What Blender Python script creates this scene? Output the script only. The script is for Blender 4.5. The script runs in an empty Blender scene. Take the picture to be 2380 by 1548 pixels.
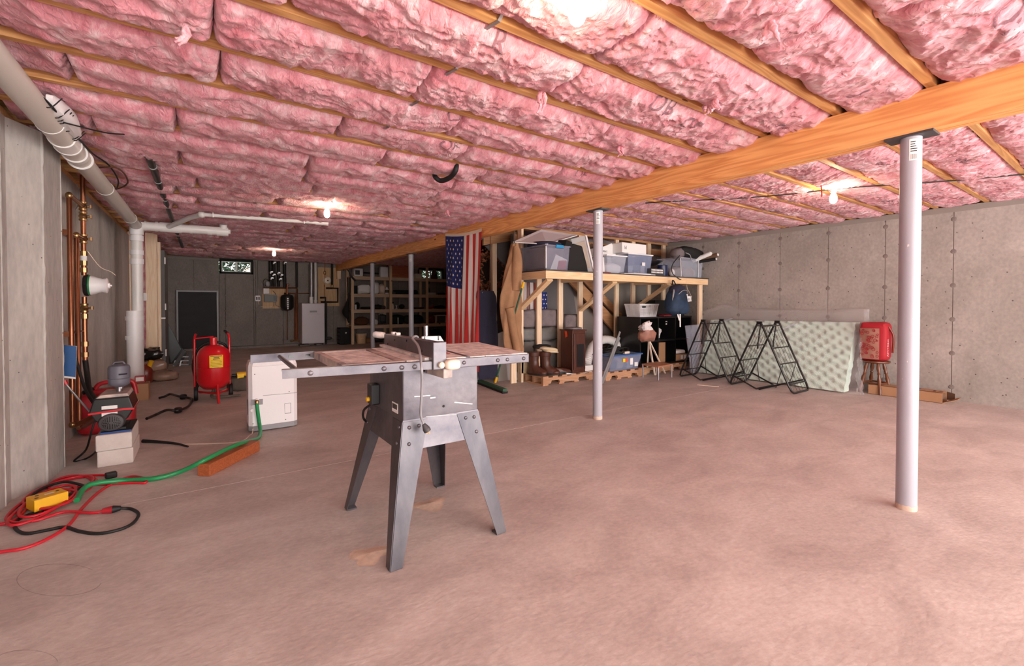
import bpy, bmesh, math, random
import numpy as np
from mathutils import Vector, Matrix, Euler
S = bpy.context.scene
COL = S.collection
# ------------------------------------------------------------------ camera
F, CX, CY, H = 1045.0, 1190.0, 774.0, 1.09          # focal length in px (2380 x 1548), eye height in m
PITCH, HOR = math.radians(0.9), 705.0
YAW = math.atan((CX - 466) / F)
SH = HOR - (CY - F * math.tan(PITCH))
cd = bpy.data.cameras.new('camera'); cam = bpy.data.objects.new('camera', cd); COL.objects.link(cam)
cd.sensor_width = 36; cd.lens = F * 36 / 2380; cd.shift_y = SH / 2380; cd.clip_start = 0.02
cam.location = (0, 0, H); cam.rotation_euler = (math.pi / 2 - PITCH, 0, -YAW)
S.camera = cam
# ------------------------------------------------------------------ world, light, exposure
W = bpy.data.worlds.new('daylight'); S.world = W; W.use_nodes = True
bg = W.node_tree.nodes['Background']; bg.inputs[0].default_value = (1.0, 0.965, 0.93, 1); bg.inputs[1].default_value = 7.0
S.view_settings.view_transform = 'Standard'; S.view_settings.look = 'None'
S.view_settings.exposure = 0.6; S.view_settings.gamma = 1; S.view_settings.use_curve_mapping = False
BULB = 105.0                                          # emission of every bare bulb
# ------------------------------------------------------------------ pixel -> place (a pixel gives a direction, a plane the distance)
_fw = np.array([math.sin(YAW) * math.cos(PITCH), math.cos(YAW) * math.cos(PITCH), -math.sin(PITCH)])
_rt = np.array([math.cos(YAW), -math.sin(YAW), 0.]); _up = np.cross(_rt, _fw); _C = np.array([0, 0, H])
def ray(x, y): return _fw + _rt * ((x - CX) / F) - _up * ((y - CY - SH) / F)
def ZP(x, y, z=0.): d = ray(x, y); return tuple(_C + d * ((z - H) / d[2]))
def XP(x, y, v): d = ray(x, y); return tuple(_C + d * (v / d[0]))
def YP(x, y, v): d = ray(x, y); return tuple(_C + d * (v / d[1]))
rnd = random.Random(7)
# ------------------------------------------------------------------ noise
def _hash(ix, iy, iz, seed):
    h = (ix.astype(np.int64) * 374761393 + iy.astype(np.int64) * 668265263 + iz.astype(np.int64) * 2147483647 + seed * 974711) & 0xffffffff
    h = ((h ^ (h >> 13)) * 1274126177) & 0xffffffff
    return ((h ^ (h >> 16)) & 0xffff) / 65535.0
def vnoise(x, y, z, seed=0):
    x, y, z = np.broadcast_arrays(np.asarray(x, float), np.asarray(y, float), np.asarray(z, float))
    ix, iy, iz = np.floor(x), np.floor(y), np.floor(z)
    fx, fy, fz = x - ix, y - iy, z - iz
    u, v, w = fx * fx * (3 - 2 * fx), fy * fy * (3 - 2 * fy), fz * fz * (3 - 2 * fz)
    r = 0
    for a in (0, 1):
        for b in (0, 1):
            for c in (0, 1):
                r = r + _hash(ix + a, iy + b, iz + c, seed) * (u if a else 1 - u) * (v if b else 1 - v) * (w if c else 1 - w)
    return r * 2 - 1
def fbm(x, y, z, seed=0, o=3):
    r, a, f = 0, 1.0, 1.0
    for i in range(o): r = r + a * vnoise(x * f, y * f, z * f, seed + i); a *= .5; f *= 2.03
    return r
# ------------------------------------------------------------------ mesh collector
def sub(a, b): return (a[0] - b[0], a[1] - b[1], a[2] - b[2])
def add(a, b): return (a[0] + b[0], a[1] + b[1], a[2] + b[2])
def mul(a, s): return (a[0] * s, a[1] * s, a[2] * s)
def lerp(a, b, t): return tuple(a[i] + (b[i] - a[i]) * t for i in range(3))
def smooth_path(pts, k=6, closed=False):
    P = [Vector(p) for p in pts]; n = len(P); out = []
    rng = range(n) if closed else range(n - 1)
    for i in rng:
        p1, p2 = P[i], P[(i + 1) % n]
        p0 = P[i - 1] if (i > 0 or closed) else p1 * 2 - p2
        p3 = P[(i + 2) % n] if (i + 2 < n or closed) else p2 * 2 - p1
        for j in range(k):
            t = j / k
            out.append(0.5 * ((2 * p1) + (p2 - p0) * t + (2 * p0 - 5 * p1 + 4 * p2 - p3) * t * t + (3 * p1 - p0 - 3 * p2 + p3) * t ** 3))
    if not closed: out.append(P[-1])
    return [tuple(p) for p in out]
class MB:
    def __init__(s): s.v = []; s.f = []; s.mi = []; s.cur = 0
    def _add(s, v, f):
        o = len(s.v); s.v += [tuple(map(float, p)) for p in v]; s.f += [tuple(i + o for i in q) for q in f]; s.mi += [s.cur] * len(f); return s
    def mat(s, i): s.cur = i; return s
    def box(s, x0, x1, y0, y1, z0, z1):
        return s._add([(x0, y0, z0), (x1, y0, z0), (x1, y1, z0), (x0, y1, z0), (x0, y0, z1), (x1, y0, z1), (x1, y1, z1), (x0, y1, z1)],
                      [(0, 3, 2, 1), (4, 5, 6, 7), (0, 1, 5, 4), (1, 2, 6, 5), (2, 3, 7, 6), (3, 0, 4, 7)])
    def obox(s, c, size, rot=(0, 0, 0)):
        R = Euler(rot).to_matrix(); h = [d / 2 for d in size]; t = MB().box(-h[0], h[0], -h[1], h[1], -h[2], h[2])
        return s._add([tuple(R @ Vector(p) + Vector(c)) for p in t.v], t.f)
    def hexa(s, b, t):                     # two quads, corresponding corners
        return s._add(list(b) + list(t), [(3, 2, 1, 0), (4, 5, 6, 7), (0, 1, 5, 4), (1, 2, 6, 5), (2, 3, 7, 6), (3, 0, 4, 7)])
    def bar(s, p0, p1, w, h, up=(0, 0, 1)):
        a = (Vector(p1) - Vector(p0)).normalized(); u = Vector(up)
        if abs(a.dot(u)) > .98: u = Vector((0, 1, 0))
        x = a.cross(u).normalized(); y = x.cross(a)
        q = lambda p: [tuple(Vector(p) + x * (i * w / 2) + y * (j * h / 2)) for i, j in ((-1, -1), (1, -1), (1, 1), (-1, 1))]
        return s.hexa(q(p0), q(p1))
    def cyl(s, p0, p1, r0, r1=None, n=16, cap=True):
        r1 = r0 if r1 is None else r1; a = (Vector(p1) - Vector(p0)).normalized()
        u = a.cross(Vector((0, 0, 1)) if abs(a.z) < .9 else Vector((1, 0, 0))).normalized(); w = a.cross(u)
        v = []
        for p, r in ((p0, r0), (p1, r1)):
            for i in range(n):
                t = 2 * math.pi * i / n; v.append(tuple(Vector(p) + (u * math.cos(t) + w * math.sin(t)) * r))
        f = [(i, (i + 1) % n, n + (i + 1) % n, n + i) for i in range(n)]
        if cap: f += [tuple(range(n - 1, -1, -1)), tuple(range(n, 2 * n))]
        return s._add(v, f)
    def tube(s, pts, r, n=8, k=5, closed=False, smooth=True):
        P = [Vector(p) for p in (smooth_path(pts, k, closed) if smooth and len(pts) > 2 else pts)]
        N = len(P); v = []; f = []; u = None
        for i in range(N):
            a = (P[(i + 1) % N] - P[i - 1]) if (closed or 0 < i < N - 1) else (P[1] - P[0] if i == 0 else P[-1] - P[-2])
            a = a.normalized() if a.length > 1e-9 else Vector((0, 0, 1))
            if u is None: u = a.cross(Vector((0, 0, 1)) if abs(a.z) < .9 else Vector((1, 0, 0))).normalized()
            else:
                u = u - a * u.dot(a); u = u.normalized() if u.length > 1e-6 else a.orthogonal().normalized()
            w = a.cross(u); rr = r(i / (N - 1)) if callable(r) else r
            for j in range(n):
                t = 2 * math.pi * j / n; v.append(tuple(P[i] + (u * math.cos(t) + w * math.sin(t)) * rr))
        for i in range(N if closed else N - 1):
            for j in range(n): f.append((i * n + j, i * n + (j + 1) % n, ((i + 1) % N) * n + (j + 1) % n, ((i + 1) % N) * n + j))
        if not closed: f += [tuple(range(n - 1, -1, -1)), tuple(range((N - 1) * n, N * n))]
        return s._add(v, f)
    def lathe(s, prof, c=(0, 0, 0), n=24, ax=None, sx=1, sy=1):
        R = Vector((0, 0, 1)).rotation_difference(Vector(ax)).to_matrix() if ax else Matrix.Identity(3)
        v = []; f = []; m = len(prof)
        for r, z in prof:
            for i in range(n):
                t = 2 * math.pi * i / n; v.append(tuple(R @ Vector((r * math.cos(t) * sx, r * math.sin(t) * sy, z)) + Vector(c)))
        for k in range(m - 1):
            for i in range(n): f.append((k * n + i, k * n + (i + 1) % n, (k + 1) * n + (i + 1) % n, (k + 1) * n + i))
        f += [tuple(range(n - 1, -1, -1)), tuple(range((m - 1) * n, m * n))]
        return s._add(v, f)
    def prism(s, poly, ext):
        n = len(poly); v = list(poly) + [add(p, ext) for p in poly]
        return s._add(v, [tuple(range(n - 1, -1, -1)), tuple(range(n, 2 * n))] + [(i, (i + 1) % n, n + (i + 1) % n, n + i) for i in range(n)])
    def ell(s, c, r, n=16, m=10, e=1.0, rot=None, amp=0, fr=6, seed=1, zmin=None):
        """ellipsoid; e < 1 makes it boxier; amp crumples it"""
        R = Euler(rot).to_matrix() if rot else Matrix.Identity(3); v = []; f = []
        sg = lambda a: math.copysign(abs(a) ** e, a)
        for k in range(m + 1):
            p = -math.pi / 2 + math.pi * k / m
            for i in range(n):
                t = 2 * math.pi * i / n
                q = Vector((sg(math.cos(p)) * sg(math.cos(t)) * r[0], sg(math.cos(p)) * sg(math.sin(t)) * r[1], sg(math.sin(p)) * r[2]))
                v.append(tuple(R @ q + Vector(c)))
        if amp:
            A = np.array(v); d = A - np.array(c); L = np.linalg.norm(d, axis=1, keepdims=True) + 1e-9
            nz = fbm(A[:, 0] * fr, A[:, 1] * fr, A[:, 2] * fr, seed)
            rg = 1 - 2 * np.abs(vnoise(A[:, 0] * fr * 2, A[:, 1] * fr * 2, A[:, 2] * fr * 2, seed + 9))
            A = A + d / L * (amp * (nz + .5 * rg))[:, None]; v = [tuple(p) for p in A]
        if zmin is not None: v = [(p[0], p[1], max(p[2], zmin)) for p in v]
        for k in range(m):
            for i in range(n): f.append((k * n + i, k * n + (i + 1) % n, (k + 1) * n + (i + 1) % n, (k + 1) * n + i))
        return s._add(v, f)
    def grid(s, G, thick=None, skirt=None):
        """G: nested list [i][j] of points"""
        G = np.array(G, float); nx, ny = G.shape[:2]
        v = [tuple(p) for p in G.reshape(-1, 3)]; id_ = lambda i, j: i * ny + j
        f = [(id_(i, j), id_(i + 1, j), id_(i + 1, j + 1), id_(i, j + 1)) for i in range(nx - 1) for j in range(ny - 1)]
        if thick:
            o = nx * ny; v += [add(p, thick) for p in v]
            f += [tuple(q + o for q in reversed(g)) for g in f]
            b = [id_(i, 0) for i in range(nx)] + [id_(nx - 1, j) for j in range(1, ny)] + [id_(i, ny - 1) for i in range(nx - 2, -1, -1)] + [id_(0, j) for j in range(ny - 2, 0, -1)]
            f += [(b[i], b[i] + o, b[(i + 1) % len(b)] + o, b[(i + 1) % len(b)]) for i in range(len(b))]
        return s._add(v, f)
    def xf(s, fn): s.v = [tuple(fn(p)) for p in s.v]; return s
ORG = {}
def obj(name, m, mat, parent=None, sm=None, bevel=0, local=False, kind=None):
    """link a collected mesh as ONE object; vertices are in the room's coordinates unless local"""
    o0 = (0, 0, 0)
    if parent is not None and not local: o0 = ORG[parent.name]
    me = bpy.data.meshes.new(name)
    me.from_pydata([sub(p, o0) for p in m.v], [], m.f)
    mats = mat if isinstance(mat, (list, tuple)) else [mat]
    for q in mats: me.materials.append(MT[q])
    if len(mats) > 1: me.polygons.foreach_set('material_index', m.mi)
    bm_fix(me)
    if sm is not None:
        me.polygons.foreach_set('use_smooth', [True] * len(me.polygons)); me.set_sharp_from_angle(angle=math.radians(sm))
    o = bpy.data.objects.new(name, me); COL.objects.link(o)
    if parent is not None: o.parent = parent
    ORG[o.name] = o0 if parent is not None else (0, 0, 0)
    if bevel:
        b = o.modifiers.new('bevel', 'BEVEL'); b.width = bevel; b.segments = 2; b.limit_method = 'ANGLE'; b.angle_limit = math.radians(50)
    if kind: o['kind'] = kind
    return o
def bm_fix(me):
    b = bmesh.new(); b.from_mesh(me); bmesh.ops.recalc_face_normals(b, faces=b.faces); b.to_mesh(me); b.free(); me.update()
def tag(o, label, cat, group=None):
    o['label'] = label; o['category'] = cat
    if group: o['group'] = group
    return o
def thing(name, label, cat, loc=(0, 0, 0), rz=0, group=None):
    o = bpy.data.objects.new(name, None); COL.objects.link(o); o.empty_display_size = .1
    o.location = loc; o.rotation_euler = (0, 0, rz); ORG[o.name] = tuple(loc)
    return tag(o, label, cat, group)
def struct(o): o['kind'] = 'structure'; return o
def dup(root, loc, rz, label=None, group=None):
    r = root.copy(); COL.objects.link(r); r.location = loc; r.rotation_euler = (0, 0, rz)
    if label: r['label'] = label
    if group: r['group'] = group
    for ch in list(root.children):
        c = ch.copy(); COL.objects.link(c); c.parent = r
        for g in ch.children:
            d = g.copy(); COL.objects.link(d); d.parent = c
    return r
def text_mesh(txt, size):
    cu = bpy.data.curves.new('t', 'FONT'); cu.body = txt; cu.size = size; cu.align_x = 'CENTER'; cu.align_y = 'CENTER'
    o = bpy.data.objects.new('t', cu); COL.objects.link(o)
    me = o.to_mesh(); v = [tuple(p.co) for p in me.vertices]; f = [tuple(p.vertices) for p in me.polygons]
    o.to_mesh_clear(); bpy.data.objects.remove(o); bpy.data.curves.remove(cu)
    return v, f
def put_text(m, txt, size, c, ux, uy):
    v, f = text_mesh(txt, size)
    m._add([tuple(c[i] + ux[i] * p[0] + uy[i] * p[1] for i in range(3)) for p in v], f); return m
# ------------------------------------------------------------------ materials
MT = {}
def newmat(name):
    m = bpy.data.materials.new(name); m.use_nodes = True; MT[name] = m
    return m, m.node_tree, m.node_tree.nodes['Principled BSDF']
def mat(name, c, r=.6, metal=0, var=0, vs=6, c2=None, bump=0, bs=40, stretch=(1, 1, 1), spec=.5, alpha=None, trans=0, coat=0, world=False):
    """plain colour with a soft noise variation towards c2 and a fine relief"""
    m, t, b = newmat(name); L = t.links.new
    b.inputs['Roughness'].default_value = r; b.inputs['Metallic'].default_value = metal; b.inputs['Specular IOR Level'].default_value = spec
    b.inputs['Base Color'].default_value = (*c, 1)
    if trans: b.inputs['Transmission Weight'].default_value = trans
    if coat: b.inputs['Coat Weight'].default_value = coat
    if alpha is not None: b.inputs['Alpha'].default_value = alpha
    if var or c2 or bump:
        if world: g = t.nodes.new('ShaderNodeNewGeometry'); src = g.outputs['Position']
        else: g = t.nodes.new('ShaderNodeTexCoord'); src = g.outputs['Object']
        mp = t.nodes.new('ShaderNodeMapping'); mp.inputs['Scale'].default_value = stretch; L(src, mp.inputs[0])
    if var or c2:
        n = t.nodes.new('ShaderNodeTexNoise'); n.inputs['Scale'].default_value = vs; n.inputs['Detail'].default_value = 6; n.inputs['Roughness'].default_value = .62; L(mp.outputs[0], n.inputs[0])
        rp = t.nodes.new('ShaderNodeValToRGB'); rp.color_ramp.elements[0].position = .32; rp.color_ramp.elements[1].position = .68
        d = c2 if c2 else tuple(x * (1 - var) for x in c)
        rp.color_ramp.elements[0].color = (*d, 1); rp.color_ramp.elements[1].color = (*c, 1)
        L(n.outputs['Fac'], rp.inputs[0]); L(rp.outputs[0], b.inputs['Base Color'])
    if bump:
        n2 = t.nodes.new('ShaderNodeTexNoise'); n2.inputs['Scale'].default_value = bs; n2.inputs['Detail'].default_value = 4; L(mp.outputs[0], n2.inputs[0])
        bp = t.nodes.new('ShaderNodeBump'); bp.inputs['Strength'].default_value = bump; bp.inputs['Distance'].default_value = .02
        L(n2.outputs['Fac'], bp.inputs['Height']); L(bp.outputs[0], b.inputs['Normal'])
    return m
def wood(name, c1, c2, axis='X', s=9, r=.55):
    m, t, b = newmat(name); L = t.links.new; b.inputs['Roughness'].default_value = r
    g = t.nodes.new('ShaderNodeNewGeometry'); mp = t.nodes.new('ShaderNodeMapping'); L(g.outputs['Position'], mp.inputs[0])
    sc = {'X': (.5, 1, 1), 'Y': (1, .5, 1), 'Z': (1, 1, .5)}[axis]; mp.inputs['Scale'].default_value = tuple(v if v != .5 else .06 for v in sc)
    n = t.nodes.new('ShaderNodeTexNoise'); n.inputs['Scale'].default_value = s; n.inputs['Detail'].default_value = 3; L(mp.outputs[0], n.inputs[0])
    w = t.nodes.new('ShaderNodeMath'); w.operation = 'MULTIPLY'; w.inputs[1].default_value = 14; L(n.outputs['Fac'], w.inputs[0])
    w2 = t.nodes.new('ShaderNodeMath'); w2.operation = 'FRACT'; L(w.outputs[0], w2.inputs[0])
    rp = t.nodes.new('ShaderNodeValToRGB'); e = rp.color_ramp.elements; e[0].color = (*c1, 1); e[1].color = (*c2, 1); e[0].position = .35; e[1].position = 1
    cm = tuple((x * .45 + y * .55) for x, y in zip(c1, c2)); e[1].color = (*cm, 1); rp.color_ramp.elements.new(.04).color = (*cm, 1); rp.color_ramp.elements[0].position = .0
    L(w2.outputs[0], rp.inputs[0]); L(rp.outputs[0], b.inputs['Base Color'])
    # knots
    vo = t.nodes.new('ShaderNodeTexVoronoi'); vo.inputs['Scale'].default_value = 2.2; mp2 = t.nodes.new('ShaderNodeMapping'); L(g.outputs['Position'], mp2.inputs[0])
    mp2.inputs['Scale'].default_value = {'X': (.55, 1.5, 1.5), 'Y': (1.5, .55, 1.5), 'Z': (1.5, 1.5, .55)}[axis]; L(mp2.outputs[0], vo.inputs[0])
    lt = t.nodes.new('ShaderNodeMath'); lt.operation = 'LESS_THAN'; lt.inputs[1].default_value = .04; L(vo.outputs['Distance'], lt.inputs[0])
    mx = t.nodes.new('ShaderNodeMix'); mx.data_type = 'RGBA'; L(lt.outputs[0], mx.inputs[0]); L(rp.outputs[0], mx.inputs[6]); mx.inputs[7].default_value = (c2[0] * .35, c2[1] * .25, c2[2] * .2, 1)
    L(mx.outputs[2], b.inputs['Base Color'])
    return m
def emis(name, c, s):
    m, t, b = newmat(name); b.inputs['Base Color'].default_value = (*c, 1); b.inputs['Emission Color'].default_value = (*c, 1); b.inputs['Emission Strength'].default_value = s
def c8(r, g, b):
    f = lambda v: ((v / 255 + .055) / 1.055) ** 2.4 if v > 10 else v / 255 / 12.92
    return (f(r), f(g), f(b))
# ------------------------------------------------------------------ material list
def insulation_mat():
    m, t, b = newmat('pink_fibre'); L = t.links.new; b.inputs['Roughness'].default_value = 1; b.inputs['Specular IOR Level'].default_value = .08
    b.inputs['Sheen Weight'].default_value = .25
    g = t.nodes.new('ShaderNodeNewGeometry')
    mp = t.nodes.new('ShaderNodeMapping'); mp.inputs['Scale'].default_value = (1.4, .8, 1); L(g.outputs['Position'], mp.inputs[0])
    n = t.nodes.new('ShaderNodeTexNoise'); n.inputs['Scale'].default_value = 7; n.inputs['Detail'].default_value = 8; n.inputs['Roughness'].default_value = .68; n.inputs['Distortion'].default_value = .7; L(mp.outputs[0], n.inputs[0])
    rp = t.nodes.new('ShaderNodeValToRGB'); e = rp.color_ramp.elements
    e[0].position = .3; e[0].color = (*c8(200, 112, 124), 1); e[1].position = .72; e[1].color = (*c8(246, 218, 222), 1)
    q = rp.color_ramp.elements.new(.5); q.color = (*c8(225, 156, 166), 1)  # deep crease tones and pale highlights mixed into the pink by noise
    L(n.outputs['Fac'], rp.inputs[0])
    # grey dust smudges
    n3 = t.nodes.new('ShaderNodeTexNoise'); n3.inputs['Scale'].default_value = 3.1; n3.inputs['Detail'].default_value = 3; L(g.outputs['Position'], n3.inputs[0])
    r3 = t.nodes.new('ShaderNodeValToRGB'); r3.color_ramp.elements[0].position = .66; r3.color_ramp.elements[1].position = .8; r3.color_ramp.elements[1].color = (.55, .55, .55, 1); L(n3.outputs['Fac'], r3.inputs[0])
    mx = t.nodes.new('ShaderNodeMix'); mx.data_type = 'RGBA'; L(r3.outputs[0], mx.inputs[0]); L(rp.outputs[0], mx.inputs[6]); mx.inputs[7].default_value = (*c8(168, 130, 138), 1)
    L(mx.outputs[2], b.inputs['Base Color'])
    n2 = t.nodes.new('ShaderNodeTexNoise'); n2.inputs['Scale'].default_value = 26; n2.inputs['Detail'].default_value = 6; n2.inputs['Distortion'].default_value = 1.2; L(mp.outputs[0], n2.inputs[0])
    bp = t.nodes.new('ShaderNodeBump'); bp.inputs['Strength'].default_value = .75; bp.inputs['Distance'].default_value = .02; L(n2.outputs['Fac'], bp.inputs['Height']); L(bp.outputs[0], b.inputs['Normal'])
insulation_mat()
def concrete(name, a, b_, sc, streak, pits=.0, rough=.85):
    m, t, b = newmat(name); L = t.links.new; b.inputs['Roughness'].default_value = rough; b.inputs['Specular IOR Level'].default_value = .35
    g = t.nodes.new('ShaderNodeNewGeometry'); mp = t.nodes.new('ShaderNodeMapping'); L(g.outputs['Position'], mp.inputs[0]); mp.inputs['Scale'].default_value = streak; mp.inputs['Rotation'].default_value = (0, 0, .45)
    n = t.nodes.new('ShaderNodeTexNoise'); n.inputs['Scale'].default_value = sc; n.inputs['Detail'].default_value = 9; n.inputs['Roughness'].default_value = .66; n.inputs['Distortion'].default_value = .6; L(mp.outputs[0], n.inputs[0])
    rp = t.nodes.new('ShaderNodeValToRGB'); rp.color_ramp.elements[0].position = .3; rp.color_ramp.elements[1].position = .7
    rp.color_ramp.elements[0].color = (*a, 1); rp.color_ramp.elements[1].color = (*b_, 1); L(n.outputs['Fac'], rp.inputs[0]); out = rp.outputs[0]
    n4 = t.nodes.new('ShaderNodeTexNoise'); n4.inputs['Scale'].default_value = 38; n4.inputs['Detail'].default_value = 5; L(mp.outputs[0], n4.inputs[0])
    mu = t.nodes.new('ShaderNodeMix'); mu.data_type = 'RGBA'; mu.blend_type = 'OVERLAY'; mu.inputs[0].default_value = .34; L(out, mu.inputs[6]); L(n4.outputs['Color'], mu.inputs[7])
    hs = t.nodes.new('ShaderNodeRGBToBW'); L(n4.outputs['Color'], hs.inputs[0]); L(hs.outputs[0], mu.inputs[7]); out = mu.outputs[2]
    if pits:
        vo = t.nodes.new('ShaderNodeTexVoronoi'); vo.inputs['Scale'].default_value = 13; L(g.outputs['Position'], vo.inputs[0])
        lt = t.nodes.new('ShaderNodeMath'); lt.operation = 'LESS_THAN'; lt.inputs[1].default_value = pits; L(vo.outputs['Distance'], lt.inputs[0])
        m2 = t.nodes.new('ShaderNodeMix'); m2.data_type = 'RGBA'; L(lt.outputs[0], m2.inputs[0]); L(out, m2.inputs[6]); m2.inputs[7].default_value = (*[x * .35 for x in a], 1); out = m2.outputs[2]
    L(out, b.inputs['Base Color'])
    bp = t.nodes.new('ShaderNodeBump'); bp.inputs['Strength'].default_value = .18; bp.inputs['Distance'].default_value = .01; L(n4.outputs['Fac'], bp.inputs['Height']); L(bp.outputs[0], b.inputs['Normal'])
concrete('floor_concrete', c8(174, 160, 155), c8(212, 200, 194), 1.6, (1, 1.7, 1), 0, .6)
concrete('wall_concrete', c8(146, 138, 132), c8(178, 168, 162), 1.6, (1, 1, .8), .085)
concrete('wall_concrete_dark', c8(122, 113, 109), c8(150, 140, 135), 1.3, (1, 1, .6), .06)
concrete('left_concrete', c8(150, 144, 140), c8(204, 198, 192), 1.7, (1, 1, .35), .05)
mat('tie_grey', c8(136, 124, 119), .9, var=.3, vs=20)
mat('joint_dark', c8(104, 90, 86), .9)
wood('joist_wood', c8(228, 174, 114), c8(176, 108, 54), 'X', 8)
wood('beam_wood', c8(250, 184, 116), c8(200, 104, 44), 'Y', 7)
wood('stud_wood', c8(244, 218, 188), c8(224, 182, 140), 'Z', 9)
wood('board_wood', c8(244, 208, 166), c8(222, 170, 118), 'X', 9)
wood('board_wood_y', c8(244, 208, 166), c8(222, 170, 118), 'Y', 9)
wood('shelf_wood', c8(206, 176, 150), c8(176, 140, 112), 'X', 9)
wood('shelf_post', c8(228, 194, 160), c8(196, 152, 112), 'Z', 9)
wood('pallet_wood', c8(196, 150, 116), c8(150, 104, 74), 'X', 8, .75)
wood('pallet_wood_y', c8(196, 150, 116), c8(150, 104, 74), 'Y', 8, .75)
wood('stringer_wood', c8(196, 146, 104), c8(158, 108, 70), 'X', 7)
wood('plywood', c8(206, 168, 124), c8(178, 136, 94), 'Z', 4)
wood('cedar', c8(176, 96, 56), c8(134, 62, 30), 'X', 10)
wood('dark_wood', c8(84, 42, 30), c8(52, 22, 16), 'Z', 8, .35)
wood('stool_wood', c8(116, 66, 40), c8(76, 38, 22), 'Z', 9, .3)
wood('table_wood', c8(190, 130, 96), c8(160, 100, 70), 'X', 9, .4)
mat('subfloor', c8(150, 110, 70), .8, var=.2)
mat('pvc_white', c8(232, 228, 226), .32, var=.06, vs=3)
mat('pvc_old', c8(208, 200, 192), .38, var=.08, vs=2)
mat('white_plastic', c8(240, 236, 238), .35)
mat('white_paint', c8(236, 232, 232), .5)
mat('grey_plastic', c8(150, 148, 152), .4)
mat('black_plastic', c8(26, 25, 27), .4)
mat('black_rubber', c8(22, 21, 22), .6)
mat('black_matte', c8(16, 14, 15), .75)
mat('black_satin', c8(24, 22, 24), .3)
mat('black_metal', c8(20, 19, 21), .35, spec=.6)
mat('dark_grey', c8(66, 62, 64), .55)
mat('vessel_grey', c8(104, 104, 116), .45)
mat('ink_grey', c8(120, 92, 102), .95, alpha=.55)
mat('door_grey', c8(92, 88, 88), .6, var=.1)
mat('chalk_dark', c8(44, 41, 46), .7, var=.4, vs=2, stretch=(1, 1, 2.5))
mat('copper', c8(176, 116, 86), .34, metal=1, var=.35, vs=5)
mat('brass', c8(186, 150, 108), .35, metal=1, var=.2, vs=8)
mat('steel', c8(176, 172, 176), .35, metal=1, var=.15, vs=8)
mat('galvanised', c8(190, 190, 194), .42, metal=.9, var=.2, vs=9)
mat('column_paint', c8(176, 172, 182), .38, var=.14, vs=2.5, stretch=(1, 1, .5), bump=.12, bs=9)
mat('column_scuff', c8(222, 214, 214), .6, var=.1)
mat('dust_wood', c8(224, 196, 176), .95, var=.25, vs=30)
mat('saw_metal', c8(118, 112, 116), .38, metal=.6, c2=c8(82, 78, 86), vs=5, bump=.05, bs=30)
mat('saw_dark', c8(62, 60, 68), .36, metal=.5, c2=c8(104, 98, 102), vs=5, stretch=(1, 1, .4))
mat('saw_table', c8(246, 238, 232), .75, metal=.0, c2=c8(176, 170, 170), vs=16, stretch=(1.5, 1, 1))
mat('saw_dusty', c8(214, 194, 184), .8, c2=c8(122, 114, 118), vs=8)
mat('red_paint', c8(206, 18, 30), .28, coat=.3)
mat('red_plastic', c8(176, 28, 40), .4, var=.12, vs=4)
mat('red_cord', c8(196, 28, 44), .45)
mat('yellow_label', c8(246, 206, 28), .5)
mat('yellow_plastic', c8(236, 178, 20), .45, var=.08)
mat('green_hose', c8(34, 142, 84), .38, var=.08)
mat('green_broom', c8(40, 84, 62), .6)
mat('print_dark', c8(60, 52, 50), .7)
mat('print_black', c8(44, 40, 52), .9)
mat('paper', c8(238, 234, 232), .8)
mat('ivory', c8(232, 214, 196), .5)
mat('cardboard', c8(176, 132, 98), .85, var=.1, vs=4)
mat('cardboard_dark', c8(112, 82, 62), .9, var=.1, vs=4)
mat('block_concrete', c8(212, 200, 194), .95, var=.1, vs=22, bump=.12, bs=70)
mat('blue_mat', c8(40, 72, 132), .7)
mat('blue_print', c8(20, 78, 136), .45)
mat('bag_black', c8(20, 18, 20), .22, spec=.7)
mat('mulch_bag', c8(160, 128, 112), .25, var=.3, vs=12)
mat('amber', c8(120, 44, 30), .3)
mat('tool_grey', c8(96, 86, 78), .85, var=.3, vs=9)
mat('flag_red', c8(212, 56, 54), .8, var=.1, vs=9)
mat('flag_white', c8(236, 226, 226), .8, var=.06, vs=9)
mat('flag_blue', c8(28, 44, 112), .8)
mat('canvas_tan', c8(172, 128, 94), .95, var=.3, vs=5, bump=.15, bs=60)
mat('navy_cloth', c8(44, 44, 64), .95, var=.25, vs=5)
mat('blue_cloth', c8(36, 62, 92), .75, c2=c8(20, 32, 52), vs=5)
mat('grey_cloth', c8(136, 122, 124), .95, var=.4, vs=7, bump=.2, bs=50)
mat('quilt_grey', c8(128, 124, 122), .5, var=.4, vs=6)
mat('cream_cloth', c8(214, 192, 158), .95, var=.12)
mat('brown_leather', c8(86, 48, 36), .4, var=.35, vs=6)
mat('brown_bag', c8(168, 116, 100), .5, var=.25, vs=12)
mat('foam_green', c8(206, 226, 214), .9, var=.05)
mat('red_fabric', c8(168, 22, 36), .7)
mat('dry_leaf', c8(168, 104, 70), .9, var=.5, vs=14)
mat('twig', c8(92, 56, 38), .9)
mat('boiler_white', c8(214, 206, 212), .35)
mat('grey_paint', c8(110, 112, 112), .5)
mat('drywall_grey', c8(150, 140, 134), .9, var=.06, vs=2)
mat('stair_grey', c8(112, 108, 108), .9, var=.06, vs=2)
mat('shade_earth_brown', c8(64, 52, 46), .95, var=.3, vs=4)  # shade behind the stair put into the colour; also the earth bank
mat('leaf_green', c8(66, 124, 74), .6, var=.5, vs=3)
mat('sweep_white', c8(250, 246, 246), .5)
mat('tote_blue', c8(60, 96, 158), .35)
mat('pan_blue', c8(28, 38, 78), .35)
mat('latch_blue', c8(24, 140, 196), .4)
mat('orange_tag', c8(236, 74, 24), .6)
mat('lens_dark', c8(10, 10, 12), .15)
emis('bulb_glow', (1.0, .80, .56), BULB)
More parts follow.
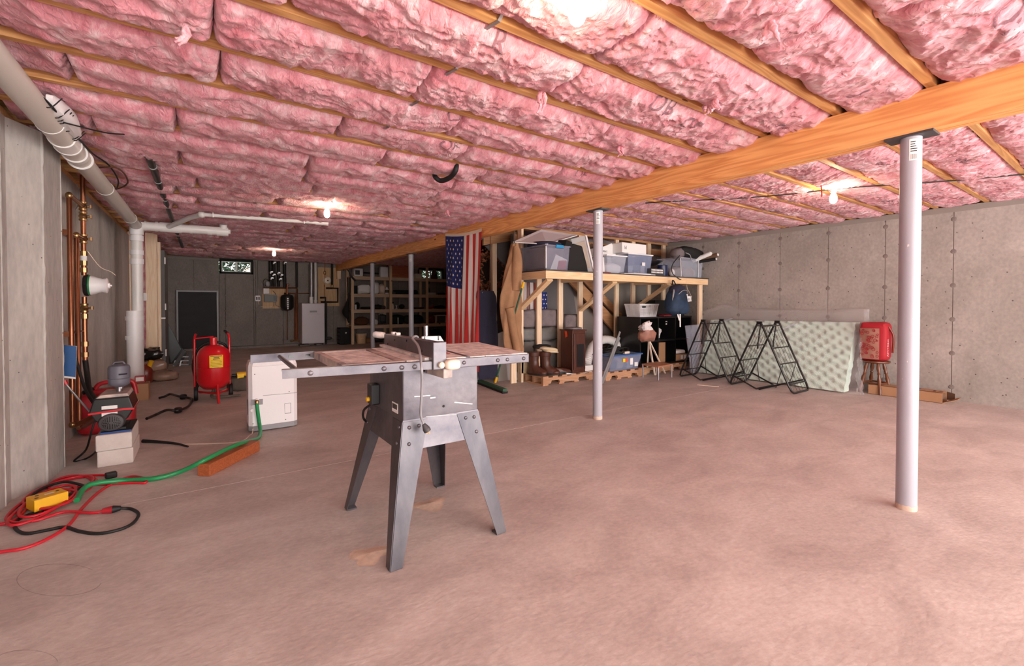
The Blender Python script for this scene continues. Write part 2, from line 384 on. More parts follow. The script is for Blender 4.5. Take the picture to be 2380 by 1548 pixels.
def clear(name, c, a, r=.12, spec=.5):
    """thin clear plastic: part see-through, part glossy"""
    m, t, b = newmat(name); b.inputs['Base Color'].default_value = (*c, 1); b.inputs['Roughness'].default_value = r; b.inputs['Alpha'].default_value = a; b.inputs['Specular IOR Level'].default_value = spec
clear('clear_tote', c8(196, 200, 216), .34)
clear('smoke_tote', c8(160, 162, 182), .33, .2)
clear('floor_stain', c8(96, 82, 80), .28, .7, .3)
clear('clear_blue', c8(150, 160, 190), .45, .2)
clear('film', c8(226, 222, 226), .17, .08, .9)
clear('pane', c8(90, 140, 128), .5, .05, .8)

# ------------------------------------------------------------------ the room shell
XL, XR, YB, YN = -.87, 6.93, 12.75, -3.0
ZJ, ZW = 2.175, 2.11
fl = struct(obj('floor', MB().box(-1.3, 7.3, YN, 13.1, -.12, 0), 'floor_concrete'))
jy_ = ZP(930, 1048)[1]
obj('control_joint', MB().box(-.8, 6.9, jy_ - .002, jy_ + .002, 0, .0006), 'block_concrete', fl)
for cx_, cy_, rx_, ry_, a0_, a1_ in ((138, 1348, 100, 38, .2, 5.6), (60, 1540, 75, 30, 3.2, 6.2)):
    P_ = [ZP(cx_ + rx_ * math.cos(a), cy_ + ry_ * math.sin(a), .0008) for a in np.linspace(a0_, a1_, 40)]; Q_ = [ZP(cx_ + (rx_ - 2.2) * math.cos(a), cy_ + (ry_ - 1.4) * math.sin(a), .0008) for a in np.linspace(a0_, a1_, 40)]
    obj('stain_ring', MB().grid([P_, Q_]), 'floor_stain', fl)
ce = struct(obj('ceiling', MB().box(-1.1, 7.2, YN, 13.0, 2.415, 2.45), 'subfloor'))
# joists, lapped over the beam, 16 inches apart
JY = [.688 + .4064 * k for k in range(-9, 30)]
jl = jr = None
for k, y in enumerate(JY):
    for side in (0, 1):
        if side == 0 and jl is not None: o = jl.copy(); COL.objects.link(o)
        elif side == 1 and jr is not None: o = jr.copy(); COL.objects.link(o)
        else:
            o = obj('joist', MB().box(XL - .1, 3.2, -.038, 0, ZJ, 2.412) if side == 0 else MB().box(2.95, XR + .1, -.038, 0, ZJ, 2.412), 'joist_wood', ce)
            if side == 0: jl = o
            else: jr = o
        o.name = 'joist'; o.parent = ce; o.location = (0, y + (.0 if side == 0 else .002), 0)
        if side == 1: o.location = (0, y - .0, 0)
obj('rim_board', MB().box(XL - .14, XL - .10, YN, 13, 2.17, 2.42), 'joist_wood', ce)
obj('rim_board', MB().box(XR + .10, XR + .14, YN, 13, 2.17, 2.42), 'joist_wood', ce)
obj('rim_board', MB().box(-1.1, 7.2, YB + .10, YB + .14, 2.10, 2.42), 'joist_wood', ce)
# left wall with its pilaster
wl = struct(obj('wall_left', MB().box(XL - .25, XL, YN, 13.0, 0, ZW), 'left_concrete'))
p = [(-.875, 3.60, 0), (-.77, 3.81, 0), (-.752, 4.14, 0), (-.875, 4.17, 0)]
obj('pilaster', MB().prism(p, (0, 0, ZW)), 'left_concrete', wl)
def ridge(x, y, w, seed, n=60):
    v = []
    for i in range(n + 1):
        z = ZW * i / n; q = w * (.6 + .8 * rnd.random())
        v.append((x, y, z, q))
    mm = MB()
    for a, b_ in zip(v, v[1:]): mm.cyl(a[:3], b_[:3], a[3], b_[3], 6, False)
    return mm
obj('form_seam', ridge(XL, 3.52, .006, 1), 'left_concrete', wl, 60)
obj('form_seam', ridge(-.77, 3.81, .008, 2), 'left_concrete', wl, 60)
obj('form_seam', ridge(-.752, 4.14, .005, 3), 'left_concrete', wl, 60)
obj('sill_plate', MB().box(XL - .16, XL - .02, YN, 13, ZW, 2.174), 'joist_wood', wl)
# right wall: cast panels between form joints, with tie marks
wr = struct(obj('wall_right', MB().box(XR + .006, XR + .25, YN, 13.0, 0, ZW), 'joint_dark'))
tie = MB(); tie.lathe([(.034, 0), (.03, .004), (.012, .005), (.010, .002)], n=12)
def ties(parent, pts, ax):
    first = None
    for q in pts:
        if first is None:
            t2 = MB(); t2.lathe([(.026, 0), (.022, .003), (.010, .004), (.008, .0035)], n=10, ax=ax); first = obj('tie_mark', t2, 'tie_grey', parent, local=True); o = first
        else: o = first.copy(); COL.objects.link(o); o.parent = parent
        o.location = q; o.scale = (1, 1, 1)
TZ = (.15, .53, .91, 1.29, 1.67, 2.03)
yj = [1.33 + .61 * k for k in range(-7, 19)]
for a, b_ in zip([YN] + yj, yj + [13.0]):
    if b_ - a > .02: obj('panel', MB().box(XR, XR + .1, a + .003, b_ - .003, .0, ZW), 'wall_concrete', wr)
ties(wr, [(XR, y, z) for y in yj if -1 < y < 5 for z in TZ], (-1, 0, 0))
obj('sill_plate', MB().box(XR + .0, XR + .14, YN, 13, ZW, 2.174), 'drywall_grey', wr)
# back wall with two window openings under the ceiling
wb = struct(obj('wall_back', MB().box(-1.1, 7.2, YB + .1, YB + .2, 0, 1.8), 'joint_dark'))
W1 = (YP(509, 617, YB)[0], YP(589, 617, YB)[0]); W2 = (YP(972, 640, YB)[0], YP(1031, 640, YB)[0])
xj = sorted([YP(x, 700, YB)[0] for x in (451, 524, 594, 658, 718)] + [YP(718, 700, YB)[0] + .61 * k for k in range(1, 8)] + [W1[0], W1[1], W2[0], W2[1]])
xj = [-1.1] + xj + [7.2]
for a, b_ in zip(xj, xj[1:]):
    if b_ - a < .03: continue
    c = (a + b_) / 2; top = 1.80 if (W1[0] < c < W1[1] or W2[0] < c < W2[1]) else ZW
    g = .0035
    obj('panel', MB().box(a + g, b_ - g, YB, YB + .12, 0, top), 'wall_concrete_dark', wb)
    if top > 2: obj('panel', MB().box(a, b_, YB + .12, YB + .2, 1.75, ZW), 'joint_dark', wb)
ties(wb, [(x, YB, z) for x in xj[1:-1] for z in TZ[:-1] if abs(x - W1[0]) > .02 and abs(x - W1[1]) > .02], (0, -1, 0))
obj('sill_plate', MB().box(-1.1, 7.2, YB - .0, YB + .14, ZW, 2.174), 'drywall_grey', wb)
obj('footing_ledge', MB().box(-.6, 3.0, YB - .12, YB + .02, -.01, .05), 'wall_concrete_dark', wb)
for n, (a, b_) in (('window_1', W1), ('window_2', W2)):
    w = struct(obj(n, MB().box(a + .01, a + .05, YB - .02, YB + .16, 1.80, 2.12).box(b_ - .05, b_ - .01, YB - .02, YB + .16, 1.80, 2.12).box(a + .01, b_ - .01, YB - .02, YB + .16, 1.80, 1.845).box(a + .01, b_ - .01, YB - .02, YB + .16, 2.10, 2.16), 'black_matte'))
    c = (a + b_) / 2
    obj('sash', MB().box(a + .05, b_ - .05, YB + .05, YB + .08, 1.845, 1.865).box(a + .05, b_ - .05, YB + .05, YB + .08, 2.08, 2.10).box(a + .05, a + .07, YB + .05, YB + .08, 1.865, 2.08).box(b_ - .07, b_ - .05, YB + .05, YB + .08, 1.865, 2.08).box(c - .02, c + .02, YB + .045, YB + .08, 1.865, 2.08), 'pvc_white', w)
    for x0, x1 in ((a + .07, c - .02), (c + .02, b_ - .07)): obj('pane', MB().box(x0, x1, YB + .06, YB + .064, 1.865, 2.08), 'pane', w)
    # the leaves outside
    sh = thing('shrub', 'leafy green shrub growing outside the ' + ('bare window over the dark panel' if n == 'window_1' else 'window behind the wooden shelves'), 'shrub', (c, YB + .9, 1.2))
    lv = MB()
    for i in range(1500):
        q = (c + rnd.uniform(-.8, .8), YB + rnd.uniform(.45, 1.2), rnd.uniform(1.5, 2.5)); s_ = rnd.uniform(.04, .10)
        R = Euler((rnd.uniform(-1, 1), rnd.uniform(-1, 1), rnd.uniform(0, 6))).to_matrix()
        lv._add([tuple(R @ Vector(d) + Vector(q)) for d in ((-s_, 0, 0), (0, -s_ * .45, .1 * s_), (s_ * 1.2, 0, 0), (0, s_ * .45, .1 * s_))], [(0, 1, 2, 3)])
    lf = obj('foliage', lv, 'leaf_green', sh); lf['kind'] = 'stuff'
    st = MB()
    for i in range(7): st.tube([(c + rnd.uniform(-.3, .3), YB + .9, 1.2), (c + rnd.uniform(-.5, .5), YB + .8, 1.8), (c + rnd.uniform(-.7, .7), YB + .8, 2.4)], .008, 5)
    obj('stem', st, 'twig', sh)
struct(obj('earth_bank', MB().box(-1.2, 7.3, YB + .3, YB + 2, .9, 1.2), 'shade_earth_brown'))

# ------------------------------------------------------------------ beam and columns
bm_ = thing('girder_beam', 'long orange built-up timber girder resting on the grey columns', 'beam', (3.075, 5, 1.967))
for i in range(3):
    x0 = 3.018 + .038 * i; cuts = [YN] + ([3.03, 7.6] if i == 0 else [.76 + (i - 1) * 2.3, 5.3, 9.7]) + [YB]
    for a, b_ in zip(cuts, cuts[1:]): obj('ply', MB().box(x0 + .0006, x0 + .0374, a + .001, b_ - .001, 1.967 + (.0, .004, .001)[i], ZJ), 'beam_wood', bm_, bevel=.002)
def column(y, label, stk=True):
    t = thing('steel_column', label, 'column', (3.075, y, 0))
    x = 3.075
    obj('tube', MB().lathe([(.0445, 0), (.0445, 1.955)], (x, y, 0), 28), 'column_paint', t, 40)
    obj('cap_plate', MB().box(x - .06, x + .06, y - .10, y + .10, 1.955, 1.967), 'dark_grey', t, bevel=.002)
    rr = random.Random(int(y * 100)); sc = MB()
    for i in range(26):
        a = rr.uniform(0, 6.28); z = rr.uniform(.05, 1.5); w = rr.uniform(.05, .28); h = rr.uniform(.004, .02)
        P = []
        for k in range(5):
            q = a + w * k / 4; P.append([(x + .0451 * math.cos(q), y + .0451 * math.sin(q), z + rr.uniform(0, .5) * h), (x + .0451 * math.cos(q), y + .0451 * math.sin(q), z + h * rr.uniform(.6, 1))])
        sc.grid(P)
    obj('scuff_mark', sc, 'column_scuff', t, kind='stuff')
    P = []; n = 26
    for k in range(n + 1):
        q = 2 * math.pi * k / n; P.append([(x + .0455 * math.cos(q), y + .0455 * math.sin(q), z) for z in (0.001, .022 + .012 * rr.random())])
    obj('base_spatter', MB().grid(P), 'dust_wood', t, 40)
    if stk:
        a0 = math.atan2(-y, -x) + (.25 if y < 2 else 0.0 if y < 5 else -.3); P = []
        for k in range(7):
            q = a0 - .42 + .84 * k / 6; P.append([(x + .0453 * math.cos(q), y + .0453 * math.sin(q), z) for z in (1.83, 1.94)])
        lb = obj('label_sticker', MB().grid(P), 'paper', t, 40)
        pr = MB()
        for k in range(9):
            q = a0 - .3 + .6 * k / 9; w = .012 + .02 * rr.random()
            pr.grid([[(x + .0456 * math.cos(u), y + .0456 * math.sin(u), z) for z in (1.836, 1.862)] for u in (q, q + w)])
        for k in range(5):
            z = 1.875 + .012 * k
            pr.grid([[(x + .0456 * math.cos(u), y + .0456 * math.sin(u), zz) for zz in (z, z + .005)] for u in np.linspace(a0 - .3, a0 + .1 + .3 * rr.random(), 5)])
        obj('printed_lines', pr, 'print_dark', lb)
    return t
column(.758, 'grey steel column carrying the beam, standing alone in the open floor')
column(3.02, 'grey steel column in front of the wooden pallets and boots')
column(5.29, 'grey steel column behind the hanging striped flag', False)
column(7.58, 'grey steel column between the flag and the wooden shelving')
column(9.76, 'thin dark grey steel column in front of the shelving end', False)

# ------------------------------------------------------------------ pink insulation between the joists
def np_mesh(name, V, nx, ny, top):
    """grid of nx x ny points plus a closed top"""
    idx = np.arange(nx * ny).reshape(nx, ny)
    q = np.stack([idx[:-1, :-1], idx[:-1, 1:], idx[1:, 1:], idx[1:, :-1]], -1).reshape(-1, 4)
    ring = np.concatenate([idx[:, 0], idx[-1, 1:], idx[-2::-1, -1], idx[0, -2:0:-1]])
    n0 = nx * ny; T = V[ring].copy(); T[:, 2] = top; n = len(ring); r2 = np.arange(n) + n0
    side = np.stack([ring, r2, np.roll(r2, -1), np.roll(ring, -1)], -1)
    VV = np.concatenate([V, T]); Q = np.concatenate([q, side])
    me = bpy.data.meshes.new(name); me.vertices.add(len(VV)); me.vertices.foreach_set('co', VV.ravel().astype(np.float32))
    me.loops.add(Q.size); me.loops.foreach_set('vertex_index', Q.ravel().astype(np.int32))
    me.polygons.add(len(Q)); me.polygons.foreach_set('loop_start', (np.arange(len(Q)) * 4).astype(np.int32)); me.polygons.foreach_set('use_smooth', np.ones(len(Q), bool))
    me.update(calc_edges=True); me.validate(); return me
BAT = []
def batt_z(x, y, x0, x1, ya, yb, side, seed, far):
    u = (y - ya) / (yb - ya)
    ed = np.abs(2 * u - 1); prof = 1 - ed ** 5
    if side == 0: ze, zm = (ZJ + .048, ZJ - .030) if far < 3.2 else (ZJ + .03, ZJ - .035 - .012 * math.sin(seed))
    else: ze, zm = ZJ + .022, ZJ - .008
    ze2 = ze + .028 * vnoise(x * 5.5, seed, 0, 11)
    z = ze2 + (zm - ze2) * prof
    dx = np.minimum(x - x0, x1 - x); z = z + .06 * np.exp(-(dx / .007)) + .008 * np.exp(-(dx / .05))
    st = 1.0 if side == 0 else 2.2
    if side == 0: z = z + .035 * np.clip((-.50 - x) / .12, 0, 1)
    z = z + .013 * fbm(x * 3.2, y * 3.2, seed * .37, 3, 2) * (.5 + .5 * prof)
    wx = .12 * vnoise(x * 4, y * 4, seed * .7, 21); wy = .12 * vnoise(x * 4, y * 4, seed * .9, 31)
    rd = 1 - np.abs(fbm((x + wx) * 7 * st, (y + wy) * 7 / st, seed * 1.3, 5, 3)) * 1.5
    z = z - .015 * rd * (.45 + .55 * prof)
    rd2 = np.abs(fbm((x + wx) * 17 * st, (y + wy) * 23, seed * 2.1, 8, 2))
    z = z + .013 * rd2 + .005 * np.abs(fbm((x + wx) * 44 * st, (y + wy) * 50, seed * 3.1, 18, 2)) + .004 * vnoise(x * 60, y * 60, seed, 12)
    return z
groups = ('pink batts between beam and left wall', 'pink batts between beam and right wall')
for k in range(len(JY) - 1):
    ya, yb = JY[k], JY[k + 1] - .038
    if ya < -1.2: continue
    for side in (0, 1):
        xs, xe = (XL - .02, 3.07) if side == 0 else (3.08, XR + .02)
        rr = random.Random(k * 2 + side); cuts = [xs]; x = xs + rr.uniform(.3, 1.2)
        while x < xe - .35: cuts.append(x); x += rr.choice((1.17, 1.2, 1.22, 1.17, .85)) if side == 0 else 2.3
        cuts.append(xe)
        for a, b_ in zip(cuts, cuts[1:]):
            d = .5 * (ya + yb); res = .0095 if .3 < d < 2.4 else .012 if -.4 < d < 2.7 else .02 if 2.7 <= d < 5.2 else .034
            if d < -.4: res = .06
            if side == 1 and d > 5.2: res = .06
            nx, ny = max(6, int((b_ - a) / res)), max(8, int((yb - ya) / res))
            seed = k * 7.3 + side * 3.1 + len(BAT) * .61
            gx, gy = np.meshgrid(np.linspace(a + .001, b_ - .001, nx), np.linspace(ya + .001, yb - .001, ny), indexing='ij')
            z = batt_z(gx, gy, a, b_, ya, yb, side, seed, d)
            jy = .010 * fbm(gx * 9, gy * 9, seed, 41, 2)
            V = np.stack([gx + .006 * fbm(gx * 11, gy * 11, seed, 51, 2) * (np.minimum(gx - a, b_ - gx) > .03), np.clip(gy + jy, ya + .0005, yb - .0005), z], -1).reshape(-1, 3)
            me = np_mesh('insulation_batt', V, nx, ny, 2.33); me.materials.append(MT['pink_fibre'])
            o = bpy.data.objects.new('insulation_batt', me); COL.objects.link(o)
            tag(o, 'pink fibreglass batt tucked between ceiling joists ' + ('on the left side of the girder' if side == 0 else 'on the right side of the girder'), 'insulation', groups[side])
            ORG[o.name] = (0, 0, 0); BAT.append((o, a, b_, ya, yb, side, seed, d))
# ------------------------------------------------------------------ bare bulbs in porcelain holders
def lamp(c, label, wires=None):
    t = thing('bulb_lamp', label, 'lamp', (c[0], c[1], 2.19), group=None)
    x, y, z = c
    obj('holder', MB().lathe([(.058, z + .115), (.06, z + .105), (.045, z + .09), (.026, z + .08), (.024, z + .052), (.018, z + .05)], (x, y, 0), 20), 'white_plastic', t, 40)
    obj('junction_box', MB().lathe([(.05, z + .112), (.05, 2.30)], (x, y, 0), 12), 'pan_blue', t, 40)
    obj('bulb', MB().lathe([(.0005, z - .052), (.014, z - .049), (.024, z - .038), (.030, z - .02), (.0305, z - .006), (.028, z + .012), (.021, z + .03), (.0145, z + .046), (.0135, z + .056)], (x, y, 0), 16), 'bulb_glow', t, 60)
    return t
L1 = ZP(1342, 22, 2.06); L2 = ZP(760, 495, 2.06); L3 = ZP(637, 589, 2.06); L4 = ZP(1937, 460, 2.06)
lamp(L1, 'bare glowing bulb in the insulation above the table saw')
lamp(L2, 'bare glowing bulb beside the end of the white drain pipe')
lamp(L3, 'bare glowing bulb in front of the far wall and boiler')
t4 = lamp(L4, 'bare glowing bulb on the ceiling between beam and right wall')
obj('loose_wire', MB().tube([add(L4, (-.16, .04, .10)), add(L4, (-.17, .03, .03)), add(L4, (-.19, .02, -.01)), add(L4, (-.20, .02, .02))], .005, 6), 'red_plastic', t4, 60)
lamp((1.0, -1.9, 2.06), 'added unseen bare bulb on the ceiling behind the camera position, near left wall')  # added out of view to light the room, like the visible bulbs
lamp((4.6, -1.9, 2.06), 'added unseen bare bulb on the ceiling behind the camera position, near right wall')  # second added bulb, likewise out of view
# cable stapled across the right-hand joists
pw = [ZP(x, y, 2.168) for x, y in ((1500, 472), (1560, 468), (1700, 462), (1830, 452), (1900, 444), (1990, 435), (2100, 428), (2240, 418), (2380, 405))]
tag(obj('cable', MB().tube(pw, .006, 6, 3), 'black_rubber', sm=60), 'thin black cable running across the joists past the ceiling bulb', 'cable')
pw = [ZP(x, y, 2.163) for x, y in ((760, 460), (840, 447), (905, 440), (940, 436))]

# ------------------------------------------------------------------ table saw
ZT = .85
qa, qb, qc, qd = ZP(1226, 820, ZT), ZP(1112, 795, ZT), ZP(730, 817, ZT), ZP(795, 848, ZT)
def Q(s, t, z=ZT):
    n, f_ = lerp(qd, qa, s), lerp(qc, qb, s); p = lerp(n, f_, t); return (p[0], p[1], z)
saw = thing('table_saw', 'old dusty table saw on a splayed grey metal stand', 'table saw', (.905, 2.1, 0))
def slab(s0, s1, t0, t1, z0, z1): return MB().hexa([Q(s0, t0, z0), Q(s1, t0, z0), Q(s1, t1, z0), Q(s0, t1, z0)], [Q(s0, t0, z1), Q(s1, t0, z1), Q(s1, t1, z1), Q(s0, t1, z1)])
S1, S2 = .30, .73
mt_ = obj('main_table', slab(S1, S2, 0, 1, .822, ZT), 'saw_table', saw, bevel=.002)
for s_ in (S1 + .10, S2 - .10): obj('mitre_slot', slab(s_ - .012, s_ + .012, .0, 1, ZT - .004, ZT + .0006), 'saw_dark', mt_)
obj('blade_insert', slab(.555, .60, .25, .75, ZT - .003, ZT + .0012), 'red_plastic', mt_)
lw = obj('left_wing', slab(0, S1 - .006, 0, .06, .815, ZT), 'saw_dusty', saw, bevel=.002)
for a in ((0, S1 - .006, .94, 1), (0, .03, .06, .94), (S1 - .04, S1 - .006, .06, .94)): obj('wing_rim', slab(*a, .815, ZT), 'saw_dusty', lw, bevel=.002)
obj('wing_panel', slab(.03, S1 - .04, .06, .94, .82, ZT - .006), 'saw_table', lw)
rw_ = obj('right_wing', slab(S2 + .004, 1, 0, 1, .824, ZT), 'saw_table', saw, bevel=.002)
ap = obj('front_apron', MB().hexa([add(Q(S1 + .2, 0, .806), (0, -.012, 0)), add(Q(1, 0, .806), (0, -.012, 0)), Q(1, 0, .806), Q(S1 + .2, 0, .806)], [add(Q(S1 + .2, 0, .846), (0, -.012, 0)), add(Q(1, 0, .846), (0, -.012, 0)), Q(1, 0, .846), Q(S1 + .2, 0, .846)]), 'saw_metal', saw, bevel=.002)
for s_ in (.60, .80, .86, .965):
    c = add(Q(s_, 0, .826), (0, -.012, 0)); obj('bolt', MB().lathe([(.009, 0), (.0085, .003), (.004, .006)], c, 12, (0, -1, 0)), 'saw_metal', ap, 40)
obj('side_lip', MB().hexa([Q(1, 0, .806), add(Q(1, 0, .806), (.008, 0, 0)), add(Q(1, 1, .806), (.008, 0, 0)), Q(1, 1, .806)], [Q(1, 0, .846), add(Q(1, 0, .846), (.008, 0, 0)), add(Q(1, 1, .846), (.008, 0, 0)), Q(1, 1, .846)]), 'saw_metal', saw)
r0, r1 = ZP(656, 871, .832), ZP(1018, 849, .832)
fr = obj('front_rail', MB().bar(r0, r1, .006, .030).bar(add(r0, (0, .014, .015)), add(r1, (0, .014, .015)), .03, .005), 'saw_metal', saw)
for t_ in (.16, .62, .74, .83, .97):
    obj('bolt', MB().lathe([(.010, 0), (.0095, .003), (.004, .006)], add(lerp(r0, r1, t_), (0, -.003, 0)), 12, (0, -1, 0)), 'saw_metal', fr, 40)
k0, k1 = ZP(582, 835, .832), add(Q(0, 1, .832), (0, .01, 0))
rr_ = obj('rear_rail', MB().bar(k0, k1, .005, .038), 'saw_metal', saw)
obj('rear_rail', MB().bar(add(Q(0, 1, .83), (0, .012, 0)), add(Q(1, 1, .83), (0, .012, 0)), .005, .034), 'saw_metal', saw)
for t_ in (.62, .9): obj('slot_hole', MB().obox(add(lerp(k0, k1, t_), (0, -.004, 0)), (.022, .003, .012)), 'lens_dark', rr_)
obj('spacer_rod', MB().cyl(ZP(650, 829, .84), ZP(690, 861, .836), .009), 'saw_metal', saw, 40)
# fence
f0, f1 = (.798, 1.735), (.846, 2.47); fdx, fdy = f1[0] - f0[0], f1[1] - f0[1]; fl_ = math.hypot(fdx, fdy)
def FQ(a, t, z): return (f0[0] + fdx * t - fdy / fl_ * -a, f0[1] + fdy * t - fdx / fl_ * a, z)
def fbox(a0, a1, t0, t1, z0, z1, z0b=None, z1b=None):
    z0b = z0 if z0b is None else z0b; z1b = z1 if z1b is None else z1b
    return MB().hexa([FQ(a0, t0, z0), FQ(a1, t0, z0), FQ(a1, t1, z0b), FQ(a0, t1, z0b)], [FQ(a0, t0, z1), FQ(a1, t0, z1), FQ(a1, t1, z1b), FQ(a0, t1, z1b)])
fe = obj('rip_fence', fbox(-.005, .04, 0, 1, ZT + .004, ZT + .078, ZT + .004, ZT + .07), 'saw_metal', saw, bevel=.003)
obj('fence_head', fbox(-.012, .047, -.05, .015, .815, ZT + .08), 'saw_metal', fe, bevel=.003)
obj('fence_base', fbox(-.03, .0, .02, 1, ZT + .001, ZT + .012), 'saw_table', fe)
obj('lock_knob', MB().lathe([(.012, 0), (.013, .015), (.008, .02)], FQ(.02, -.05, .835), 14, (0, -1, 0)), 'ivory', fe, 40)
obj('rear_knob', MB().lathe([(.016, 0), (.019, .02), (.018, .055), (.012, .065)], FQ(.0, 1.0, ZT + .06), 16, (-.8, .5, .1)), 'saw_table', fe, 40)
for t_ in (.86, .76): obj('lug', MB().box(*(lambda q: (q[0] - .012, q[0] + .012, q[1] - .012, q[1] + .012))(FQ(.02, t_, 0)), ZT + .06, ZT + .086), 'saw_table', fe, bevel=.003)
for t_, z in ((.16, .03), (.45, .06), (.72, .05), (.9, .02)): obj('screw_hole', MB().lathe([(.006, 0), (.005, .001)], FQ(-.0055, t_, ZT + z), 10, (-1, 0, 0)), 'lens_dark', fe)
# mitre gauge
ym = 2.27
mg = obj('mitre_gauge', MB().prism([YP(976, 802, ym), YP(1036, 800, ym), YP(1024, 781, ym), YP(982, 782, ym)], (0, .014, 0)), 'white_paint', saw, bevel=.002)
for x in (987, 1019): obj('slot', MB().prism([YP(x - 1.6, 791, ym - .001), YP(x + 1.6, 791, ym - .001), YP(x + 1.6, 780.5, ym - .001), YP(x - 1.6, 780.5, ym - .001)], (0, .002, 0)), 'lens_dark', mg)
q = YP(990, 787, ym + .06); obj('handle_post', MB().cyl((q[0], q[1], ZT), (q[0], q[1], YP(990, 757, ym + .06)[2]), .0125), 'steel', mg, 40)
# cabinet and stand
x0, x1, y0, y1, zb = .718, 1.094, 1.868, 2.33, .575
cb = obj('cabinet', MB().box(x0, x1, y0, y1, zb, .824), 'saw_metal', saw, bevel=.006)
q = YP(1046, 846, 1.70); kb = obj('tilt_lock', MB().box(q[0] - .03, q[0] + .012, 1.70, 1.87, .775, .822), 'saw_dusty', saw, bevel=.004)
obj('lock_handle', MB().ell((q[0] + .002, 1.685, .835), (.034, .026, .022), 16, 10, .6), 'ivory', kb, 60)
obj('hole', MB().lathe([(.006, 0), (.006, .001)], (q[0] - .045, 1.867, .79), 10, (0, -1, 0)), 'lens_dark', cb)
obj('hole', MB().lathe([(.006, 0), (.006, .001)], YP(1031, 944, 1.867), 10, (0, -1, 0)), 'lens_dark', cb)
bd = XP(918, 947, x0 - .001); pl = obj('badge_plate', MB().box(x0 - .002, x0, bd[1] - .035, bd[1] + .035, bd[2] - .022, bd[2] + .022), 'paper', cb)
obj('badge_print', MB().box(x0 - .003, x0 - .002, bd[1] - .028, bd[1] + .028, bd[2] - .006, bd[2] + .016), 'saw_dark', pl)
sw = XP(868, 915, x0 - .02); sb = obj('switch_box', MB().obox((x0 - .02, sw[1], sw[2]), (.042, .07, .10)), 'black_plastic', saw, bevel=.005)
obj('switch_paddle', MB().lathe([(.011, 0), (.011, .012), (.008, .014)], (x0 - .041, sw[1] + .005, sw[2] - .025), 12, (-1, 0, 0)), 'yellow_plastic', sb, 40)
obj('motor_cable', MB().tube([(x0 - .03, sw[1] + .0, sw[2] - .05), (x0 - .05, sw[1] + .06, sw[2] - .09), (x0 - .035, sw[1] + .10, sw[2] - .15), (x0 + .03, sw[1] + .13, sw[2] - .19)], .006, 7), 'black_rubber', saw, 60)
def lvl(z):   # outline of the splayed stand at height z
    t_ = (zb - z) / zb
    return x0 + (.622 - x0) * t_, x1 + (1.185 - x1) * t_, y0 + (1.762 - y0) * t_, y1 + (2.46 - y1) * t_
a, b_, c, d = lvl(zb); e, f_, g, h = lvl(.452)
rim = MB()
for (p, q2, r2, s2) in (((a, c), (b_, c), (f_, g), (e, g)), ((b_, c), (b_, d), (f_, h), (f_, g)), ((b_, d), (a, d), (e, h), (f_, h)), ((a, d), (a, c), (e, g), (e, h))):
    pt = lambda w, z, k: (.906 + (w[0] - .906) * k, 2.1 + (w[1] - 2.1) * k, z)
    rim.hexa([pt(p, zb + .005, 1), pt(q2, zb + .005, 1), pt(r2, .452, 1), pt(s2, .452, 1)], [pt(p, zb + .005, .985), pt(q2, zb + .005, .985), pt(r2, .452, .985), pt(s2, .452, .985)])
apn = obj('stand_apron', rim, 'saw_metal', saw)
for ix in (0, 1):
    for iy in (0, 1):
        def cor(z): L_ = lvl(z); return (L_[ix], L_[2 + iy], z)
        sx, sy = (1, -1)[ix], (1, -1)[iy]; lg = MB()
        zt, zf = zb - .002, .004
        T, Bt = cor(zt), cor(zf)
        o_ = .0035
        # face across x, then face across y (sheet-metal angle that tapers)
        for (ax, wt, wb_) in ((0, .115, .05), (1, .115, .045)):
            dv = lambda w: ((sx * w, 0, 0) if ax == 0 else (0, sy * w, 0)); nv = (0, -sy * o_, 0) if ax == 0 else (-sx * o_, 0, 0)
            A_, B_, C_, D_ = add(T, nv), add(add(T, dv(wt)), nv), add(add(Bt, dv(wb_)), nv), add(Bt, nv)
            th = (0, sy * .004, 0) if ax == 0 else (sx * .004, 0, 0)
            lg.hexa([A_, B_, C_, D_], [add(p, th) for p in (A_, B_, C_, D_)])
        L_ = obj('leg', lg, 'saw_dark', saw)
        obj('foot', MB().box(*sorted((Bt[0], Bt[0] + sx * .05)), *sorted((Bt[1], Bt[1] + sy * .045)), 0, .008), 'saw_dark', L_)
        for (u, z) in ((.03, .548), (.075, .55), (.035, .48)):
            q1 = cor(z); cc = (q1[0] + sx * u, q1[1] - sy * (o_ + .0), z); obj('bolt', MB().lathe([(.0085, 0), (.008, .003), (.004, .006)], cc, 10, (0, -sy, 0)), 'saw_metal', L_, 40)
        for (u, z) in ((.03, .548), (.04, .48)):
            q1 = cor(z); cc = (q1[0] - sx * o_, q1[1] + sy * u, z); obj('bolt', MB().lathe([(.0085, 0), (.008, .003), (.004, .006)], cc, 10, (-sx, 0, 0)), 'saw_metal', L_, 40)
for (a_, b3, w_) in (((963, 922), (1000, 919), .004), ((1056, 935), (1098, 939), .004), ((1000, 925), (1012, 924), .006), ((1031, 860), (1034, 868), .004), ((990, 968), (1085, 962), .0015)):
    s0, s1_ = YP(*a_, y0 - .0012), YP(*b3, y0 - .0012); obj('scratch_mark', MB().bar(s0, s1_, .0012, w_), 'paper', cb)
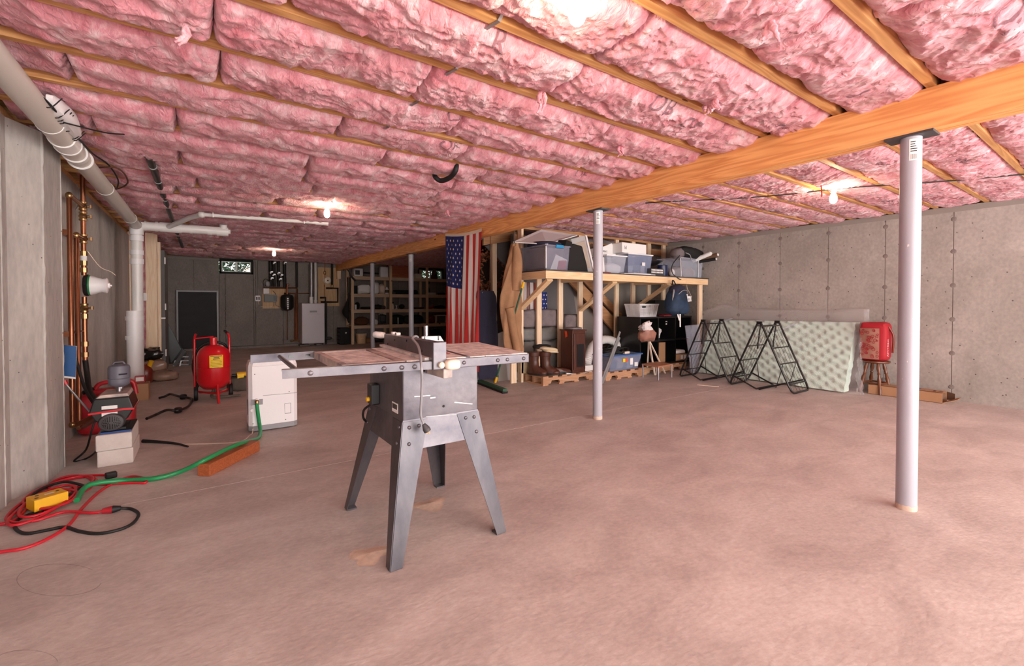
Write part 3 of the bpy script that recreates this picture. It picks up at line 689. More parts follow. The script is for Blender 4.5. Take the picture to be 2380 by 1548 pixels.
# power cord hung over the fence
cp = [FQ(.046, .44, ZT + .05), FQ(.043, .42, ZT + .074), FQ(.02, .38, ZT + .084), FQ(-.012, .30, ZT + .076), FQ(-.025, .14, ZT + .05), YP(979, 850, 1.665), YP(981, 885, 1.69), YP(979, 930, 1.74), YP(978, 965, 1.78), YP(984, 984, 1.80)]
cr = obj('power_cord', MB().tube(cp, .0055, 8, 6), 'grey_plastic', saw, 60)
pq = YP(985, 986, 1.80); pq2 = YP(996, 1006, 1.795)
pg = obj('plug', MB().cyl(pq, lerp(pq, pq2, .5), .008, .016, 12).cyl(lerp(pq, pq2, .5), lerp(pq, pq2, .8), .016, .016, 12), 'dark_grey', cr, 40)
obj('prong', MB().bar(add(lerp(pq, pq2, .78), (.006, 0, 0)), add(pq2, (.006, 0, -.004)), .002, .006).bar(add(lerp(pq, pq2, .78), (-.007, 0, 0)), add(pq2, (-.007, 0, -.004)), .002, .006), 'brass', cr)
# sawdust on the floor
for i, (px_, py_, r_, lb) in enumerate(((1000, 1173, .075, 'small orange sawdust pile on the floor under the table saw'), (860, 1290, .07, 'pale patch of sawdust on the floor beside a saw leg'))):
    c = ZP(px_, py_); P = []
    for a in range(9):
        row = []
        for b2 in range(20):
            q_ = 2 * math.pi * b2 / 19; r3 = r_ * a / 8 * (1 + .25 * math.sin(3 * q_ + i) + .12 * math.sin(7 * q_)); row.append((c[0] + r3 * math.cos(q_) * 1.2, c[1] + r3 * math.sin(q_), .001 + .008 * max(0, 1 - a / 7.0)))
        P.append(row)
    o = tag(obj('sawdust_pile', MB().grid(P), 'dust_wood', sm=60), lb, 'sawdust')
    o['kind'] = 'stuff'

# ------------------------------------------------------------------ dehumidifier, hose, timber
x0, x1, y0 = .325, .70, 4.35
zt = YP(640, 838, y0)[2]
dh = thing('dehumidifier', 'white dehumidifier on the floor with a green hose at its back', 'dehumidifier', (.51, 4.46, 0))
ch = .028; zc = .022
pf = [(x0 + ch, y0), (x1 - ch, y0), (x1, y0 + ch), (x1, y0 + .21), (x1 - ch, y0 + .24), (x0 + ch, y0 + .24), (x0, y0 + .21), (x0, y0 + ch)]
obj('base', MB().prism([(p[0], p[1], .006) for p in pf], (0, 0, .045)), 'grey_plastic', dh, bevel=.006)
bdy = obj('body', MB().prism([(p[0], p[1], .05) for p in pf], (0, 0, zt - .09)), 'white_plastic', dh, bevel=.004)
ins = [(x0 + .012 + (p[0] - x0) * .93, y0 + .012 + (p[1] - y0) * .9, zt) for p in pf]
tp = MB(); n = 8; lo = [(p[0], p[1], zt - .041) for p in pf]
tp._add(lo + ins, [tuple(range(7, -1, -1)), tuple(range(8, 16))] + [(i, (i + 1) % 8, 8 + (i + 1) % 8, 8 + i) for i in range(8)])
obj('top_cover', tp, 'white_plastic', dh, bevel=.006)
def dpt(x, y, d=0): q_ = YP(x, y, y0 - d); return q_
for (px_, py_) in ((592, 870), (672, 910), (588, 985), (664, 975)): obj('screw', MB().lathe([(.004, 0), (.004, .001)], dpt(px_, py_), 8, (0, -1, 0)), 'dark_grey', bdy)
obj('recess_grip', MB().prism([dpt(x, y, .001) for x, y in ((661, 938), (676, 936), (677, 960), (662, 962))], (0, .003, 0)), 'grey_plastic', bdy)
obj('recess_grip_face', MB().prism([dpt(x, y, .002) for x, y in ((662, 939), (675, 937), (675.5, 958.5), (662.5, 960.5))], (0, .003, 0)), 'white_plastic', bdy)
obj('panel_seam', MB().prism([dpt(x, y, .0008) for x, y in ((611, 919), (690, 912), (690, 913), (611, 920))], (0, .002, 0)), 'grey_plastic', bdy)
pp = obj('drain_port', MB().prism([dpt(x, y, .002) for x, y in ((583, 929), (611, 927), (611, 940), (583, 942))], (0, .004, 0)), 'grey_plastic', bdy)
obj('outlet_boss', MB().lathe([(.016, 0), (.016, .02), (.013, .022)], dpt(597, 930), 16, (0, -1, 0)), 'white_plastic', pp, 40)
wg = obj('warning_label', MB().box(x0 - .001, x0 + .002, y0 + .05, y0 + .10, .14, .27), 'dark_grey', bdy)
mc = dpt(586, 954, .003); obj('drain_plug', MB().lathe([(.013, 0), (.013, .004), (.008, .006)], mc, 14, (0, -1, 0)), 'white_plastic', bdy, 40)
cr = MB().tube([dpt(588, 997, .004), add(dpt(586, 1003, .05), (0, 0, -.02)), ZP(580, 1012, .006), ZP(560, 1026, .005), ZP(500, 1031, .005), ZP(425, 1033, .005)], .005, 7)
tag(obj('appliance_cord', cr, 'ivory', sm=60), 'thin cream power cord trailing from the dehumidifier across the floor', 'cord')
hp = [dpt(597, 938, .035), dpt(600, 965, .03), dpt(603, 985, .025), add(ZP(605, 1006, .02), (0, 0, .0)), ZP(597, 1020, .02), ZP(560, 1030, .10), ZP(520, 1047, .105), ZP(470, 1072, .09), ZP(420, 1096, .03), ZP(360, 1112, .016), ZP(300, 1116, .016), ZP(255, 1119, .03), ZP(215, 1125, .04), ZP(193, 1138, .03), ZP(178, 1163, .016)]
gh = thing('garden_hose', 'green garden hose running from the white dehumidifier over the timber', 'hose', ZP(420, 1097, 0))
obj('hose_tube', MB().tube(hp, .0145, 10, 6), 'green_hose', gh, 60)
obj('coupling', MB().lathe([(.013, 0), (.016, .004), (.016, .016), (.012, .03)], dpt(597, 930, .02), 14, (0, -.35, -1)), 'brass', gh, 40)
w0, w1, w2 = ZP(488, 1108), ZP(604, 1048), ZP(462, 1098)
tb = thing('timber_offcut', 'short reddish brown timber offcut under the green hose', 'timber', w0)
dv = Vector(sub(w1, w0)); nrm = Vector((-dv.y, dv.x, 0)).normalized() * .085
obj('offcut_block', MB().hexa([w0, w1, add(w1, nrm), add(w0, nrm)], [add(p, (0, 0, .078)) for p in (w0, w1, add(w1, nrm), add(w0, nrm))]), 'cedar', tb, bevel=.005)
# ------------------------------------------------------------------ white drain pipe along the left wall
px0, zr = -.69, 2.08
pxe = -.635                       # the run drifts a little off the wall
dp = thing('drain_pipe', 'long white plastic drain pipe with couplings along the left wall', 'pipe', (px0, 5, 2.0))
obj('main_run', MB().cyl((px0 - .015, -3, 2.095), (pxe, 7.15, 2.042), .057, n=24), 'pvc_old', dp, 40)
def ring(m_, c, ax, r, w):
    a = Vector(ax).normalized() * w / 2; return m_.cyl(tuple(Vector(c) - a), tuple(Vector(c) + a), r, n=24)
for (x, y, r, w) in ((97, 298, .060, .012), (132, 318, .064, .14), (158, 345, .066, .05), (140, 325, .068, .014), (170, 352, .069, .014), (228, 413, .061, .014), (288, 477, .061, .014), (308, 510, .064, .12)):
    q = XP(x, y, px0); obj('coupling', ring(MB(), (-.6838 + .0068 * q[1], q[1], 2.0793 - .0052 * q[1]), (.0068, 1, 0), r, w), 'pvc_white', dp, 40)
ye = 7.15
brn = obj('branch_run', MB().cyl((pxe, ye, 2.042), (.24, ye, 2.052), .055, n=24), 'pvc_white', dp, 40)
for x, r, w in ((-.58, .062, .02), (-.47, .062, .03), (-.33, .062, .22), (-.12, .061, .03), (.08, .06, .05), (.22, .061, .13)): obj('coupling', ring(MB(), (x + .03, ye, 2.047), (1, 0, 0), r, w), 'pvc_white', brn, 40)
obj('clean_out', MB().cyl((.29, ye, 2.052), (.34, ye, 2.052), .03, n=6).cyl((.26, ye, 2.052), (.26, ye - .02, 2.14), .045, n=16), 'pvc_white', brn, 40)
sb_ = [(-.30, ye - .03, 2.09), (-.10, 6.62, 2.11), (.06, 6.36, 2.125)]
sm_ = obj('small_branch', MB().tube([(-.34, ye, 2.045)] + sb_[1:2], .03, 14, smooth=False).tube([sb_[1], (.02, 6.38, 2.125)], .03, 14, smooth=False).cyl((.02, 6.37, 2.125), (1.36, 6.15, 2.125), .024, n=14), 'pvc_white', dp, 40)
obj('elbow', MB().ell((.02, 6.38, 2.125), (.042, .042, .04), 14, 10), 'pvc_white', sm_, 60)
obj('end_tee', MB().cyl((1.22, 6.175, 2.125), (1.37, 6.15, 2.125), .031, n=14).cyl((1.29, 6.16, 2.125), (1.36, 6.15, 2.19), .026, n=12), 'pvc_white', sm_, 40)
for x in (.13, 1.08): obj('hanger', MB().box(x - .006, x + .006, 6.31 - .16 * x, 6.315 - .16 * x, 2.09, 2.20), 'pvc_white', sm_)
stk = obj('stack', MB().cyl((pxe, ye, 2.02), (pxe, ye, 0), .057, n=24), 'pvc_white', dp, 40)
def zpx(y): return YP(318, y, ye)[2]
for y0_, y1_, r, dx in ((548, 560, .068, 0), (582, 592, .069, 0), (602, 614, .069, 0), (528, 545, .07, 0)): obj('coupling', MB().cyl((pxe + dx, ye, zpx(y1_)), (pxe + dx, ye, zpx(y0_)), r, n=24), 'white_plastic', stk, 40)
obj('sleeve', MB().cyl((pxe - .03, ye - .02, .16), (pxe - .03, ye - .02, zpx(722)), .078, n=24), 'white_plastic', stk, 40)
for y_ in (735, 780): obj('sleeve_ring', MB().cyl((pxe - .03, ye - .02, zpx(y_ + 9)), (pxe - .03, ye - .02, zpx(y_)), .090, n=24), 'white_plastic', stk, 40)
for x, y in ((87, 205), (279, 445), (318, 495)):
    q = XP(x, y + 25, px0 + .0); obj('strap_hanger', MB().box(px0 + .058, px0 + .062, q[1] - .012, q[1] + .012, 2.09, 2.21), 'galvanised', dp)
q = XP(128, 245, px0 + .07)
wt = thing('wrapped_bundle', 'white plastic wrapped elbow tied with wire above the drain pipe', 'bundle', (px0 + .07, q[1], 2.1))
obj('wrap', MB().ell((px0 + .085, q[1] + .12, 2.105), (.045, .30, .05), 18, 14, .8, amp=.015, fr=16, seed=4), 'white_plastic', wt, 30)
for i in range(7):
    a = rnd.uniform(-.3, .3); tie_ = MB(); tie_.tube([(px0 + .03, q[1] + a, 2.10), (px0 + .085, q[1] + a + .03, 2.045), (px0 + .14, q[1] + a + .02, 2.10)], .003, 5); obj('tie_wire', tie_, 'black_rubber', wt, 60)
tie_ = MB(); tie_.tube([(px0 + .10, q[1], 2.05), (px0 + .25, q[1] + .10, 2.06), (px0 + .33, q[1] + .16, 2.085)], .004, 6)
obj('tie_wire', tie_, 'black_rubber', wt, 60)
cw = [XP(0, 190, px0 + .05), (px0 + .09, 3.15, 2.07), (px0 + .10, 3.7, 2.075), (px0 + .09, 4.2, 2.12), (px0 + .12, 4.6, 2.15), (px0 + .13, 5.0, 2.13), (px0 + .09, 5.3, 2.11)]
tag(obj('cable', MB().tube([(px0 + .05, 2.2, 2.13), (px0 + .055, 2.9, 2.09)] + cw[1:], .0055, 7), 'black_rubber', sm=60), 'dark cable strung loosely along the white drain pipe', 'cable')
lp = [ZP(200, 385, 2.13), ZP(215, 390, 2.13), ZP(275, 392, 2.125), ZP(297, 425, 2.12), ZP(265, 440, 2.12), ZP(238, 425, 2.12)]
tag(obj('cable', MB().tube([(px0 + .09, 5.28, 2.11)] + lp, .006, 7), 'twig', sm=60), 'brown cable bent into a hanging loop beside the drain pipe', 'cable')
bp_ = thing('black_pipe', 'black plastic pipe hung along the pink ceiling behind the drain pipe', 'pipe', (-.27, 6, 2.1))
b0, b1 = ZP(347, 366, 2.15), ZP(424, 574, 2.15)
obj('pipe_run', MB().cyl(b0, b1, .024, n=14), 'black_plastic', bp_, 40)
obj('elbow', MB().cyl(add(b0, (0, 0, 0)), add(b0, (-.02, -.02, .08)), .03, n=14), 'black_plastic', bp_, 40)
for t_ in (.04, .12, .25, .55): obj('joint_ring', ring(MB(), lerp(b0, b1, t_), sub(b1, b0), .029, .012), 'grey_plastic', bp_, 40)
bl = thing('black_hose', 'short black corrugated hose looping out of the pink insulation', 'hose', ZP(1035, 405, 2.12))
obj('hose_loop', MB().tube([ZP(1062, 380, 2.19), ZP(1058, 398, 2.13), ZP(1045, 413, 2.10), ZP(1025, 420, 2.09), ZP(1012, 412, 2.12), ZP(1010, 403, 2.18)], .02, 10), 'black_rubber', bl, 60)
# metal cross-bridging straps
for i, (x, y) in enumerate(((1165, 45), (1062, 160), (978, 232), (912, 290), (800, 420))):
    p_ = ZP(x, y, 2.17); j = min(JY, key=lambda v: abs(v - p_[1]))
    o = MB().bar((p_[0] + .02, j - .10, 2.25), (p_[0], j - .04, 2.172), .016, .003).bar((p_[0], j - .042, 2.172), (p_[0] - .02, j + .03, 2.168), .016, .003)
    tag(obj('bridging_strap', o, 'galvanised'), 'grey metal bridging strap bent over a joist edge', 'strap', 'metal straps on the joists')

# ------------------------------------------------------------------ framed stub wall and open door
st = struct(obj('wall_stub', MB().box(XL, YP(334, 700, 8.8)[0], 8.84, 8.93, 0, 2.16), 'red_fabric'))
obj('insulation_strip', MB().box(XL, YP(339, 700, 8.8)[0], 8.81, 8.85, 0, 2.15), 'pink_fibre', st)
for a, b_, d in ((298, 306, 0), (339, 345, .006), (345, 367, 0)): obj('stud', MB().box(YP(a, 700, 8.78)[0], YP(b_, 700, 8.78)[0], 8.78 - d, 8.88, 0, 2.16), 'stud_wood', st)
obj('casing', MB().box(YP(367, 700, 8.75)[0], YP(374, 700, 8.75)[0], 8.75, 8.90, 0, YP(370, 563, 8.75)[2]), 'stud_wood', st)
obj('light_switch', MB().box(YP(329, 690, 8.76)[0], YP(341, 690, 8.76)[0], 8.765, 8.81, YP(335, 699, 8.76)[2], YP(335, 681, 8.76)[2]), 'white_plastic', st, bevel=.003)
xd0, xd1 = YP(374, 700, 8.8)[0], YP(383.5, 700, 8.8)[0]
dr = struct(obj('door_1', MB().box(xd0, xd1, 8.80, 9.60, .02, YP(380, 582, 8.8)[2]), 'door_grey'))
for y in (606, 713, 820): z = YP(385, y, 8.8)[2]; obj('hinge', MB().box(xd1 - .002, xd1 + .012, 8.79, 8.85, z - .05, z + .05), 'white_paint', dr)
obj('latch_rail', MB().box(xd0 - .003, xd1 + .004, 8.795, 8.81, YP(380, 741, 8.8)[2], YP(380, 738, 8.8)[2]), 'white_paint', dr)

# ------------------------------------------------------------------ copper plumbing on the left wall
xc = -.80
cp_ = thing('copper_plumbing', 'copper water pipes with brass valves on the left wall', 'plumbing', (xc, 5, 1.1))
def zx(y, x=196): return XP(x, y, xc)[2]
yc, ya_, ym_ = 5.14, 4.66, 4.88
obj('riser', MB().cyl((xc, yc, zx(640)), (xc, yc, 2.16), .017, n=14).cyl((xc, yc, zx(838)), (xc, yc, zx(690)), .017, n=14), 'copper', cp_, 40)
zt1, zt2 = zx(482), zx(556)
obj('drop_pipe', MB().tube([(xc, yc, zt1), (xc, ya_ + .02, zt1), (xc, ya_, zt1 - .02), (xc, ya_, .20), (xc + .02, ya_, .17), (-.52, 4.36, .34)], .0165, 12, 3, smooth=False), 'copper', cp_, 40)
obj('drop_pipe', MB().tube([(xc, yc, zt2), (xc, ym_ + .02, zt2), (xc, ym_, zt2 - .02), (xc, ym_, .14), (xc + .03, ym_ - .03, .11), (-.60, 4.35, .28)], .0165, 12, 3, smooth=False), 'copper', cp_, 40)
for y_, z_ in ((ya_, zt1), (ym_, zt2), (ya_, .18), (ym_, .12)): obj('elbow', MB().ell((xc, y_, z_ - .005), (.023, .023, .028), 14, 10), 'brass', cp_, 60)
for y in (482, 505, 556, 716):
    z = zx(y); v = obj('valve', MB().lathe([(.018, -.04), (.027, -.036), (.027, -.022), (.021, -.02), (.031, 0), (.021, .02), (.027, .022), (.027, .036), (.018, .04)], (xc, yc, z), 14), 'brass', cp_, 40)
    obj('valve_lever', MB().cyl((xc, yc, z), (xc + .05, yc, z), .009, n=10).box(xc + .045, xc + .055, yc - .02, yc + .03, z - .014, z + .014), 'brass', v, 40)
for y in (590, 612, 628, 735, 800, 825): obj('fitting', MB().cyl((xc, yc, zx(y) - .02), (xc, yc, zx(y) + .02), .024, n=8), 'brass', cp_, 40)
obj('paper_tag', MB().cyl((xc, yc, zx(612)), (xc, yc, zx(592)), .021, n=14), 'paper', cp_, 40)
for z in (1.62, .86): obj('pipe_bracket', MB().box(XL, xc, ya_ - .012, ya_ + .012, z - .02, z + .02).box(XL, xc, ya_, yc, z - .004, z + .004), 'copper', cp_)
fz = zx(663)
ft = obj('flow_sensor', MB().lathe([(.085, 0), (.09, .012), (.09, .03)], (xc + .0, yc, fz), 8, (1, 0, 0)), 'black_plastic', cp_, 40)
obj('green_rim', MB().lathe([(.086, 0), (.086, .012)], (xc + .03, yc, fz), 24, (1, 0, 0)), 'green_hose', ft, 40)
obj('white_bell', MB().lathe([(.084, 0), (.078, .02), (.066, .045), (.058, .075), (.064, .092), (.066, .102), (.056, .108), (.026, .11), (.024, .122), (.009, .124), (.007, .134)], (xc + .042, yc, fz), 24, (1, 0, 0)), 'white_plastic', ft, 40)
obj('sensor_wire', MB().tube([(xc + .03, yc - .03, zx(585)), (xc + .10, yc, fz + .16), (xc + .17, yc - .02, fz + .12), (xc + .20, yc, fz + .09)], .0025, 5), 'ivory', ft, 60)
hs = [(xc, yc, zx(838)), (xc + .01, yc, .5), (xc + .06, yc - .2, .36), (-.60, 4.5, .33)]
obj('black_hose', MB().tube(hs, .019, 10), 'black_rubber', cp_, 60)
obj('black_hose', MB().tube([(xc + .02, ya_, .70), (xc + .05, ya_ - .03, .56), (xc + .10, 4.55, .42), (-.60, 4.35, .30)], .010, 9), 'black_rubber', cp_, 60)
tag(obj('cable', MB().tube([XP(178, 428, -.84), XP(185, 445, -.84), XP(183, 470, -.84), XP(176, 488, -.83)], .004, 6), 'grey_plastic', sm=60), 'thin grey cable hanging down the left wall above the copper pipes', 'cable')

# booklet hung on the pipes, long grabber leaning on the pilaster
q = XP(148, 880, -.72)
bk = thing('manual_booklet', 'blue and white printed booklet hanging at the pilaster edge', 'booklet', (-.75, 4.5, .5))
b0, b1, b2, b3 = [YP(x, y, 4.30) for x, y in ((146, 802), (178, 805), (175, 881), (146, 878))]
obj('pages', MB().prism([add(p, (0, .004, 0)) for p in (b0, b1, b2, b3)], (0, .012, 0)), 'paper', bk)
obj('cover', MB().prism([lerp(b0, b2, .0), lerp(b1, b3, .0), lerp(b2, b1, .06), lerp(b3, b0, .06)], (0, .003, 0)), 'blue_print', bk)
gr = thing('reacher_rod', 'thin grey rod with a red tip leaning by the copper pipes', 'rod', (-.75, 4.3, 0))
obj('rod', MB().cyl(YP(152, 892, 4.22), (-.60, 4.25, .26), .006, n=8), 'galvanised', gr, 40)
obj('tip', MB().cyl(YP(149, 884, 4.22), YP(154, 894, 4.22), .012, n=8), 'red_paint', gr, 40)

# ------------------------------------------------------------------ pump on its blocks
bx0, bx1, by0, by1 = -.577, -.392, 3.98, 4.375
for i, (d, lb) in enumerate(((.006, 'pale concrete block lying on the floor under another block'), (0, 'pale concrete block stacked on top, under the pump'))):
    t = obj('concrete_block', MB().box(bx0 + d, bx1 + d, by0 + d, by1, .108 * i, .108 * (i + 1) - .0005), 'block_concrete', bevel=.008); tag(t, lb, 'block')
zb2 = .216
pmat = thing('pump_pad', 'thin blue and black pad between concrete block and pump', 'pad', (-.48, 4.2, zb2))
obj('pad_base', MB().box(bx0 + .02, bx1 - .005, by0 + .03, by1 - .01, zb2, zb2 + .008), 'black_rubber', pmat)
obj('pad_edge', MB().box(bx0 + .02, bx1 - .005, by0 + .022, by0 + .032, zb2, zb2 + .012), 'blue_mat', pmat)
pm = thing('water_pump', 'black and red water pump with a round grey pressure vessel', 'pump', (-.49, 4.2, zb2))
zp = zb2 + .01
def prof(x0, x1, y0, y1, z0, z1, ins, zi): return [(x0 + ins, y0, z0), (x1 - ins, y0, z0), (x1, y0, zi), (x1 - ins * .7, y0, z1), (x0 + ins * .7, y0, z1), (x0, y0, zi)]
obj('housing', MB().prism(prof(-.615, -.385, 4.03, 0, zp + .07, zp + .225, .035, zp + .135), (0, .30, 0)), 'black_satin', pm, bevel=.008)
obj('top_cover', MB().prism([(-.585, 4.05, zp + .223), (-.41, 4.05, zp + .223), (-.42, 4.05, zp + .245), (-.56, 4.05, zp + .245)], (0, .26, 0)), 'saw_dusty', pm, bevel=.005)
obj('stripe', MB().bar((-.617, 4.028, zp + .128), (-.44, 4.026, zp + .142), .004, .012).bar((-.44, 4.026, zp + .142), (-.383, 4.026, zp + .138), .004, .012).bar((-.384, 4.028, zp + .138), (-.384, 4.33, zp + .138), .004, .012), 'red_paint', pm)
for z in (.106, .152): lb_ = obj('rating_label', MB().box(-.55, -.47, 4.024, 4.03, zp + z, zp + z + .022), 'paper', pm)
fc = (-.50, 3.985, zp + .062)
gl = obj('fan_cover', MB().lathe([(.072, 0), (.070, .03), (.064, .045), (.058, .048)], (fc[0], 4.05, fc[2]), 32, (0, -1, 0), 1, .85), 'dark_grey', pm, 40)
sl = MB()
for rr2, n_ in ((.014, 6), (.022, 10), (.030, 14), (.038, 18), (.046, 22)):
    for i in range(n_):
        a = 2 * math.pi * i / n_; c = (fc[0] + rr2 * math.cos(a), 4.0015, fc[2] + rr2 * .85 * math.sin(a)); sl.obox(c, (.005, .002, .0045), (0, -a, 0))
obj('grille_slots', sl, 'lens_dark', gl, kind='stuff')
obj('feet', MB().box(-.56, -.43, 4.06, 4.30, zp - .002, zp + .012), 'black_plastic', pm)
obj('motor', MB().cyl((fc[0], 4.05, fc[2]), (fc[0], 4.31, fc[2]), .058, n=24), 'dark_grey', pm, 40)
tx, ty = -.475, 4.17; zv = zp + .285
vs_ = obj('pressure_vessel', MB().lathe([(.02, zv - .01), (.046, zv), (.058, zv + .012), (.061, zv + .028), (.061, zv + .05), (.058, zv + .053), (.061, zv + .056), (.061, zv + .125), (.056, zv + .14), (.036, zv + .15), (.015, zv + .152)], (tx, ty, 0), 28), 'vessel_grey', pm, 40)
obj('vessel_handle', MB().tube([(tx - .034, ty, zv + .148), (tx - .022, ty, zv + .166), (tx + .022, ty, zv + .166), (tx + .034, ty, zv + .148)], .006, 8, smooth=False), 'vessel_grey', vs_, 60)
obj('vessel_print', (lambda w: [w.obox((tx + .061 * math.cos(u), ty + .061 * math.sin(u), zv + .085), (.007, .003, .010), (0, 0, u - math.pi / 2)) for u in np.linspace(-1.45, -.75, 7)] and w)(MB()), 'print_black', vs_)
obj('nipple', MB().cyl((tx, ty, zp + .235), (tx, ty, zv), .017, n=14).cyl((tx, ty, zp + .265), (tx, ty, zp + .28), .024, n=8), 'steel', pm, 40)
cbl = [(-.56, 4.08, zp + .05), ZP(215, 1030, .10), ZP(190, 1050, .03), ZP(171, 1072, .008), ZP(190, 1073, .008), ZP(222, 1046, .05)]
obj('power_cable', MB().tube([(-.58, 4.05, zp + .1), (-.60, 4.02, zp + .02)] + [ZP(200, 1045, .06), ZP(172, 1072, .007), ZP(200, 1066, .007), (bx0 - .012, 4.1, .09), (bx0 - .008, 4.15, .16)], .006, 8), 'black_rubber', pm, 60)

# ------------------------------------------------------------------ red can behind the pump
gc = thing('fuel_can', 'large dark red plastic fuel can behind the pump', 'fuel can', (-.66, 5.1, 0))
obj('can_body', MB().ell((-.66, 5.11, .17), (.185, .12, .17), 28, 16, .32, zmin=0.0), 'red_plastic', gc, 60)
obj('can_shoulder', MB().prism([(-.80, 5.06, .30), (-.52, 5.06, .30), (-.56, 5.06, .365), (-.76, 5.06, .365)], (0, .12, 0)), 'red_plastic', gc, bevel=.02)
obj('can_handle', MB().tube([(-.74, 5.10, .35), (-.70, 5.10, .41), (-.55, 5.10, .425), (-.49, 5.10, .40), (-.47, 5.10, .30)], .018, 10), 'red_plastic', gc, 60)
obj('can_cap', MB().lathe([(.04, 0), (.045, .02), (.035, .035)], (-.77, 5.10, .34), 18, (-.3, -.1, 1)), 'black_plastic', gc, 40)

# ------------------------------------------------------------------ things by the stub wall
cx = thing('wooden_crate', 'plain brown wooden box on the floor at the foot of the drain stack', 'box', (-.56, 6.62, 0))
obj('crate_body', MB().box(-.63, -.49, 6.50, 6.72, 0, .185), 'cardboard', cx, bevel=.003)
rc = obj('paint_carton', MB().box(-.62, -.53, 6.60, 6.70, .1855, .26), 'red_plastic', None, bevel=.002); tag(rc, 'small dark red carton standing on the brown wooden box', 'carton')
obj('carton_label', MB().box(-.61, -.54, 6.597, 6.60, .205, .25), 'paper', rc)
jg = thing('amber_jug', 'dark amber plastic jug with a yellow cap near the mulch bags', 'jug', (-.56, 7.6, 0))
q = ZP(338, 890)
obj('jug_body', MB().lathe([(.07, 0), (.082, .015), (.082, .17), (.06, .22), (.025, .25), (.025, .26)], (q[0], q[1], 0), 20), 'amber', jg, 40)
obj('jug_cap', MB().cyl((q[0] + .04, q[1], .22), (q[0] + .07, q[1] - .02, .30), .028, n=14), 'yellow_plastic', jg, 40)
def sack(name, label, c, r, mt, seed, rz=0, cat='bag', amp=.02, e=.6): return tag(obj(name, MB().ell(c, r, 30, 18, e, (0, 0, rz), amp, 9, seed, zmin=c[2] - r[2] * .95), mt, sm=50), label, cat)
sack('mulch_bag', 'tan plastic bag of wood pellets lying on the floor by the stub wall', (-.45, 8.1, .06), (.16, .2, .064), 'mulch_bag', 3, .3)
sack('mulch_bag', 'tan plastic bag of wood pellets leaning on the studs', (-.57, 8.38, .18), (.15, .16, .085), 'mulch_bag', 5, .1)
sack('rubbish_bag', 'shiny black plastic rubbish bag slumped against the studs', (-.62, 8.45, .34), (.14, .13, .09), 'bag_black', 6, .2, 'bag', .05)

# ------------------------------------------------------------------ black hooked rods on the floor
hk = thing('carrier_arms', 'pair of bent black rods with clamps lying on the floor', 'rods', ZP(400, 945))
obj('bent_rod', MB().tube([ZP(x, y, z) for x, y, z in ((341, 973, .012), (366, 962, .02), (388, 953, .05), (405, 954, .04), (418, 953, .035), (438, 944, .02), (446, 928, .02), (428, 923, .035), (415, 921, .045), (396, 916, .05), (384, 921, .03), (370, 925, .012))], .013, 9), 'black_metal', hk, 60)
for x, y in ((414, 953), (426, 922)): obj('clamp', MB().ell(ZP(x, y, .03), (.035, .03, .028), 14, 10, .6), 'black_plastic', hk, 50)

# ------------------------------------------------------------------ red blast pot on its cart
bc = (.115, 6.02)
def zt_(y): return YP(499, y, bc[1])[2]
bpot = thing('blast_pot', 'red pressure tank on a two-wheeled cart with a yellow label', 'tank', (bc[0], bc[1], 0))
z0_, z1_ = zt_(903), zt_(801); R = .160
tk = obj('tank_shell', MB().lathe([(.03, z0_), (.10, z0_ + .008), (R - .02, z0_ + .05), (R, z0_ + .10), (R, (z0_ + z1_) / 2 - .002), (R + .003, (z0_ + z1_) / 2), (R, (z0_ + z1_) / 2 + .002), (R, z1_ - .12), (R - .02, z1_ - .06), (R - .07, z1_ - .015), (.035, z1_)], (bc[0], bc[1], 0), 40), 'red_paint', bpot, 40)
obj('filler_neck', MB().lathe([(.032, z1_ - .005), (.032, z1_ + .035), (.034, z1_ + .037), (.034, z1_ + .075), (.02, z1_ + .085)], (bc[0], bc[1], 0), 20), 'red_paint', bpot, 40)
obj('cap_lever', MB().cyl((bc[0], bc[1], z1_ + .088), (bc[0] - .17, bc[1] + .02, z1_ + .075), .007, n=8), 'red_paint', bpot, 40)
a0 = math.atan2(-bc[1], -bc[0]) + .16; P = []
for k in range(9):
    u = a0 - .40 + .80 * k / 8; P.append([(bc[0] + (R + .004) * math.cos(u), bc[1] + (R + .004) * math.sin(u), z) for z in ((z0_ + z1_) / 2 + .005, z1_ - .105)])
ly = obj('warning_label', MB().grid(P), 'yellow_label', tk, 40)
ln = MB()
for j in range(9):
    z = z1_ - .118 - .0155 * j
    w = (.34, .16, .2, .3, .32, .3, .33, .25, .15)[j]
    ln.grid([[(bc[0] + (R + .0055) * math.cos(u), bc[1] + (R + .0055) * math.sin(u), zz) for zz in (z, z + (.007 if j < 3 else .003))] for u in np.linspace(a0 - w, a0 + w, 6)])
ly2 = obj('printed_lines', ln, 'print_dark', tk)
for s_ in (-1, 1):
    x = bc[0] + s_ * .155 - (.02 if s_ < 0 else 0)
    obj('handle', MB().tube([(x, bc[1] + .10, .12), (x, bc[1] + .12, z1_ - .02), (x + s_ * .0, bc[1] + .12, z1_ + .06), (x - s_ * .012, bc[1] + .18, z1_ + .11), (x - s_ * .03, bc[1] + .26, z1_ + .13)], .012, 10, 4), 'red_paint', bpot, 60)
    obj('grip', MB().cyl((x - s_ * .012, bc[1] + .18, z1_ + .11), (x - s_ * .034, bc[1] + .28, z1_ + .135), .016, n=10), 'black_rubber', bpot, 40)
    wx = bc[0] + s_ * .165
    wh = obj('wheel', MB().lathe([(.03, -.016), (.075, -.02), (.083, -.012), (.083, .012), (.075, .02), (.03, .016)], (wx, bc[1] + .12, .083), 24, (1, 0, 0)), 'black_rubber', bpot, 40)
    obj('wheel_hub', MB().lathe([(.035, -.022), (.035, .022)], (wx, bc[1] + .12, .083), 14, (1, 0, 0)), 'grey_plastic', wh, 40)
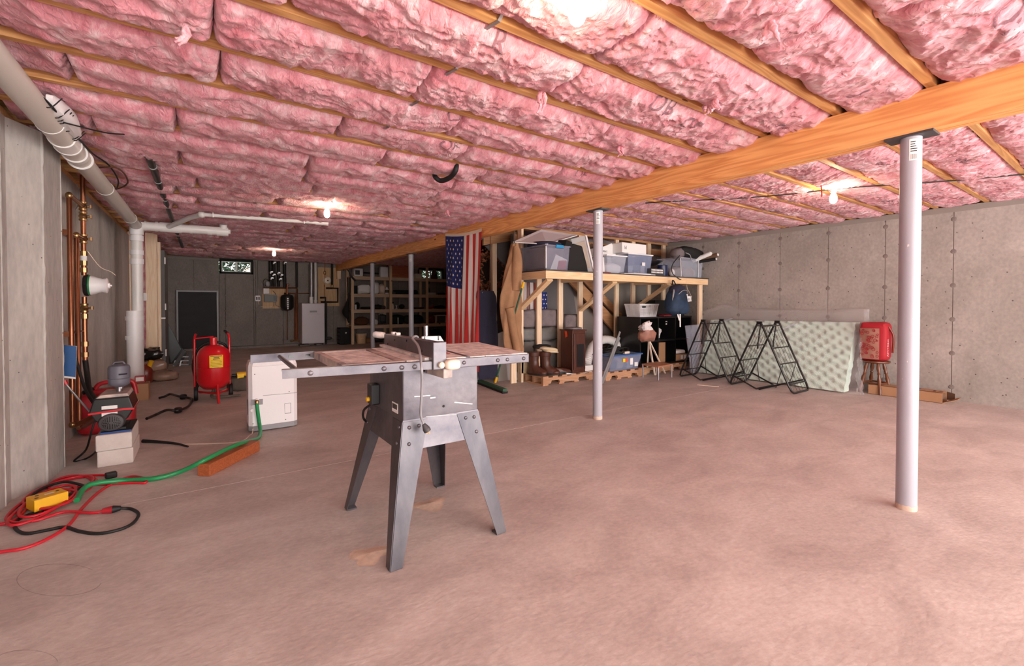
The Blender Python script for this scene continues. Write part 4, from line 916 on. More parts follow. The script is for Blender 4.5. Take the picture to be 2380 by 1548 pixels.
obj('axle', MB().cyl((bc[0] - .17, bc[1] + .12, .083), (bc[0] + .17, bc[1] + .12, .083), .008, n=8), 'steel', bpot, 40)
obj('front_leg', MB().cyl((bc[0] + .04, bc[1] - .20, 0), (bc[0] + .03, bc[1] - .13, z0_ + .06), .014, n=10), 'red_paint', bpot, 40)
obj('frame_bar', MB().cyl((bc[0] + .03, bc[1] - .14, .10), (bc[0] - .14, bc[1] + .10, .10), .012, n=8).cyl((bc[0] + .03, bc[1] - .14, .10), (bc[0] + .14, bc[1] + .10, .10), .012, n=8), 'red_paint', bpot, 40)
obj('outlet_pipe', MB().tube([(bc[0], bc[1], z0_), (bc[0] - .01, bc[1], .09), (bc[0] + .0, bc[1] - .05, .05), (bc[0] + .25, bc[1] - .02, .035)], .016, 9), 'tool_grey', bpot, 60)
obj('hose_coil', MB().tube([(bc[0] - .15, bc[1] + .16, .14), (bc[0] - .19, bc[1] + .16, .40), (bc[0] - .13, bc[1] + .17, z1_ - .04), (bc[0], bc[1] + .17, z1_ + .02), (bc[0] + .12, bc[1] + .17, z1_ - .03), (bc[0] + .15, bc[1] + .17, .45)], .014, 9), 'black_rubber', bpot, 60)
tb_ = thing('tool_bag', 'low grey canvas tool bag beside the red tank', 'bag', (.42, 6.6, 0))
obj('bag_body', MB().ell((.46, 6.62, .085), (.20, .16, .09), 24, 14, .45, None, .008, 10, 3, 0), 'tool_grey', tb_, 50)
dl = thing('cordless_drill', 'yellow and black power tool lying in the grey tool bag', 'power tool', (.42, 6.55, .17))
obj('tool_body', MB().cyl((.36, 6.52, .20), (.48, 6.54, .205), .03, n=14), 'yellow_plastic', dl, 40)
obj('tool_grip', MB().bar((.45, 6.54, .20), (.50, 6.56, .165), .03, .035), 'black_plastic', dl, bevel=.004)
obj('tool_chuck', MB().cyl((.31, 6.52, .20), (.36, 6.52, .20), .018, n=12), 'black_plastic', dl, 40)
pk = obj('blade_pack', MB().obox((.40, 6.50, .178), (.07, .02, .05), (.1, 0, .2)), 'yellow_label', sm=None); tag(pk, 'small yellow and white packet on the grey tool bag', 'packet')

# ------------------------------------------------------------------ cords on the floor by the left wall
RC = [(0, 1283), (60, 1273), (115, 1250), (160, 1220), (190, 1182), (228, 1145), (265, 1122), (305, 1108), (335, 1112), (338, 1122), (310, 1122), (240, 1126), (190, 1130), (120, 1150), (70, 1175), (40, 1205), (10, 1217), (-40, 1222)]
rc = thing('red_cable_tangle', 'tangled red extension cord on the floor below the left wall', 'cord', ZP(150, 1160))
def floor_tube(px, r, z=None): return [ZP(x, y, z if z else r) for x, y in px]
obj('cord_run', MB().tube(floor_tube(RC, .0075), .0075, 8, 6), 'red_cord', rc, 60)
obj('cord_run', MB().tube(floor_tube([(250, 1104), (215, 1105), (180, 1108), (140, 1118), (95, 1138), (55, 1165), (25, 1190), (15, 1208), (40, 1215), (90, 1208), (150, 1190), (215, 1192), (240, 1188)], .0075, .012), .0075, 8, 6), 'red_cord', rc, 60)
for i, (cx_, cy_, ax_, ay_, an) in enumerate(((150, 1135, 75, 20, -.25), (135, 1140, 85, 24, -.3), (110, 1165, 70, 30, -.35), (165, 1128, 52, 22, -.1), (90, 1180, 78, 30, -.4), (125, 1160, 55, 20, -.2))):
    pts = [ZP(cx_ + ax_ * math.cos(t) * math.cos(an) - ay_ * math.sin(t) * math.sin(an) * -1, cy_ + ax_ * math.cos(t) * math.sin(an) + ay_ * math.sin(t) * math.cos(an), .009 + .007 * (i % 3)) for t in np.linspace(0, 2 * math.pi, 15)[:-1]]
    obj('cord_loop', MB().tube([p if p[0] > XL + .02 else (XL + .02, p[1], p[2]) for p in pts], .0075, 8, 5, True), 'red_cord', rc, 60)
e0 = ZP(258, 1104, .018); obj('socket_end', MB().obox(e0, (.055, .04, .036), (0, 0, .3)), 'black_rubber', rc, bevel=.006)
e1 = ZP(238, 1188, .018); e2 = ZP(262, 1184, .018); obj('plug_end', MB().cyl(e1, e2, .013, .019, 12), 'red_plastic', rc, 40)
bc_ = thing('extension_lead', 'black power lead looping from the yellow box on the floor', 'cord', ZP(200, 1210))
e3 = ZP(280, 1181, .018)
obj('plug', MB().cyl(e2, e3, .019, .012, 12), 'black_rubber', bc_, 40)
obj('cord_run', MB().tube([e3] + floor_tube([(305, 1183), (322, 1195), (310, 1215), (280, 1230), (230, 1240), (185, 1235), (150, 1225), (110, 1232), (60, 1240), (36, 1228), (40, 1210), (70, 1195), (100, 1190)], .007), .0075, 8, 6), 'black_rubber', bc_, 60)
obj('cord_run', MB().tube([ZP(160, 1150, .03), ZP(180, 1140, .02)] + floor_tube([(195, 1132), (185, 1126), (150, 1120), (110, 1130), (78, 1148), (62, 1170)], .007, .022), .0075, 8, 6), 'black_rubber', bc_, 60)
yb_ = thing('power_box', 'yellow metal power box lying on the tangled red cord', 'power box', ZP(110, 1185))
pA, pB, pC, pD = ZP(80, 1192, .012), ZP(160, 1168, .012), ZP(158, 1152, .012), ZP(60, 1172, .012)
dv = Vector(sub(pB, pA)); nv = Vector((-dv.y, dv.x, 0)).normalized() * .105
qd_ = [pA, pB, add(pB, nv), add(pA, nv)]
bb = obj('box_shell', MB().hexa(qd_, [add(p, (0, 0, .062)) for p in qd_]), 'yellow_plastic', yb_, bevel=.004)
cc = lerp(qd_[0], qd_[2], .5)
def on(s_, t_, z): return add(add(pA, mul(dv, s_)), add(mul(nv, t_), (0, 0, z)))
obj('box_sticker', MB().hexa([on(.42, .45, .062), on(.70, .45, .062), on(.70, .62, .062), on(.42, .62, .062)], [on(.42, .45, .0628), on(.70, .45, .0628), on(.70, .62, .0628), on(.42, .62, .0628)]), 'ivory', bb)
for s_, t_ in ((.14, .3), (.24, .7), (.82, .6)): obj('outlet_slot', MB().lathe([(.008, 0), (.008, .001)], on(s_, t_, .062), 10), 'lens_dark', bb)
tag(obj('rubber_strip', MB().tube([ZP(332, 1025, .012), ZP(370, 1027, .012), ZP(410, 1031, .01), ZP(437, 1038, .006)], lambda t: .014 * (1 - .55 * t), 8), 'black_rubber', sm=60), 'black rubber tube lying on the floor beside the concrete blocks', 'tube')
# ------------------------------------------------------------------ far end of the room
def rect(x0, x1, yt, yb, Y_):
    """pixel rectangle on the plane y = Y_ -> x range, z range"""
    a, b = YP(x0, (yt + yb) / 2, Y_), YP(x1, (yt + yb) / 2, Y_); c = (x0 + x1) / 2
    return a[0], b[0], YP(c, yb, Y_)[2], YP(c, yt, Y_)[2]
def pbox(x0, x1, yt, yb, Y_, d): a, b, c, e = rect(x0, x1, yt, yb, Y_); return MB().box(a, b, Y_, Y_ + d, c, e)
YW = YB - .005
a, b, c, e = rect(410, 508, 675, 812, YW - .05)
bd = thing('dark_board', 'tall dark board in a pale frame against the far wall', 'board', ((a + b) / 2, YW, 0))
obj('board_panel', MB().box(a + .03, b - .03, YW - .06, YW, .0, e - .03), 'chalk_dark', bd)
obj('board_frame', MB().box(a, a + .035, YW - .075, YW, 0, e).box(b - .035, b, YW - .075, YW, 0, e).box(a + .035, b - .035, YW - .075, YW, e - .035, e), 'grey_plastic', bd, bevel=.003)
# black panels leaning on the open door
lb = [('black panel leaning on the open grey door', (387, 743), (422, 812), (398, 846), (386, 800), 9.75), ('second black panel behind the leaning one', (388, 760), (434, 823), (424, 848), (390, 846), 10.15)]
for lab, p1, p2, p3, p4, yy in lb:
    t = obj('leaning_panel', MB().prism([YP(*p1, yy), YP(*p2, yy), YP(*p3, yy), YP(*p4, yy)], (0, .05, 0)).xf(lambda p: (p[0], p[1], max(p[2], 0))), 'black_satin', bevel=.003); tag(t, lab, 'panel')
sl = thing('step_ladder', 'small folded metal step ladder lying near the dark board', 'step ladder', YP(430, 845, 9.7)[:2] + (0,))
obj('stile', MB().bar(YP(405, 850, 9.72), YP(430, 814, 9.72), .05, .05), 'dark_grey', sl)
obj('stile', MB().bar(YP(440, 850, 9.75), YP(442, 820, 9.75), .05, .05), 'dark_grey', sl)
for i, y in enumerate((829, 838, 847)): obj('step', MB().bar(YP(420, y, 9.73), YP(438, y, 9.74), .06, .018), 'grey_plastic', sl)
obj('foot_bar', MB().bar(YP(403, 851, 9.71), YP(408, 838, 9.71), .02, .02).bar(YP(418, 851, 9.71), YP(421, 838, 9.71), .02, .02), 'galvanised', sl)
# electrics
cd_ = thing('wall_outlet', 'white double outlet on the far wall below a conduit', 'outlet', YP(599, 694, YW))
obj('outlet_box', pbox(593.5, 605, 687, 700, YW - .04, .045), 'white_plastic', cd_, bevel=.004)
for x in (597, 602): obj('socket', pbox(x - 1.6, x + 1.6, 690, 697, YW - .043, .005), 'dark_grey', cd_)
obj('conduit', MB().cyl(YP(599, 687, YW - .02), YP(599, 596, YW - .02), .008, n=8), 'galvanised', cd_, 40)
obj('cable', MB().tube([YP(600, 700, YW - .02), YP(603, 710, YW - .02), YP(612, 713, YW - .02), YP(634, 712, YW - .04), YP(637, 702, YW - .05)], .006, 6), 'ivory', cd_, 60)
# plywood with manifold, controller and expansion tank
pw_ = tag(obj('plywood_board', pbox(610, 668, 671, 717, YW - .02, .02), 'plywood'), 'low plywood backing board behind the heating manifold', 'board')
hm = thing('heating_manifold', 'black insulated heating pipes with valves and copper header', 'plumbing', YP(650, 670, YW - .1))
for x, y0_, y1_ in ((628, 598, 666), (636.5, 600, 666), (647, 598, 666), (661.5, 600, 668), (689.5, 600, 668)):
    p0_, p1_ = YP(x, y0_, YW - .12), YP(x, y1_, YW - .12); obj('insulated_pipe', MB().cyl(p0_, (p0_[0], p0_[1], p1_[2]), .034 if x < 680 else .026, n=12), 'black_rubber', hm, 40)
obj('cross_pipe', MB().cyl(YP(661, 604, YW - .12), YP(676, 600, YW - .2), .03, n=10), 'black_rubber', hm, 40)
for x, y in ((629, 634), (635, 640), (646, 636), (653, 641), (650, 650), (630, 648), (636, 612), (661, 612)):
    q = YP(x, y, YW - .15); v = obj('valve', MB().ell(q, (.036, .036, .042), 10, 8, .7), 'steel', hm, 40); obj('valve_handle', MB().obox(add(q, (.02, -.05, .02)), (.05, .02, .03)), 'galvanised', v)
obj('header_pipe', MB().tube([YP(612, 669.5, YW - .1), YP(690, 669.5, YW - .1), YP(691, 672, YW - .1), YP(691, 790, YW - .1)], .018, 8, smooth=False), 'copper', hm, 40)
obj('return_pipe', MB().tube([YP(660, 682, YW - .08), YP(686, 682, YW - .08), YP(686.5, 700, YW - .08), YP(686.5, 790, YW - .08)], .018, 8, smooth=False), 'copper', hm, 40)
obj('feed_pipe', MB().cyl(YP(690, 682, YW - .06), YP(719, 682, YW - .06), .011, n=8), 'copper', hm, 40)
obj('boiler_drain', MB().tube([YP(676, 792, YW - .1), YP(698, 791, YW - .1)], .018, 8).ell(YP(679, 792, YW - .12), (.04, .03, .03), 10, 8), 'brass', hm, 40)
obj('air_separator', pbox(612, 626, 670, 683, YW - .14, .1), 'white_paint', hm, bevel=.01)
obj('circulator', MB().ell(YP(622, 660, YW - .15), (.05, .05, .07), 12, 8, .7), 'grey_plastic', hm, 50)
obj('sensor_wire', MB().tube([YP(614, 668, YW - .1), YP(612, 655, YW - .1), YP(618, 648, YW - .15), YP(626, 655, YW - .15)], .006, 6).tube([YP(634, 676, YW - .06), YP(640, 682, YW - .06), YP(640, 688, YW - .06)], .005, 6), 'black_rubber', hm, 60)
cb_ = thing('zone_controller', 'dark grey zone control box on the plywood board', 'control box', YP(628, 694, YW - .08))
obj('control_case', pbox(614, 644, 685, 702, YW - .10, .08), 'grey_paint', cb_, bevel=.005)
obj('control_cover', pbox(636, 644, 688, 699, YW - .105, .01), 'black_plastic', cb_)
obj('cable', MB().tube([YP(640, 702, YW - .05), YP(642, 710, YW - .05), YP(652, 713, YW - .05)], .008, 6), 'grey_plastic', cb_, 60)
et = thing('expansion_tank', 'small black expansion tank hanging beside the zone controller', 'tank', YP(667, 700, YW - .2))
q = YP(667.5, 703, YW - .18); rz_ = abs(YP(667.5, 684, YW - .18)[2] - q[2])
obj('tank_shell', MB().lathe([(.03, -rz_), (.10, -rz_ * .92), (.145, -rz_ * .65), (.152, -rz_ * .5), (.152, rz_ * .6), (.13, rz_ * .85), (.05, rz_)], q, 24), 'black_plastic', et, 40)
obj('tank_lettering', (lambda w: [w.box(q[0] - .022, q[0] + .008, q[1] - .155, q[1] - .152, q[2] - .17 + k * .05, q[2] - .135 + k * .05) for k in range(6)] and w)(MB()), 'paper', et)
obj('tank_neck', MB().tube([add(q, (0, 0, rz_)), add(q, (0, 0, rz_ + .13)), add(q, (.01, 0, rz_ + .24)), add(q, (.05, 0, rz_ + .25))], .02, 8), 'copper', et, 60)
obj('drain_tube', MB().cyl(add(q, (0, 0, -rz_)), YP(668.5, 790, YW - .1), .008, n=8), 'copper', et, 40)
# boiler
bo = thing('heating_boiler', 'white wall-hung boiler on the far wall with two vent pipes', 'boiler', YP(728, 800, YW - .2))
obj('boiler_case', pbox(702, 754.5, 705, 798, YW - .45, .44), 'boiler_white', bo, bevel=.008)
obj('door_panel', pbox(704, 753, 730, 796, YW - .456, .01), 'boiler_white', bo, bevel=.003)
obj('logo_patch', pbox(720, 737, 722, 726, YW - .455, .006), 'grey_plastic', bo, bevel=.001)
obj('vent_pipe', MB().cyl(YP(723.5, 700, YW - .2), YP(723.5, 597, YW - .2), .034, n=14), 'galvanised', bo, 40)
obj('air_pipe', MB().cyl(YP(733.5, 705, YW - .2), YP(733.5, 597, YW - .2), .03, n=14), 'pvc_white', bo, 40)
obj('flue_collar', MB().cyl(YP(723.5, 707, YW - .2), YP(723.5, 690, YW - .2), .05, n=14).cyl(YP(733.5, 707, YW - .2), YP(733.5, 697, YW - .2), .04, n=14), 'white_paint', bo, 40)
obj('flue_band', MB().cyl(YP(723.5, 684, YW - .2), YP(723.5, 681, YW - .2), .037, n=14), 'steel', bo, 40)
obj('foot', MB().cyl(YP(706, 801, YW - .4), YP(706, 797, YW - .4), .015, n=8).cyl(YP(750, 801, YW - .4), YP(750, 797, YW - .4), .015, n=8), 'dark_grey', bo)
for i, (x0_, x1_, lab) in enumerate(((697, 720, 'grey concrete block under the left side of the boiler'), (735, 754, 'grey concrete block under the right side of the boiler'))):
    a, b, c, e = rect(x0_, x1_, 800, 812, YW - .35); tag(obj('boiler_block', MB().box(a, b, YW - .35, YW - .05, 0, YP(728, 800, YW - .35)[2]), 'wall_concrete_dark', bevel=.006), lab, 'block')
# gas regulator board
tag(obj('plywood_board', pbox(739, 788.5, 622, 711.5, YW - .02, .02), 'plywood'), 'tall plywood backing board behind the round gas regulator', 'board')
gr_ = thing('gas_regulator', 'round beige gas regulator with black piping on plywood', 'regulator', YP(761, 652, YW - .1))
obj('regulator_body', MB().lathe([(.10, 0), (.10, .03), (.085, .04), (.08, .08), (.03, .09), (.03, .10)], YP(760, 652, YW - .05), 24, (0, -1, 0)), 'ivory', gr_, 40)
obj('regulator_eye', MB().lathe([(.016, 0), (.014, .004)], YP(762, 652, YW - .151), 12, (0, -1, 0)), 'lens_dark', gr_, 40)
obj('copper_line', MB().tube([YP(755, 606, YW - .06), YP(755, 690, YW - .06)], .01, 8), 'copper', gr_, 40)
for q_ in (YP(755, 634, YW - .06), YP(772, 665, YW - .08)): obj('tee_fitting', MB().ell(q_, (.033, .033, .05), 10, 8, .7), 'brass', gr_, 50)
obj('black_line', MB().tube([YP(772, 607, YW - .08), YP(772, 668, YW - .08)], .028, 10, smooth=False), 'black_rubber', gr_, 40)
obj('black_line', MB().tube([YP(758, 670, YW - .06), YP(785, 670, YW - .06), YP(785, 702, YW - .06), YP(746, 702, YW - .06), YP(756.5, 702, YW - .06), YP(756.5, 692, YW - .06), YP(744, 692, YW - .06)], .026, 10, smooth=False), 'black_rubber', gr_, 40)
obj('drop_line', MB().tube([YP(757.5, 703, YW - .1), YP(758, 780, YW - .1), YP(757, 803, YW - .1)], .026, 10), 'black_rubber', gr_, 60)
obj('trap_fitting', MB().ell(YP(764, 786, YW - .1), (.08, .05, .04), 12, 8, .8), 'dark_grey', gr_, 50)
bt = thing('beam_post', 'short wooden block under the far end of the girder', 'post', YP(795, 620, YB - .2)); obj('post_block', MB().box(3.03, 3.12, YB - .14, YB, 1.75, 1.966), 'stud_wood', bt)
# black drawer tower and a case hung on the shelf end
dt = thing('drawer_tower', 'black plastic drawer tower on the floor beside the wooden shelving', 'drawers', YP(803, 805, 12.3))
a, b, c, e = rect(791, 815, 762, 805, 12.25)
obj('tower_shell', MB().box(a, b, 12.25, 12.6, 0, e), 'black_matte', dt, bevel=.01)
for i in range(4): obj('drawer_front', MB().box(a - .006, a + .004, 12.28, 12.57, .04 + i * (e - .05) / 4, .02 + (i + 1) * (e - .05) / 4), 'dark_grey', dt, bevel=.01)
obj('badge', MB().obox(((a + b) / 2 + .01, 12.247, e * .7), (.035, .006, .035), (0, math.pi / 4, 0)), 'paper', dt)
gt = thing('hanging_case', 'dark strapped case hanging from a hook on the shelving end', 'case', YP(808, 690, 12.15))
obj('case_body', MB().tube([YP(811, 682, 12.16), YP(809, 695, 12.16), YP(806, 714, 12.16), YP(804, 727, 12.16), YP(808, 738, 12.16), YP(811, 750, 12.16)], lambda t: .02 + .075 * math.exp(-((t - .55) / .22) ** 2), 12), 'black_matte', gt, 60)
obj('case_strap', MB().tube([YP(797, 628, 12.18), YP(806, 626, 12.17), YP(813, 636, 12.16), YP(815, 660, 12.16), YP(811, 684, 12.16)], .012, 7), 'black_rubber', gt, 60)
obj('case_flap', MB().bar(YP(816, 642, 12.15), YP(826, 653, 12.15), .02, .05).bar(YP(808, 645, 12.16), YP(809, 690, 12.16), .03, .03), 'black_rubber', gt)

# ------------------------------------------------------------------ wooden shelving along the far wall
YS0, YS1 = 12.18, 12.66
su = thing('wooden_shelving', 'tall open wooden shelving unit along the far wall behind the columns', 'shelf', YP(930, 800, 12.3)[:2] + (0,))
xs_ = [YP(x, 720, YS0)[0] for x in (819, 908, 992.5)] ; xs_.append(xs_[-1] + (xs_[-1] - xs_[0]) / 2 + .1)
zs = [YP(819, y, YS0)[2] for y in (645, 686, 723, 760.5)]
for i, x in enumerate(xs_):
    ztop = 2.13 if i else zs[0] + .04
    obj('upright', MB().box(x - .035, x + .035, YS0 - .03, YS0 + .01, 0, ztop), 'shelf_post', su, bevel=.002)
    obj('upright', MB().box(x - .035, x + .035, YS1 - .02, YS1 + .02, 0, 2.1), 'shelf_post', su, bevel=.002)
for z in zs:
    obj('shelf_rail', MB().box(xs_[0] - .03, xs_[-1] + .03, YS0 + .01, YS0 + .045, z - .05, z + .04), 'shelf_wood', su, bevel=.002)
    obj('shelf_board', MB().box(xs_[0] - .03, xs_[-1] + .03, YS0 + .045, YS1 + .02, z + .022, z + .04), 'shelf_wood', su)
ON = {i: z + .0405 for i, z in enumerate(zs)}; ON[4] = 0.0
YI = 12.36
def onshelf(k, x0, x1, yt, d=.2, Y_=YI):
    a, b, c, e = rect(x0, x1, yt, yt + 10, Y_); return a, b, ON[k], max(e, ON[k] + .02)
def sbox(k, x0, x1, yt, mt, name, label, cat, d=.18, bev=.006, extra=None):
    a, b, c, e = onshelf(k, x0, x1, yt); o = obj(name, MB().box(a, b, YI, YI + d, c, e), mt, bevel=bev); tag(o, label, cat)
    if extra: extra(o, a, b, c, e)
    return o
def sblob(k, x0, x1, yt, mt, name, label, cat, ex=.7, amp=.02, seed=1, d=.1):
    a, b, c, e = onshelf(k, x0, x1, yt); o = obj(name, MB().ell(((a + b) / 2, YI + d, (c + e) / 2), ((b - a) / 2, d, (e - c) / 2), 22, 14, ex, None, amp, 8, seed, c), mt, sm=60); return tag(o, label, cat)
# top shelf
def sign(o, a, b, c, e): obj('front_print', MB().box(a + .03, b - .09, YI - .004, YI, c + .05, e - .05), 'dark_grey', o); obj('white_tab', MB().box(b - .06, b - .01, YI - .006, YI, c + .02, e - .04), 'paper', o)
sbox(0, 823, 844, 624, 'white_paint', 'boxed_detector', 'white boxed detector on the top shelf by the shelving end', 'box', extra=sign)
a, b, c, e = onshelf(0, 884, 903, 618)
jgw = thing('plastic_jug', 'white plastic jug on the top shelf', 'jug', ((a + b) / 2, YI + .08, c)); obj('jug_body', MB().box(a, b, YI, YI + .16, c, e - .02), 'white_plastic', jgw, bevel=.025); obj('jug_spout', MB().cyl(((b - .03), YI + .06, e - .03), (b + .01, YI + .04, e + .06), .014, n=8), 'red_plastic', jgw, 40)
sbox(0, 911, 951, 612, 'cedar', 'wood_panel', 'reddish plywood panel standing on the top shelf', 'panel', .03, .002)
sbox(0, 967, 981, 636, 'ivory', 'cardboard_carton', 'small beige carton on the top shelf by the window', 'carton')
a, b, c, e = onshelf(0, 1003, 1022, 624); fg = thing('hooded_figurine', 'brown hooded figurine standing in front of the far window', 'figurine', ((a + b) / 2, YI + .08, c))
obj('cloak', MB().lathe([(.11, 0), (.10, .08), (.085, .18), (.06, .24), (.045, .27)], ((a + b) / 2, YI + .1, c), 18, None, 1, .7), 'twig', fg, 50)
obj('hood', MB().ell(((a + b) / 2 - .005, YI + .09, c + .285), (.05, .05, .055), 14, 10), 'twig', fg, 50); obj('arm', MB().tube([((a + b) / 2 + .05, YI + .03, c + .22), ((a + b) / 2, YI, c + .16), ((a + b) / 2 - .04, YI + .02, c + .12)], .018, 8), 'twig', fg, 60)
tag(obj('long_tool', MB().cyl(YP(845, 634, 12.5), YP(885, 636, 12.5), .018, n=8), 'black_metal', sm=40), 'black rod lying at the back of the top shelf', 'rod')
tag(obj('long_tool', MB().bar(YP(960, 650, 12.22), YP(1015, 651, 12.22), .03, .015), 'black_metal'), 'flat black bar lying on the top shelf edge', 'bar')
# second shelf
sbox(1, 822, 831, 664, 'black_matte', 'black_box', 'narrow black box on the second shelf by the shelving end', 'box')
sblob(1, 833, 862, 661, 'paper', 'plastic_sack', 'crumpled white and grey sack on the second shelf', 'sack', .6, .035, 2)
sblob(1, 869, 883, 656, 'paper', 'plastic_sack', 'upright white sack behind the thin dark column', 'sack', .5, .03, 3)
sblob(1, 884, 895, 660, 'ivory', 'plastic_sack', 'slim pale sack leaning beside the white bottle', 'sack', .5, .03, 4)
a, b, c, e = onshelf(1, 896, 905, 664); bt_ = thing('white_bottle', 'white bottle with label on the second shelf', 'bottle', ((a + b) / 2, YI + .06, c)); obj('bottle_body', MB().lathe([(.045, 0), (.048, .01), (.048, .14), (.02, .18), (.02, .2)], ((a + b) / 2, YI + .05, c), 16), 'white_plastic', bt_, 40); obj('bottle_label', MB().cyl(((a + b) / 2, YI + .05, c + .04), ((a + b) / 2, YI + .05, c + .12), .049, n=16, cap=False), 'tool_grey', bt_, 40)
sbox(1, 920, 950, 674, 'black_matte', 'hard_case', 'long black hard case on the second shelf', 'case', .25, .012)
sblob(1, 911, 922, 678, 'dark_grey', 'cable_bundle', 'dark bundle beside the long black case', 'bundle', .8, .02, 5)
sblob(1, 961, 974, 674, 'black_matte', 'hand_tool', 'small black tool beside the column on the second shelf', 'tool', .8, .03, 6)
sbox(1, 996, 1013, 680, 'paper', 'white_carton', 'flat white carton on the second shelf near the flag', 'carton')
sbox(1, 1022, 1035, 681, 'black_matte', 'flat_case', 'flat black case on the second shelf next to the flag', 'case', .15)
sblob(1, 994, 1001, 668, 'dark_grey', 'small_cone', 'small dark cone behind the flat white carton', 'cone', 1, 0, 7, .05)
hb = thing('hanging_ball', 'small black ball hanging under the top shelf', 'ball', YP(996, 657, YS0)); obj('ball', MB().ell(YP(996, 657, YS0 + .02), (.035, .035, .04)), 'black_matte', hb, 60); obj('loop', MB().cyl(add(YP(996, 657, YS0 + .02), (0, 0, .03)), add(YP(996, 657, YS0 + .02), (0, 0, .09)), .004, n=6), 'black_rubber', hb)
# third shelf
sblob(2, 827, 838, 702, 'black_matte', 'helmet', 'small black helmet on the third shelf by the shelving end', 'helmet', .9, .01, 1)
sbox(2, 825, 829, 708, 'paper', 'white_tube', 'tiny white tube beside the small black helmet', 'tube', .04)
sblob(2, 839, 866, 713, 'black_matte', 'long_case', 'long thin black case on the third shelf', 'case', .5, .01, 2, .06)
sblob(2, 868, 892, 708, 'black_matte', 'camera_bag', 'sagging black bag on the third shelf behind the thin column', 'bag', .8, .03, 3)
sblob(2, 887, 897, 711, 'dark_grey', 'small_reel', 'small dark reel at the end of the black bag', 'reel', .9, .01, 4, .05)
a, b, c, e = onshelf(2, 911, 918, 696); sp = thing('spray_bottle', 'clear spray bottle with black trigger on the third shelf', 'bottle', ((a + b) / 2, YI + .05, c)); obj('bottle_body', MB().lathe([(.035, 0), (.036, .1), (.015, .14), (.012, .16)], ((a + b) / 2, YI + .05, c), 14), 'ivory', sp, 40); obj('trigger_head', MB().obox(((a + b) / 2 - .01, YI + .04, c + .18), (.07, .025, .035)), 'black_plastic', sp, bevel=.006)
a, b, c, e = onshelf(2, 920, 926, 707); tag(obj('white_spool', MB().lathe([(.034, 0), (.034, .012), (.018, .02), (.018, .085), (.034, .092), (.034, .104)], ((a + b) / 2, YI + .05, c), 16), 'white_plastic', sm=40), 'white thread-like spool on the third shelf', 'spool')
sblob(2, 930, 943, 707, 'black_matte', 'helmet', 'round black helmet beside the white spool', 'helmet', 1, .0, 5)
sblob(2, 959, 986, 714, 'black_matte', 'folded_tripod', 'thin black folded tripod on the third shelf', 'tripod', .6, .02, 6, .05)
a, b, c, e = onshelf(2, 996, 1011, 706); tag(obj('woven_basket', MB().tube([(a, YI + .1, c + .10), (a + .03, YI + .1, c + .03), ((a + b) / 2, YI + .1, c + .02), (b - .03, YI + .1, c + .04), (b, YI + .1, c + .12)], .02, 8).lathe([(.05, 0.0), (.07, .05), (.066, .05), (.045, .006)], ((a + b) / 2, YI + .1, c), 16), 'red_plastic', sm=50), 'small dark red curved basket on the third shelf', 'basket')
sblob(2, 1013, 1036, 710, 'black_matte', 'work_shoe', 'dark shoes on the third shelf next to the flag', 'shoes', .8, .03, 8)
# fourth shelf
sblob(3, 826, 861, 737, 'twig', 'duffel_bag', 'slumped brown bag on the lowest shelf by the shelving end', 'bag', .8, .03, 1)
sblob(3, 871, 878, 744, 'paper', 'paper_ball', 'crumpled pale paper on the lowest shelf', 'paper', .9, .03, 2, .05)
a, b, c, e = onshelf(3, 882, 898, 730); lt = thing('work_lamp', 'black portable work lamp on the lowest shelf', 'lamp', ((a + b) / 2, YI + .08, c)); obj('lamp_case', MB().box(a, b, YI, YI + .1, c + .03, e - .02), 'black_plastic', lt, bevel=.012); obj('lamp_lens', MB().box(a + .03, b - .03, YI - .006, YI + .004, c + .09, e - .05), 'dark_grey', lt); obj('lamp_handle', MB().tube([(a + .01, YI + .05, e - .03), (a + .03, YI + .05, e + .01), (b - .03, YI + .05, e + .01), (b - .01, YI + .05, e - .03)], .01, 7), 'ivory', lt, 60); obj('lamp_stand', MB().box(a - .02, b + .02, YI, YI + .14, c, c + .02), 'tool_grey', lt)
sblob(3, 911, 939, 733, 'black_matte', 'kit_bag', 'black kit bag with a white strap on the lowest shelf', 'bag', .55, .02, 3); tag(obj('bag_tag', pbox(924, 926.5, 738, 754, YI - .02, .01), 'paper'), 'thin white strap on the black kit bag', 'strap')
sblob(3, 941, 986, 733, 'black_matte', 'kit_bag', 'wide black kit bag behind the grey column on the lowest shelf', 'bag', .55, .02, 4)
sblob(3, 995, 1013, 733, 'amber', 'kit_bag', 'dark red bag on the lowest shelf', 'bag', .6, .02, 5)
a, b, c, e = onshelf(3, 1012, 1038, 732); ss = thing('plastic_stool', 'beige plastic step stool on the lowest shelf by the flag', 'stool', ((a + b) / 2, YI, c)); obj('seat', MB().box(a, b + .1, YI, YI + .2, e - .03, e), 'ivory', ss, bevel=.008)
for x in (a + .01, b + .05): obj('leg', MB().box(x, x + .045, YI, YI + .2, c, e - .025), 'ivory', ss, bevel=.006)
tag(obj('flat_cushion', MB().box(a + .02, b + .1, YI + .01, YI + .19, e + .001, e + .035), 'dark_grey', bevel=.01), 'dark folded mat lying on the beige step stool', 'mat')
